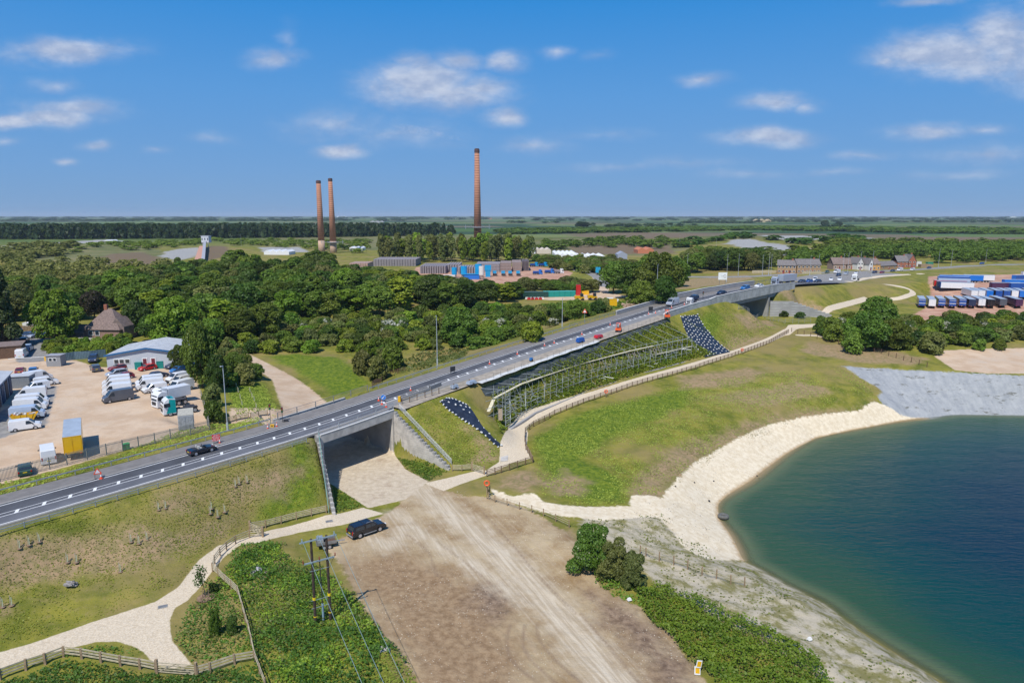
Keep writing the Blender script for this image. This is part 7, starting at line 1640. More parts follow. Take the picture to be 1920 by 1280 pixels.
# tyre at the water, stones, logs, litter
q = P(1356, 970, LAKE_Z + .1); th = thing('dumped_tyre', 'huge grey tyre lying in the shallows at the shore', 'tyre', tuple(q), .3); n = 20; b = MB()
for k in range(n): a0, a1 = 2 * math.pi * k / n, 2 * math.pi * (k + 1) / n; b.cyl((.62 * math.cos(a0), .62 * math.sin(a0), .25), (.62 * math.cos(a1), .62 * math.sin(a1), .25), .33, n=9)
b.build('casing', mat('old_tyre', (.13, .13, .12), .9, var=.2), th, True); MB().cyl((0, 0, .1), (0, 0, .14), .4, n=12).build('water_inside', M_TRIM, th)
def heap(px, py, n, r, s, m, name, label, cat, part, zs=.5, log=False):
 q = HIT(px, py); th = thing(name, label, cat, tuple(q))
 for k in range(n):
  a = rng.uniform(0, 6.28); d = r * rng.random() ** .5; x, y = math.cos(a) * d, math.sin(a) * d; z = (1 - d / r) * zs + s * .2; ss = s * rng.uniform(.6, 1.3)
  if log: MB().cyl((x - .45, y + rng.uniform(-.2, .2), z), (x + .45, y + rng.uniform(-.2, .2), z + rng.uniform(-.1, .2)), .09, n=7).build(part, m, th)
  else:
   b = MB().box((0, 0, 0), (ss, ss * rng.uniform(.7, 1), ss * rng.uniform(.5, .9)), rng.uniform(0, 3), taper=rng.uniform(.5, .85)); o = b.build(part, m, th); o.location = (x, y, z); o.rotation_euler = (rng.uniform(-.5, .5), rng.uniform(-.5, .5), 0)
 return th
M_ROCK = mat('rock', (.34, .33, .34), .9, var=.25, scale=2)
heap(486, 1074, 46, 1.0, .34, M_ROCK, 'rock_pile', 'pile of grey stones in the bare patch of weeds', 'stones', 'rock', .7); heap(131, 1098, 20, .35, .3, mat('old_log', (.28, .26, .25), .9, var=.3), 'log_pile', 'stack of grey logs on the grass below the road', 'logs', 'log', .5, True); heap(461, 1072, 7, .35, .22, M_ROCK, 'rock_pile', 'few small stones left of the stone pile', 'stones', 'rock', .2)
heap(1194, 572 + 2, 60, 6, 1.3, mat('spoil', (.36, .25, .17), .95, var=.2), 'earth_heap', 'heap of brown earth behind the far concrete wall', 'earth heap', 'clod', 2.6)
for px, py, s in ((1330, 940, .45), (1302, 905, .3), (1338, 902, .25), (1419, 892, .3), (1423, 897, .25), (1267, 912, .3)): heap(px, py, 1, .05, s, M_TRIM, 'stone', {1330: 'dark stone at the water side of the beach bend', 1302: 'dark stone on the upper beach', 1338: 'small dark stone near the shoreline bend', 1419: 'dark stone at the water edge, upper shore', 1423: 'dark stone half in the water, upper shore', 1267: 'lone dark stone below the dry slope'}[px], 'stone', 'rock', .0)
q = HIT(720, 1220); th = thing('concrete_block', 'pale square slab lying at the edge of the weeds', 'slab', tuple(q), .5); MB().box((0, 0, .2), (1.1, .9, .3)).build('slab', M_CONC, th)
for px, py, l in ((1180, 1124, 'white litter bag at the end of the bramble bank'), (1518, 1198, 'white litter lying on the chalk bank')):
 q = HIT(px, py); th = thing('litter', l, 'litter', tuple(q)); MB().box((0, 0, .12), (.5, .4, .25), .4, taper=.6).build('bag', M_WHITE, th)
q = HIT(1309, 1262); th = thing('warning_sheet', 'yellow and white folding warning sheets at the bramble edge', 'sign', tuple(q), .3)
for k, (a_, z_, w_) in enumerate(((.6, .15, .7), (1.25, .75, .62))):
 o = MB().box((0, 0, 0), (w_, .03, .75)).build('panel', M_WHITE, th); o.location = (-.1 + .22 * k, .1 * k, z_ + .2); o.rotation_euler = (-.5 + .35 * k, .3, 0)
 i_ = MB().box((0, -.02, 0), (w_ * .72, .02, .5)).build('panel_print', PC['yellow'], o)
for px, py in ((305, 1137), (617, 977)):
 q = HIT(px, py); th = thing('manhole_cover', 'rectangular cover in the stone path, ' + ('by the fork' if px < 400 else 'near the underpass'), 'manhole', tuple(q), .4); MB().box((0, 0, .03), (1.0, .65, .06)).build('frame', M_CONCD, th); MB().box((0, 0, .07), (.85, .5, .02)).build('cover', M_GALVD, th)
# car trailer behind the pickup, mostly behind the poles
q = HIT(612, 1024); ct_ = thing('utility_trailer', 'small twin axle trailer standing behind the black pickup', 'trailer', tuple(q), .38)
MB().box((0, 0, .62), (2.6, 1.5, .12)).build('floor', M_WOODD, ct_); MB().box((0, .75, .85), (2.6, .05, .4)).box((0, -.75, .85), (2.6, .05, .4)).box((-1.3, 0, .85), (.05, 1.5, .4)).build('side', M_GALVD, ct_); MB().beam((1.3, 0, .6), (2.5, 0, .55), .12, .1).build('drawbar', M_GALV, ct_); MB().box((-.8, 0, 1.15), (.8, 1.5, .5)).build('ladder_rack', M_GALV, ct_)
for x in (-.35, .35):
 for s in (-1, 1):
  w = bpy.data.objects.new('wheel', wheel_me(.30)[0]); link(w, ct_); w.location = (x, s * .85, .3); r_ = bpy.data.objects.new('rim', wheel_me(.30)[1]); link(r_, w)
# saplings on the embankment
def sapling(px, py, h, label, leaf=False, guard=True, group='staked saplings on the embankment'):
 q = HIT(px, py); th = thing('staked_sapling', label, 'sapling', tuple(q), group=group); MB().cyl((0, 0, 0), (0, 0, h), .045, n=5).build('stake', M_WOODN, th); MB().cyl((.15, 0, 0), (.12, .05, h * .8), .04, n=5).build('stem', mat('tree_guard', (.50, .56, .40), .6), th)
 MB().cyl((.1, 0, .02), (.1, 0, .05), .28, n=9).build('mulch', mat('mulch', (.24, .155, .10), .95, var=.3), th)
for i, (px, py) in enumerate([(35, 1028), (53, 1022), (72, 1016), (125, 1054), (142, 1054), (20, 1135), (3, 1138), (244, 1016), (259, 1019), (274, 1012), (296, 956), (309, 953), (393, 963), (407, 969), (420, 960), (447, 907), (462, 904), (224, 1072), (395, 1030 - 76), (440, 912), (443, 727), (446, 735), (450, 748), (453, 760), (468, 735), (472, 745), (476, 752), (480, 765)]):
 sapling(px, py, 1.25, 'thin staked sapling ' + ('on the bank below the crash barrier' if py > 860 else 'on the green plot beside the pale track'))
q = HIT(386, 1120); th = thing('young_tree', 'slender young tree leaning over the stone path with mulch', 'tree', tuple(q)); MB().cyl((0, 0, 0), (-.5, .2, 3.4), .05, .03, 6).build('stem', BARK, th)
g = np.random.default_rng(5); C_ = np.column_stack([g.normal(-.55, .35, 220), g.normal(.2, .35, 220), g.uniform(1.5, 3.9, 220)]); N_ = g.normal(size=(220, 3)); N_[:, 2] += 1; N_ /= np.linalg.norm(N_, axis=1)[:, None]; V_, F_ = leaf_quads(C_, N_, .22, g); link(bpy.data.objects.new('foliage', mesh_np('foliage', V_, F_, L_DARK, {'tint': g.uniform(0, .5, 880), 'flower': np.zeros(880)})), th); MB().cyl((0, 0, .0), (0, 0, .06), 1.0, n=12).build('mulch', mat('mulch'  , (.1, .1, .1)), th)
for s in (-1, 1): MB().cyl((s * .35, 0, 0), (s * .35, 0, 1.0), .04, n=5).build('stake', M_WOOD, th)
# ================================================================== sheets and sandbags on the slopes
def draped(px4, nu, nv, name, label, m, dz=.12, curve=None):
 tl, tr_, br_, bl = [Vector((*q, 0)) for q in px4]; V_ = []
 for j in range(nv + 1):
  for i in range(nu + 1):
   u, v = i / nu, j / nv; q = tl.lerp(tr_, u).lerp(bl.lerp(br_, u), v)
   if curve: q += curve(u, v)
   w = HIT(q.x, q.y); V_.append((w.x, w.y, gz(w.x, w.y) + dz + .05 * math.sin(i * 2.1) * math.sin(j * 1.7)))
 Iq = np.arange((nu + 1) * (nv + 1)).reshape(nv + 1, nu + 1); F_ = np.stack([Iq[1:, :-1], Iq[1:, 1:], Iq[:-1, 1:], Iq[:-1, :-1]], -1).reshape(-1, 4)
 o = obj_mesh(name, mesh_np(name, V_, F_, m, smooth=True)); return tag(o, label, 'sheet')
M_SHEET = mat('black_sheet', (.019, .025, .040), .45, var=.3, scale=.8, bump=.4)
cR = lambda u, v: Vector((6 * math.sin(math.pi * v) * -1, 3 * math.sin(math.pi * v), 0)); QR = [(1276, 593), (1308, 590), (1369, 660), (1322, 671)]; QL = [(0, 0)] * 4
LU = [(838, 748), (852, 749), (866, 756), (876, 761), (890, 780), (905, 802), (922, 820), (940, 836)]; LL = [(826, 754), (838, 766), (852, 777), (866, 786), (880, 796), (898, 809), (916, 824), (934, 839)]
def cL(u, v):
 f = v * 7; b_ = Vector((interp(f, range(8), [q[0] for q in LL]), interp(f, range(8), [q[1] for q in LL]), 0)); a_ = Vector((interp(f, range(8), [q[0] for q in LU]), interp(f, range(8), [q[1] for q in LU]), 0)); return b_.lerp(a_, u)
draped(QR, 14, 20, 'black_sheet', 'black plastic sheet pinned with rows of white sandbags on steep slope', M_SHEET, curve=cR); draped(QL, 8, 26, 'black_sheet', 'narrow black plastic sheet edged with white bags right of the underpass', M_SHEET, curve=cL, dz=.3)
M_BAG = mat('sandbag', (.66, .66, .62), .8, var=.1)
bag_me = None
def bag(px, py, label, group, s=1.0):
 global bag_me
 if bag_me is None:
  o = MB().box((0, 0, .1), (.62, .38, .2), taper=.75).build('sandbag', M_BAG); bag_me = o.data; bpy.data.objects.remove(o)
 w = HIT(px, py); e = .4; nx, ny = gz(w.x + e, w.y) - gz(w.x - e, w.y), gz(w.x, w.y + e) - gz(w.x, w.y - e)
 o = bpy.data.objects.new('sandbag', bag_me); link(o); nrm = Vector((-nx / (2 * e), -ny / (2 * e), 1)).normalized(); o.rotation_euler = (nrm.to_track_quat('Z', 'Y').to_matrix() @ Matrix.Rotation(rng.uniform(0, 3), 3, 'Z')).to_euler()
 o.location = (w.x, w.y, gz(w.x, w.y) + .16); o.scale = (s * .62 * rng.uniform(.8, 1.2),) * 3; tag(o, label, 'sandbag', group)
def quadpt(Q, u, v, c):
 tl, tr_, br_, bl = [Vector((*q, 0)) for q in Q]; return tl.lerp(tr_, u).lerp(bl.lerp(br_, u), v) + c(u, v)
for j in range(13):
 for i in range(9):
  if rng.random() < .06: continue
  u, v = (i + rng.uniform(-.12, .12)) / 8, (j + rng.uniform(-.2, .2) + (i % 2) * .4) / 12.6; u = min(1, max(0, u)); v = min(1, max(0, v)); q = quadpt(QR, u, v, cR)
  bag(q.x, q.y, 'white sandbag in the grid on the big black sheet, ' + ('top rows' if v < .34 else 'middle rows' if v < .67 else 'bottom rows'), 'sandbags on the big black sheet', 1.15)
for i in range(17): q = quadpt(QL, 0.02, i / 16, cL); bag(q.x, q.y, 'white bag along the lower edge of the narrow black sheet', 'bags edging the narrow black sheet', 1.15)
for i in range(14): q = quadpt(QL, .97, (i / 13) ** 1.2, cL); bag(q.x, q.y, 'white bag along the upper edge of the narrow black sheet', 'bags edging the narrow black sheet', 1.2)
for u, v in ((.5, .03), (.25, 0), (.6, .22), (.75, .3), (.55, .4), (.8, .42), (.5, .1), (.7, .5)): q = quadpt(QL, u, v, cL); bag(q.x, q.y, 'white bag inside the narrow black sheet', 'bags edging the narrow black sheet', 1.3)
# dark geotextile at the top of the steep slope
ts = np.arange(82, 165, 1.0); V_ = []
for t in ts:
 w = .9 + 1.3 * math.sin(math.pi * min(1, max(0, (t - 80) / 78))) ** .6
 for k in range(6):
  f = k / 5; x, y = road_xy(t, -4.75 - f * w); zc_ = float(zr(t)); V_.append((x, y, gz(x, y) + .22 + .08 * math.sin(t * 1.3 + k * 2) - .03 * k))
Iq = np.arange(len(ts) * 6).reshape(len(ts), 6); F_ = np.stack([Iq[:-1, :-1], Iq[1:, :-1], Iq[1:, 1:], Iq[:-1, 1:]], -1).reshape(-1, 4)
tag(obj_mesh('geotextile', mesh_np('geotextile', V_, F_, mat('geotextile', (.045, .055, .055), .8, var=.45, scale=1.2, bump=.5), smooth=True)), 'dark grey fabric strip along the top of the reinforced slope', 'fabric')
for t0_, t1_ in ((82, 128),):
 V_ = []; ts = np.arange(t0_, t1_, 1.0)
 for t in ts:
  for k in range(3): x, y = road_xy(t, -3.7 - k * .75 + .15 * math.sin(t)); V_.append((x, y, max(float(zr(t)) + .05, gz(x, y)) + .05))
 Iq = np.arange(len(ts) * 3).reshape(len(ts), 3); F_ = np.stack([Iq[:-1, :-1], Iq[1:, :-1], Iq[1:, 1:], Iq[:-1, 1:]], -1).reshape(-1, 4)
 tag(obj_mesh('pale_membrane', mesh_np('pale_membrane', V_, F_, mat('membrane', (.55, .55, .52), .7, var=.15, scale=.8), smooth=True)), 'pale crumpled membrane lying along the slope edge', 'fabric')
rails3_pts = [RO(t, -4.5, 0) for t in np.arange(84, 162, 2.4)]
th = thing('edge_protection', 'low rail of scaffold tubes along the slope edge beside the works strip', 'railing', tuple(rails3_pts[0])); o0 = rails3_pts[0]
for q in rails3_pts: MB().cyl(q - o0, q - o0 + Vector((0, 0, 1.1)), .035, n=5).build('post', M_GALVD, th)
# ================================================================== scaffolding
TOE = densify([P(a, b, c) for a, b, c in ((952, 806, .9), (1000, 775, 1.6), (1100, 733, 2.3), (1200, 701, 3.1), (1308, 672, 3.6))], 2.35)
sc = thing('scaffolding', 'long galvanised tube scaffolding with a board walkway on the steep planted slope', 'scaffolding', tuple(TOE[0])); so = TOE[0].copy()
tube = MB().cyl((0, 0, 0), (0, 0, 1), .042, n=6); tme = bpy.data.meshes.new('scaffold_tube'); tme.from_pydata([tuple(v) for v in tube.v], [], tube.f); M_TUBE = mat('scaffold_steel', (.52, .55, .56), .45, .45); tme.materials.append(M_TUBE)
ntube = 0; extra_tubes = MB()
def tubeobj(a, b, k=1.0):
 global ntube; k *= .78
 ntube += 1
 if ntube > 296: extra_tubes.cyl(a - so, b - so, .04, n=5); return
 o = bpy.data.objects.new('scaffold_tube', tme); link(o, sc); d = b - a; o.location = a - so; o.rotation_mode = 'QUATERNION'; o.rotation_quaternion = d.to_track_quat('Z', 'Y'); o.scale = (k, k, d.length)
def up_n(i):
 a = TOE[max(0, i - 1)]; b = TOE[min(len(TOE) - 1, i + 1)]; d = (b - a).normalized(); return Vector((-d.y, d.x, 0)).normalized()
NT_ = len(TOE); deck = []
for i, T_ in enumerate(TOE):
 n_ = up_n(i); zt = T_.z + 6.3 - .8 * i / NT_; deck.append((T_ + n_ * 3.2).xy.to_3d() + Vector((0, 0, zt)))
 for off_, top in ((.6, 5.2), (2.1, 6.2), (3.7, 7.3)):
  q = T_ + n_ * off_; q.z = gz(q.x, q.y) - .1; tubeobj(q, Vector((q.x, q.y, T_.z + top + rng.uniform(-.3, .5) - .8 * i / NT_)))
 x_, y_ = road_xy(road_t(T_.x, T_.y), -4.8);
 if i % 2 == 0 and i < NT_ - 1:
  j = min(NT_ - 1, i + 2); e = deck[-1] + (TOE[j] - T_) * .9 + Vector((0, 0, .6)); tp = Vector((x_, y_, gz(x_, y_) + .3)); tubeobj(tp, e, 1.25)
  lo = T_ + (TOE[j] - T_) * 1.2 + n_ * .8; lo.z = T_.z + 1.2; tubeobj(e, lo, 1.1)
 for h_ in (1.6, 3.2, 4.8):
  if rng.random() < .75: tubeobj(T_ + n_ * .4 + Vector((0, 0, h_)), T_ + n_ * 4.2 + Vector((0, 0, h_ + rng.uniform(-.2, .2))))
 if i % 3 == 1 and i < NT_ - 2: tubeobj(T_ + n_ * .6 + Vector((0, 0, .2)), TOE[i + 1] + n_ * 2.1 + Vector((0, 0, 4.6)))
for off_, hs_ in ((.6, (1.5, 3.0, 4.5)), (2.1, (2.4, 4.4)), (3.7, (5.2, 7.0))):
 for h_ in hs_:
  for i in range(0, NT_ - 3, 3):
   if h_ in (5.2,) and rng.random() < .3: continue
   a = TOE[i] + up_n(i) * off_ + Vector((0, 0, h_ - .8 * i / NT_)); b = TOE[min(NT_ - 1, i + 3)] + up_n(i + 3) * off_ + Vector((0, 0, h_ - .8 * (i + 3) / NT_)); tubeobj(a, b)
for i in range(0, NT_ - 1):
 T_ = TOE[i]; n_ = up_n(i)
 for k in range(4):
  a = T_.lerp(TOE[i + 1], rng.random()) + n_ * rng.uniform(.8, 3.0) + Vector((0, 0, rng.uniform(.8, 3.6))); d = ((TOE[i + 1] - T_).normalized() * rng.uniform(-1, 1) + n_ * rng.uniform(-.6, .6) + Vector((0, 0, rng.uniform(-.15, .15)))).normalized(); tubeobj(a, a + d * rng.uniform(1.2, 2.6))
M_BOARD = mat('scaffold_board', (.58, .53, .38), .85, var=.15)
for i in range(int(NT_ * .80) - 1): MB().beam(deck[i] - so, deck[i + 1] - so, .62, .07).build('walkway_board', M_BOARD, sc)
dn_ = int(NT_ * .8) - 1
for i in range(dn_, NT_ - 1): MB().beam(deck[i] - so, deck[i + 1] - so, .3, .06).build('walkway_board', M_TUBE, sc); MB().beam(deck[i] - so - Vector((0, 0, 2.2)) - up_n(i) * 1.2, deck[i + 1] - so - Vector((0, 0, 2.2)) - up_n(i) * 1.2, .4, .06).build('walkway_board', M_BOARD, sc)
for i in list(range(8, 20)) + list(range(22, 28)):
 if i < NT_ - 1:
  for k in range(2):
   f = rng.random(); a = deck[i].lerp(deck[i + 1], f) - so; MB().beam(a + Vector((0, 0, -.3)), a - up_n(i) * .9 + Vector((.35, 0, -2.6)), .22, .05).build('hanging_board', mat('old_board', (.36, .28, .20), .9, var=.2), sc)
# access tower at the left end
T_ = TOE[0]; n_ = up_n(0); dd2 = (TOE[1] - TOE[0]).normalized()
for a_, b_ in ((-1.2, -.2), (-1.2, 1.6), (.6, -.2), (.6, 1.6)): q = T_ + dd2 * a_ + n_ * b_; q.z = gz(q.x, q.y); tubeobj(q, Vector((q.x, q.y, T_.z + 8.5)), 1.1)
for k in range(14):
 z = T_.z + .6 + k * .55; tubeobj((T_ + dd2 * -1.2 - n_ * .2).xy.to_3d() + Vector((0, 0, z)), (T_ + dd2 * .6 - n_ * .2).xy.to_3d() + Vector((0, 0, z)))
for k in range(5):
 z = T_.z + 1.2 + k * 1.6; tubeobj((T_ - dd2 * 5.2 + n_ * 2).xy.to_3d() + Vector((0, 0, z + 1)), (T_ + dd2 * .8 + n_ * 1.6).xy.to_3d() + Vector((0, 0, z + .6))); tubeobj((T_ - dd2 * 3.5 + n_ * 1.2).xy.to_3d() + Vector((0, 0, z)), (T_ - dd2 * 3.5 + n_ * 1.2).xy.to_3d() + Vector((0, 0, z + 2.4)))
MB().beam((T_ - dd2 * 3.4 + n_ * 2.5 - so) + Vector((0, 0, 4.6)), (T_ - dd2 * .6 + n_ * 3 - so) + Vector((0, 0, 6.2)), .7, .07).build('ramp_board', M_BOARD, sc); MB().beam((T_ - dd2 * 1.9 + n_ * .6 - so) + Vector((0, 0, 2.6)), (T_ - dd2 * 1.6 + n_ * .8 - so) + Vector((0, 0, 4.9)), .8, .07).build('ramp_board', mat('old_board', (.3, .2, .1)), sc)
o = extra_tubes.build('scaffold_tube', M_TUBE, sc); o['kind'] = 'stuff'
# stone edging along the foot of the scaffolding and pale concrete pad
b = MB()
for a, c in zip(TOE[:-1], TOE[1:]): a2 = a - up_n(0) * .5; c2 = c - up_n(0) * .5; b.beam((a2.x, a2.y, a.z + .1), (c2.x, c2.y, c.z + .1), .55, .5)
tag(b.build('stone_kerb', M_CONCP), kind='structure')
q = [HIT(x, y) for x, y in ((938, 866), (952, 864), (956, 812), (944, 812))]; tag(MB().prism([(p.x, p.y) for p in q], min(p.z for p in q) - .3, min(p.z for p in q) + .16).build('concrete_pad', M_CONC), kind='structure')
# ================================================================== buildings
def wmat(n, c, **k): return mat('wall_' + n, c, .85, **k)
BRICK_T = wmat('tan_brick', (.34, .22, .12), var=.15, scale=1); BRICK_R = wmat('red_brick', (.33, .12, .07), var=.2, scale=1); REND_W = wmat('white_render', (.66, .64, .60), var=.06); REND_O = wmat('orange_render', (.60, .33, .10), var=.08)
ROOF_G = mat('roof_grey', (.17, .155, .15), .85, var=.2, scale=1.5); ROOF_B = mat('roof_brown', (.20, .15, .13), .9, var=.25, scale=1.5); SOLAR = mat('solar', (.012, .02, .045), .2); ROOF_O = mat('roof_orange', (.50, .18, .09), .85, var=.15)
def house(x0, x1, yb, h_e, h_r, dep, wall, roof, name, label, rz=0.0, gable_front=False, wins=4, doors=1, z=None, chim=1, wm=None, cat='house', floors=2):
 a, b = HIT(x0, yb), HIT(x1, yb); c = (a + b) / 2; L = abs((b - a).length); c.z = gz(c.x, c.y) if z is None else z
 base_r = math.atan2(b.y - a.y, b.x - a.x) + rz; th = thing(name, label, cat, tuple(c), base_r); hl = L / 2; o = .35
 if not gable_front:      # ridge runs left-right
  MB().box((0, dep / 2, h_e / 2 - .5), (L, dep, h_e + 1)).add([(-hl, 0, h_e), (-hl, dep, h_e), (-hl, dep / 2, h_r)], [(0, 1, 2), (2, 1, 0)]).add([(hl, 0, h_e), (hl, dep, h_e), (hl, dep / 2, h_r)], [(0, 1, 2), (2, 1, 0)]).build('wall', wall, th)
  e = (h_r - h_e) / (dep / 2) * o
  r = MB();
  for y0, s in ((-o, 1), (dep + o, -1)):
   q = [(-hl - o, y0, h_e - e), (hl + o, y0, h_e - e), (hl + o, dep / 2, h_r + .02), (-hl - o, dep / 2, h_r + .02)]; r.add(q + [(x, y, z_ + .16) for x, y, z_ in q], [(0, 1, 2, 3), (7, 6, 5, 4), (0, 4, 5, 1), (1, 5, 6, 2), (3, 2, 6, 7), (0, 3, 7, 4)])
  ro = r.build('roof', roof, th)
 else:
  MB().box((0, dep / 2, h_e / 2 - .5), (L, dep, h_e + 1)).add([(-hl, 0, h_e), (hl, 0, h_e), (0, 0, h_r)], [(0, 1, 2)]).add([(-hl, dep, h_e), (hl, dep, h_e), (0, dep, h_r)], [(2, 1, 0)]).build('wall', wall, th)
  r = MB(); e = (h_r - h_e) / hl * o
  for s in (-1, 1):
   q = [(s * (hl + o), -o, h_e - e), (s * (hl + o), dep + o, h_e - e), (0, dep + o, h_r + .02), (0, -o, h_r + .02)]; r.add(q + [(x, y, z_ + .16) for x, y, z_ in q], [(0, 1, 2, 3), (7, 6, 5, 4), (0, 4, 5, 1), (1, 5, 6, 2), (3, 2, 6, 7), (0, 3, 7, 4)])
  ro = r.build('roof', roof, th)
 for k in range(chim): MB().box((hl * (.6 if k == 0 else -.6), dep / 2, h_r + .3), (.9, .7, 1.5)).build('chimney', BRICK_R, ro)
 for f in range(floors):
  for k in range(wins):
   x = -hl + L * (k + .5) / wins
   w = MB().box((x, -.02, 1.5 + f * 2.6), (1.25, .08, 1.15)).build('window', wm or M_WHITE, th); MB().box((x, -.06, 1.5 + f * 2.6), (1.0, .04, .9)).build('pane', M_GLASS, w)
 for k in range(doors): MB().box((-hl + L * (k + 1) / (doors + 1), -.03, 1.05), (.95, .1, 2.1)).build('door', mat('door', (.30, .05, .04), .5), th)
 return th
house(1457, 1492, 513, 5.2, 8.0, 8, BRICK_T, ROOF_G, 'brick_terrace', 'left tan brick terrace house behind the garden fence', wins=5, doors=2); house(1494, 1538, 513, 5.4, 8.5, 8.5, BRICK_T, ROOF_G, 'brick_terrace', 'right and larger tan brick terrace house behind the garden fence', wins=6, doors=2)
house(1562, 1586, 505, 3.6, 7.5, 9, wmat('pink_brick', (.34, .24, .19)), ROOF_B, 'bungalow', 'brown roofed house left of the white gabled one', wins=3, floors=1); house(1588, 1606, 505, 3.6, 7.2, 9, wmat('pink_brick', (.3, .2, .1)), ROOF_B, 'bungalow', 'lower brown roofed house touching the white gabled one', wins=2, floors=1)
house(1607, 1618, 506, 4.6, 8.0, 9, REND_W, ROOF_G, 'white_house', 'white gabled house, left gable', gable_front=True, wins=2); house(1618, 1630, 505, 4.4, 7.6, 8, REND_W, SOLAR, 'solar_roof_house', 'white house part with dark solar roof between two gables', wins=2, chim=1)
house(1629, 1636, 507, 4.6, 7.8, 9, REND_W, ROOF_G, 'white_house', 'narrow white gabled house beside the orange wall', gable_front=True, wins=1, chim=0); house(1636, 1650, 507, 4.4, 7.6, 8, REND_O, ROOF_B, 'orange_house', 'house with bright orange side wall', wins=2, doors=0)
house(1651, 1682, 505, 2.8, 5.4, 8, BRICK_T, ROOF_G, 'garage_row', 'low grey roofed garages right of the orange wall', wins=3, floors=1, chim=0); house(1682, 1703, 502, 4.6, 8.6, 9, BRICK_R, ROOF_G, 'station_house', 'red brick house wing with grey roof and solar panels', wins=3); house(1702, 1717, 502, 5.0, 9.5, 10, BRICK_R, ROOF_G, 'station_house', 'red brick house with pointed gable facing the road', gable_front=True, wins=2)
box_thing(1721, 499, (3.6, 3, 3.4), REND_W, 'white_shed', 'small white box shed right of the red brick gable', 'shed'); box_thing(1735, 501, (9, 4, 2.2), M_WOOD, 'open_shed', 'low timber shed beside the white box', 'shed'); box_thing(1742, 500, (4, 3, 3.4), mat('tarp_green', (.02, .22, .13), .6), 'green_shed', 'green covered store beside the road', 'shed')
# hipped house left
a, b = HIT(160, 638), HIT(226, 636); c = (a + b) / 2; th = thing('hipped_house', 'house with steep brown hipped roof and brick chimney behind the hedge', 'house', (c.x, c.y, 6.7), -.08); L, Dp = 11.0, 8.5
MB().box((0, Dp / 2, 1.4), (L, Dp, 3.6)).build('wall', wmat('house_brick', (.27, .17, .13), var=.2, scale=1.5), th)
hp2 = MB().add([(-L / 2 - .5, -.5, 3.0), (L / 2 + .5, -.5, 3.0), (L / 2 + .5, Dp + .5, 3.0), (-L / 2 - .5, Dp + .5, 3.0), (-.9, Dp / 2, 9.0), (.9, Dp / 2, 9.0)], [(0, 1, 5, 4), (1, 2, 5), (2, 3, 4, 5), (3, 0, 4), (3, 2, 1, 0)]).build('roof', mat('roof_tile', (.20, .145, .125), .9, var=.3, scale=2.5, bump=.4), th)
MB().box((-.9, Dp / 2, 9.4), (1.0, .8, 1.6)).build('chimney', BRICK_R, hp2); MB().box((4.2, 3.5, 1.7), (4.5, 5, 4.2)).add([(2, 1, 3.8), (6.4, 1, 3.8), (6.4, 6, 3.8), (2, 6, 3.8), (4.2, 1, 6.6), (4.2, 6, 6.6)], [(0, 1, 4), (1, 2, 5, 4), (2, 3, 5), (3, 0, 4, 5)]).build('side_wing', ROOF_B, th)
for x in (-3.6, -1.6): w = MB().box((x, -.06, 1.9), (1.5, .1, 1.5)).build('window', M_WHITE, th); MB().box((x, -.12, 1.9), (1.2, .04, 1.2)).build('pane', M_GLASS, w)
MB().box((-8, 1, 1.0), (5, 4, 2.4)).add([(-10.6, -.2, 2.2), (-5.4, -.2, 2.2), (-5.4, 3.4, 2.2), (-10.6, 3.4, 2.2), (-10.6, 1.6, 4.4), (-5.4, 1.6, 4.4)], [(0, 1, 5, 4), (1, 2, 5), (2, 3, 4, 5), (3, 0, 4)]).build('outhouse', ROOF_B, th); MB().box((-2.5, -3.5, .5), (5.5, .15, 1.2)).build('garden_wall', M_CONC, th)
# pale office with shallow gable and blue fascia
A1, A2, A3 = HIT(202, 693), HIT(277, 691), HIT(352, 690); o0 = A1.copy(); th = thing('office_building', 'pale grey single storey office with shallow gable and blue fascia', 'building', tuple(o0)); M_CLAD = mat('cladding_pale', (.46, .50, .54), .6, var=.04); M_FAS = mat('fascia_blue', (.02, .12, .28), .5); M_SHEETR = mat('roof_sheet', (.46, .48, .50), .6, var=.1, scale=.6)
d = (A3 - A1); d.z = 0; Lo = d.length; d.normalize(); n_ = Vector((-d.y, d.x, 0)); th.rotation_euler = (0, 0, math.atan2(d.y, d.x)); he, ha, dp = 3.5, 5.0, 15.0
MB().add([(0, 0, -.5), (Lo, 0, -.5), (Lo, 0, he), (Lo / 2, 0, ha), (0, 0, he), (0, dp, -.5), (Lo, dp, -.5), (Lo, dp, he), (Lo / 2, dp, ha), (0, dp, he)], [(0, 1, 2, 3, 4), (9, 8, 7, 6, 5), (0, 5, 6, 1), (1, 6, 7, 2), (4, 9, 5, 0)]).build('wall', M_CLAD, th)
for s in (0, 1):
 xa, xb = (-.4, Lo / 2) if s == 0 else (Lo + .4, Lo / 2)
 q = [(xa, -.4, he - .08), (xa, dp + .4, he - .08), (xb, dp + .4, ha + .05), (xb, -.4, ha + .05)]; MB().add(q + [(x, y, z_ + .15) for x, y, z_ in q], [(0, 1, 2, 3), (7, 6, 5, 4), (0, 4, 5, 1), (1, 5, 6, 2), (2, 6, 7, 3), (3, 7, 4, 0)]).build('roof', M_SHEETR, th)
 MB().beam((xa, -.45, he + .02), (xb, -.45, ha + .1), .12, .42).build('fascia', M_FAS, th)
 for k in range(7): MB().beam((xa + (xb - xa) * .02, k * 2.3 + .4, he + .16), (xb, k * 2.3 + .4, ha + .24), .12, .07).build('roof_rib', M_SHEETR, th)
for x in (1.9, 3.1, 4.4): w = MB().box((x + .3, -.05, 2.0), (1.2, .1, 1.15)).build('window', M_WHITE, th); MB().box((x + .3, -.11, 2.0), (.95, .05, .9)).build('pane', M_GLASS, w)
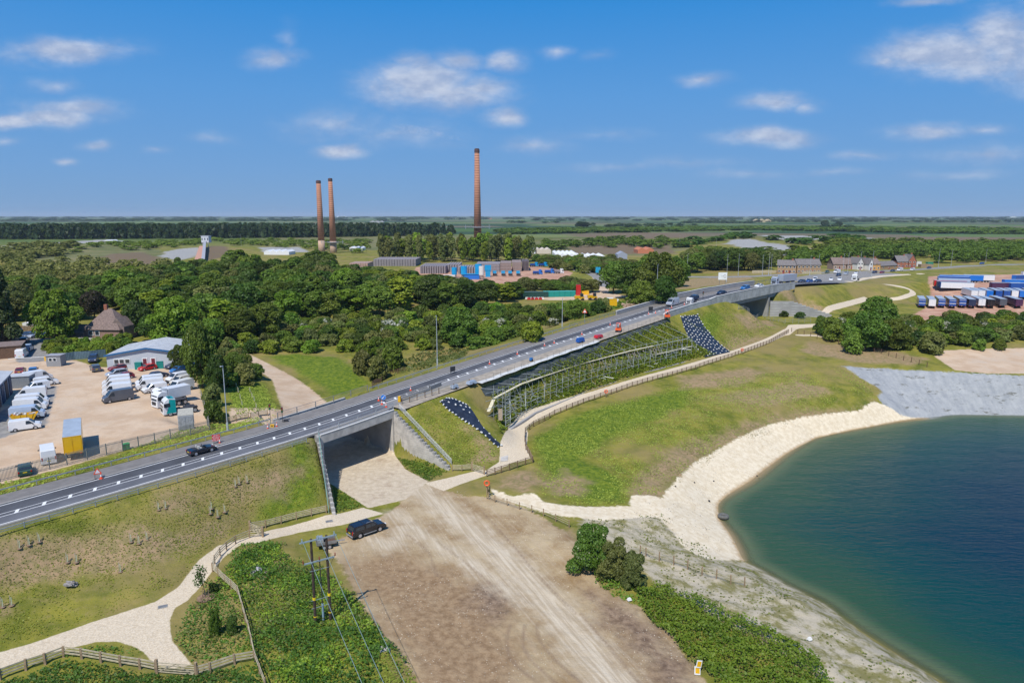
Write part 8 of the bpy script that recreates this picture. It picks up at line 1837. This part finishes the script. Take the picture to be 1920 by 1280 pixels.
for x in (Lo * .47, Lo * .575): w = MB().box((x, -.05, 1.35), (1.25, .1, 2.6)).build('door', M_WHITE, th); MB().box((x, -.11, 1.5), (.85, .05, 2.0)).build('pane', mat('door_glass', (.16, .03, .04), .3), w)
# workshop at the left edge with roller doors
C1, C2 = HIT(24, 736), HIT(-30, 800); d = (C2 - C1); d.z = 0; Lw = d.length; d.normalize(); th = thing('workshop', 'grey workshop with dark blue roller doors at the left edge', 'building', tuple(C1), math.atan2(d.y, d.x)); hw, dw = 4.6, 12
MB().add([(0, 0, -.5), (Lw, 0, -.5), (Lw, 0, hw), (0, 0, hw), (0, -dw, -.5), (Lw, -dw, -.5), (Lw, -dw, hw + 1.6), (0, -dw, hw + 1.6)], [(3, 2, 1, 0), (4, 5, 6, 7), (0, 4, 7, 3), (1, 2, 6, 5)]).build('wall', mat('workshop_wall', (.30, .31, .33), .7), th)
for k in range(3): x0_ = k * Lw / 3; q = [(x0_ - (.3 if k == 0 else -.05), .5, hw - .1), (x0_ + Lw / 3, .5, hw - .1), (x0_ + Lw / 3, -dw, hw + 1.7), (x0_ - (.3 if k == 0 else -.05), -dw, hw + 1.7)]; MB().add(q + [(x, y, z_ + .15) for x, y, z_ in q], [(0, 1, 2, 3), (7, 6, 5, 4), (0, 4, 5, 1), (1, 5, 6, 2), (2, 6, 7, 3), (3, 7, 4, 0)]).build('roof_panel', M_SHEETR, th)
for k in range(7): MB().box((1.6 + k * (Lw - 2) / 6.5, .06, 1.9), (2.4, .12, 3.6)).build('roller_door', mat('door_navy', (.015, .035, .09), .5) if k % 2 == 0 else mat('door_brown', (.10, .05, .04), .6), th)
q = HIT(36, 728); th = thing('lean_to', 'grey flat roofed lean-to at the end of the workshop', 'shed', tuple(q), .25); MB().box((0, 1.6, 1.3), (4.2, 3.2, 2.6)).build('wall', mat('lean_grey', (.20, .22, .24), .7), th); MB().box((0, 1.6, 2.66), (4.5, 3.5, .12)).build('roof', M_SHEETR, th)
for i, (px, py, w_, dd_, hh_, m_, l) in enumerate(((8, 668, 9, 8, 3.2, ROOF_B, 'shabby low brown shed left of the lane'), (-8, 648, 8, 5, 2.6, M_WOODD, 'dark scrap hut behind the shabby shed'))):
 q = HIT(px, py); th = thing('shed', l, 'shed', tuple(q), .5); MB().box((0, 0, hh_ / 2), (w_, dd_, hh_)).build('wall', M_WOODD, th); MB().box((0, 0, hh_ + .1), (w_ + .4, dd_ + .4, .15)).build('roof', m_, th)
box_thing(62, 618, (5, 2.4, 2.4), REND_W, 'white_cabin', 'white flat cabin behind the far car row', 'cabin')
# ================================================================== brickworks
M_CHIM = mat('chimney_brick', (.46, .215, .13), .9, var=.16, scale=.12, bump=.3); M_CHIMB = mat('chimney_band', (.17, .085, .06), .9); M_CHIMD = mat('chimney_cap', (.10, .055, .05), .9); M_CHIMP = mat('chimney_base', (.50, .34, .24), .9, var=.12, scale=.2)
def stack(px, yb, yt, wb, wt, label, gal=None, bands=30):
 q = P(px, yb, PLAIN); zc = q.y * ct + (CAM_H - PLAIN) * stt; a = PITCH + math.atan((yt - 640) / F_PX); zt = CAM_H - q.y * math.tan(a); h = zt - PLAIN; rb, rt_ = wb / 2 * zc / F_PX, wt / 2 * zc / F_PX
 th = thing('brick_chimney', label, 'chimney', tuple(q)); rr = lambda f: rb * (1 - f) + rt_ * f
 MB().cyl((0, 0, -2), (0, 0, h * .16), rr(-.02), rr(.16), 28).build('base', M_CHIMP, th, True); MB().cyl((0, 0, h * .16), (0, 0, h * .97), rr(.16), rr(.97), 28).build('shaft', M_CHIM, th, True); MB().cyl((0, 0, h * .97), (0, 0, h), rr(.97) * 1.12, rr(1) * 1.08, 28).cyl((0, 0, h), (0, 0, h + .4), rr(1) * .8, rr(1) * .8, 20).build('cap', M_CHIMD, th)
 for k in range(bands): f = .17 + .79 * k / (bands - 1); MB().cyl((0, 0, h * f), (0, 0, h * f + .38), rr(f) * 1.025, rr(f) * 1.025, 28).build('band', M_CHIMB, th, True)
 if gal:
  a = PITCH + math.atan((gal - 640) / F_PX); zg = CAM_H - q.y * math.tan(a) - PLAIN; r = rr(zg / h); MB().cyl((0, 0, zg), (0, 0, zg + .5), r * 1.7, r * 1.7, 20).build('gallery', M_GALVD, th)
  for s in (-1, 1): MB().beam((0, -r, zg + .7), (s * r * 3.6, -r, zg + .7), .35, .35).build('antenna_arm', M_GALV, th); MB().cyl((s * r * 3.2, -r, zg - 1.2), (s * r * 3.2, -r, zg + 3), .25, n=6).build('antenna', M_GALV, th)
  for k in range(10): an = k * .628; MB().cyl((math.cos(an) * r * 1.6, math.sin(an) * r * 1.6, zg + .5), (math.cos(an) * r * 1.6, math.sin(an) * r * 1.6, zg + 1.8), .1, n=5).build('gallery_post', M_GALV, th)
 return th
stack(603.5, 472, 339, 12.5, 8.2, 'left of the twin tall brick chimneys'); stack(625.5, 474, 335, 13, 7.2, 'right of the twin brick chimneys with a gallery near its foot', gal=455)
stack(896, 482, 279.5, 15.5, 8.6, 'tallest brick chimney standing alone and smoking slightly', gal=427, bands=36)
M_PACK = mat('brick_pack', (.26, .235, .245), .9, var=.18, scale=.5); M_PACK2 = mat('brick_pack_brown', (.27, .21, .19), .9, var=.15, scale=.5); M_PACK3 = mat('brick_pack_dark', (.14, .115, .125), .9, var=.15, scale=.5)
def packs(x0, x1, yb, h, dep, n, m, label, gap=.45):
 a, b = P(x0, yb, PLAIN), P(x1, yb, PLAIN); L = (b - a).length; th = thing('brick_stack', label, 'brick stack', tuple(a), math.atan2(b.y - a.y, b.x - a.x), 'brick stacks in the brickyard')
 me = None; w = L / n - gap
 for k in range(n):
  for j in range(3):
   hh = h / 3 - .06
   if me is None: o = MB().box((0, 0, 0), (w, dep, hh)).build('brick_pack', m, th); me = o.data
   else: o = bpy.data.objects.new('brick_pack', me); link(o, th)
   o.location = (L * (k + .5) / n, dep / 2 + rng.uniform(-.1, .1), h / 3 * (j + .5))
packs(787, 836, 513, 5.0, 30, 11, M_PACK, 'leftmost grey brick stack with dark slots between its columns'); packs(838, 862, 510, 5.0, 26, 5, M_PACK, 'grey brick stack second from the left'); packs(858, 898, 514, 4.6, 22, 8, M_PACK, 'low front brick stack with slots behind the blue silos'); packs(893, 937, 510, 5.6, 24, 16, M_PACK, 'long unbroken grey brick stack right of centre', .06)
packs(938, 959, 510, 6.2, 24, 8, M_PACK2, 'brownish brick stack left of a narrow gap', .06); packs(960, 978, 509, 6.4, 26, 7, M_PACK2, 'brownish brick stack right of the narrow gap', .06); packs(979, 992, 508, 6.8, 26, 5, M_PACK3, 'dark brown brick stack at the right end', .3); packs(655, 690, 508, 5.4, 20, 8, wmat('pack_pink', (.40, .27, .22)), 'pinkish brick stack showing between tree tops', .2); packs(700, 780, 499, 5.2, 30, 16, M_PACK, 'far pale brick stack above the trees', .3)
def silo(px, yb, r, h, m, label, cone_=True):
 q = P(px, yb, PLAIN); th = thing('silo', label, 'silo', tuple(q), group='blue plant in the brickyard'); MB().cyl((0, 0, h * .35), (0, 0, h), r, n=14).build('drum', m, th, False); MB().cyl((0, 0, h * .12), (0, 0, h * .35), r * .3, r, 12).build('hopper', m, th)
 for k in range(4): an = k * 1.571 + .78; MB().cyl((math.cos(an) * r * .9, math.sin(an) * r * .9, 0), (math.cos(an) * r * .9, math.sin(an) * r * .9, h * .4), .12, n=5).build('leg', M_GALVD, th)
M_CY = PC['cyan']; silo(852, 521, 1.7, 6.5, M_CY, 'left blue silo in the brickyard'); silo(870, 522, 2.0, 7.5, M_CY, 'middle blue silo with rounded body'); silo(897, 521, 2.2, 8.5, M_CY, 'large blue silo below the grey stack'); silo(903, 524, 1.6, 8, REND_W, 'white silo touching the large blue one')
q = P(915, 519, PLAIN); th = thing('blue_hopper', 'square blue hopper tower before the long brick stack', 'hopper', tuple(q)); MB().box((0, 0, 5.8), (4.0, 3.2, 3.2)).build('bin', M_CY, th); MB().box((0, 0, 2.2), (3.0, 2.6, 4.4), taper=1.1).build('body', M_CY, th)
q = P(885, 523, PLAIN); th = thing('blue_shed', 'low blue roofed mixer shed among the silos', 'shed', tuple(q)); MB().box((0, 0, 1.5), (9, 4, 3)).build('wall', PC['brightblue'], th); MB().box((0, 0, 3.1), (9.5, 4.6, .2)).build('roof', M_CY, th); box_thing(838, 523, (10, 5, 2.2), REND_W, 'white_canopy', 'white canopy roof left of the silos', 'shed')
for px, l in ((928, 'leftmost blue forklift on the pink brickyard'), (944, 'second blue forklift on the pink brickyard'), (957, 'third blue forklift on the pink brickyard'), (972, 'rightmost blue forklift on the pink brickyard')):
 q = P(px, 518, PLAIN); th = thing('forklift', l, 'forklift', tuple(q)); MB().box((0, 0, 1.1), (2.6, 1.6, 1.2)).build('body', M_TRIM, th); MB().box((-.2, 0, 2.7), (2.4, 1.7, 1.6)).build('load', M_CY, th); MB().box((1.5, 0, 1.8), (.15, 1.2, 3.4)).build('mast', M_TRIM, th)
for px, py, c, l, rzz in ((1010, 515, 'brightblue', 'blue loaded flat lorry in the brickworks park', .1), (1032, 513, 'brightblue', 'second blue loaded lorry in the brickworks park', .1), (1050, 513, 'white', 'white lorry cab in the brickworks park', .1), (1020, 500, 'cyan', 'blue lorry near the back of the brickworks park', .3), (1003, 500, 'cyan', 'small blue lorry beside the dark brick stack', .3)):
 q = P(px, py, PLAIN); make_vehicle('flat_lorry', c, 'flat_lorry', l, 'lorry', tuple(q), rzz)
 th = thing('lorry_load', 'wrapped packs riding on the ' + l, 'load', tuple(q + Vector((-2.0, -.3, 1.25))), rzz)
 for k in range(3): MB().box((-1.2 + k * 1.25, 0, .6), (1.15, 2.1, 1.2)).build('pack', PC['royal'] if c != 'white' else M_PACK, th)
# site compound behind the road
M_TEALC = mat('container_teal', (.01, .26, .22), .5); M_DGC = mat('container_dark_green', (.010, .055, .045), .55)
def container(px, py, rzc, m, label, L=6.0):
 q = HIT(px, py); th = thing('site_container', label, 'container', tuple(q), rzc, 'containers of the roadworks compound'); MB().box((0, 1.2, 1.3), (L, 2.4, 2.6)).build('body', m, th); MB().box((0, 1.2, 2.64), (L + .1, 2.5, .08)).build('roof', mat('roof_' + m.name, tuple(min(1, c * 1.5 + .06) for c in m.node_tree.nodes['Mix'].inputs[6].default_value[:3]), .6), th)
 for k in range(8): MB().box((-L / 2 + (k + .5) * L / 8, -.03, 1.3), (.18, .08, 2.4)).build('rib', m, th)
for i, px in enumerate((976, 990, 1003, 1016)): container(px, 558 - i * .2, .0, M_DGC, ['dark green container at the left end of the compound', 'dark green container second from the left', 'dark green container third from the left', 'dark green container next to the teal ones'][i])
for i, px in enumerate((1029, 1039, 1049, 1060, 1069)): container(px, 557 - i * .2, .0, M_TEALC, ['teal container first from the left', 'teal container second from the left', 'teal container in the middle of five', 'teal container fourth of five', 'teal container at the right end of the row'][i], 5)
box_thing(1084, 554, (2.2, 2.2, 5.2), PC['red'], 'red_tank', 'tall red tank behind the yellow dumpers', 'tank'); box_thing(1096, 552, (4, 2.5, 1.8), PC['yellow'], 'yellow_store', 'orange yellow store box behind the dumpers', 'box'); box_thing(1149, 574, (3.2, 2.4, 3.0), PC['yellow'], 'yellow_box', 'square yellow box at the edge of the compound', 'box')
for px, py, l in ((1087, 563, 'yellow dumper left in the compound'), (1111, 562, 'yellow dumper with red stripe right in the compound')):
 q = HIT(px, py); th = thing('dumper', l, 'dumper', tuple(q), .1); MB().box((-1.2, 0, 1.5), (2.2, 2.0, 1.3), taper=1.15).build('skip', PC['yellow'], th); MB().box((1.0, 0, 1.1), (2.0, 1.6, 1.0)).build('engine', PC['yellow'], th); MB().box((.9, 0, 2.4), (1.3, 1.4, 1.4)).build('cab', M_GLASS, th)
 for x in (-1.2, 1.2):
  for s in (-1, 1): MB().cyl((x, s * .8, .6), (x, s * 1.15, .6), .6, n=12).build('wheel', M_TYRE, th)
for i in range(9):
 q = HIT(988 + i * 3.6, 561 + (i % 2) * .8); th = thing('water_barrier', 'red and white plastic barrier in the jumble before the containers', 'barrier', tuple(q), rng.uniform(0, 1), 'plastic barriers in the compound'); MB().box((0, 0, .5), (1.8, .45, 1.0), taper=.7).build('body', PC['red'] if i % 2 else REND_W, th)
for px, py, c, l in ((1140, 566, 'white', 'white pickup parked by the yellow box'), (1150, 569, 'white', 'white van beside the brown earth heap')): park('small_van', c, (px + 4, py), (px - 4, py), l)
# conveyor house on the spoil heap
q = P(388.5, 470, PLAIN); th = thing('conveyor_house', 'white conveyor transfer house on stilts above the clay pit', 'building', tuple(q)); hz0 = gz(q.x, q.y) - PLAIN
MB().box((0, 0, hz0 + 8.6), (8, 7, 7)).build('house', mat('conveyor_white', (.55, .57, .60), .6), th); MB().box((0, 0, hz0 + 12.3), (8.6, 7.6, .4)).build('roof', M_SHEETR, th)
for x in (-3, 0, 3): MB().box((x, -3.6, hz0 + 9), (.9, .1, 2.2)).build('window', M_GLASS, th); MB().box((x, -3, hz0 + 2.5), (.5, .5, 6)).build('stilt', M_GALV, th)
e = P(381, 497, PLAIN) - q; MB().beam((0, -4, hz0 + 6), (e.x, e.y, 2.5), 2.6, 1.6).build('conveyor', mat('conveyor_grey', (.38, .38, .40), .6), th); MB().beam((-3.5, -4, hz0 + 1), (e.x - 5, e.y, 1.0), 5, 1.2).build('ramp', mat('ramp_red', (.50, .27, .19), .9), th)
# white glasshouse like sheds, orange roof, barns
def multi(px0, px1, yb, n, h, dep, m, name, label):
 a, b = P(px0, yb, PLAIN), P(px1, yb, PLAIN); L = (b - a).length; w = L / n; th = thing(name, label, 'shed', tuple(a), math.atan2(b.y - a.y, b.x - a.x))
 for k in range(n):
  x = k * w; v = [(x, 0, 0), (x + w, 0, 0), (x + w, 0, h), (x + w / 2, 0, h + w * .28), (x, 0, h), (x, dep, 0), (x + w, dep, 0), (x + w, dep, h), (x + w / 2, dep, h + w * .28), (x, dep, h)]
  MB().add(v, [(0, 1, 2, 3, 4), (9, 8, 7, 6, 5), (1, 6, 7, 2), (0, 4, 9, 5), (2, 7, 8, 3), (3, 8, 9, 4)]).build('bay', m, th)
M_SHED = mat('white_shed_sheet', (.74, .75, .76), .7, var=.05)
multi(1042, 1085, 487, 5, 4.5, 55, M_SHED, 'white_sheds', 'left half of the white multi gabled sheds'); multi(1083, 1136, 488, 5, 3.2, 34, M_SHED, 'white_sheds', 'right lower half of the white multi gabled sheds'); multi(984, 1006, 476, 2, 4, 30, M_SHED, 'white_sheds', 'small white roofs right of the tall chimney'); multi(1004, 1033, 476, 3, 4, 30, mat('cream_roof', (.60, .52, .42), .8), 'cream_barn', 'cream roofed barn right of the tall chimney')
multi(1196, 1226, 476, 2, 4, 25, ROOF_O, 'orange_barn', 'barn with bright orange tiled roof above the tree clump'); multi(1158, 1176, 489, 1, 5.5, 14, mat('grey_shed', (.30, .33, .40), .7), 'grey_shed', 'grey slatted shed showing left of the tree clump'); multi(655, 680, 470, 3, 3, 16, M_SHED, 'white_sheds', 'white roof by the foot of the twin chimneys'); multi(196, 212, 456, 2, 3, 14, M_SHED, 'white_sheds', 'tiny white building beside the far left pit'); multi(495, 542, 478, 4, 3, 20, M_SHED, 'white_sheds', 'flat white roofs beyond the wood left of chimneys')
for px, yb, w_, c, l in ((706, 420, 26, M_CONCG, 'grey farm barns on the plain left of centre'), (1430, 417, 32, mat('farm_yellow', (.50, .40, .24), .9), 'yellowish farm buildings far right of centre'), (640, 407.2, 18, M_SHED, 'tiny white warehouse on the horizon left'), (918, 411, 8, ROOF_O, 'small orange roofed farm near the tall chimney'), (1145, 408.5, 10, REND_W, 'pale farmhouse near the horizon'), (340, 410, 8, REND_W, 'small pale farmhouse on left horizon'), (1900, 407.8, 10, REND_W, 'pale building on the right horizon'), (1010, 409.5, 9, REND_W, 'pale roofs close to the horizon right of the tall chimney')):
 multi(px - w_ / 2, px + w_ / 2, yb, 3, 6 + w_ * .1, 30, c, 'farm_building', l)
# ================================================================== smoke and air
def plume():
 q = P(896, 482, PLAIN); m = bpy.data.materials.new('smoke'); m.use_nodes = True; T = NT(m.node_tree); T.n.clear(); o = T.new('ShaderNodeOutputMaterial'); v = T.new('ShaderNodeVolumePrincipled'); T.link(v.outputs[0], o.inputs[1]); v.inputs['Color'].default_value = (1, 1, 1, 1); v.inputs['Anisotropy'].default_value = -.3
 tcn = T.new('ShaderNodeTexCoord'); nz = T.noise(tcn.outputs['Object'], .16, 4, .6); T.link(T.math('MULTIPLY', T.ramp(nz, .42, .75), .035), v.inputs['Density'])
 th = thing('smoke_plume', 'thin white smoke drifting left from the tallest chimney', 'smoke', (q.x, q.y, 106)); b = MB(); n = 12; R_ = []
 for k in range(n + 1): f = k / n; R_.append((Vector((-f * 72, f * 6, 1.2 + 16 * f ** .8)), .8 + 5.5 * f ** .7 * (1 if k < n else .35), .8 + 3.2 * f ** .7 * (1 if k < n else .35)))
 vs = []; fs = []; s_ = 12
 for c, ry, rz_ in R_:
  for j in range(s_): a = 2 * math.pi * j / s_; vs.append(c + Vector((0, math.cos(a) * ry, math.sin(a) * rz_)))
 for k in range(n):
  for j in range(s_): fs.append((k * s_ + j, (k + 1) * s_ + j, (k + 1) * s_ + (j + 1) % s_, k * s_ + (j + 1) % s_))
 fs += [tuple(range(s_)), tuple(n * s_ + s_ - 1 - j for j in range(s_))]; o_ = b.add(vs, fs).build('smoke', m, th); o_['kind'] = 'stuff'
plume()
hm = bpy.data.materials.new('haze'); hm.use_nodes = True; T = NT(hm.node_tree); T.n.clear(); o = T.new('ShaderNodeOutputMaterial'); v = T.new('ShaderNodeVolumePrincipled'); T.link(v.outputs[0], o.inputs[1]); v.inputs['Color'].default_value = (.72, .86, 1.0, 1); v.inputs['Density'].default_value = 4.5e-5; v.inputs['Anisotropy'].default_value = .0
tag(MB().box((0, 20500, 62), (88000, 47000, 152)).build('haze', hm), kind='stuff')
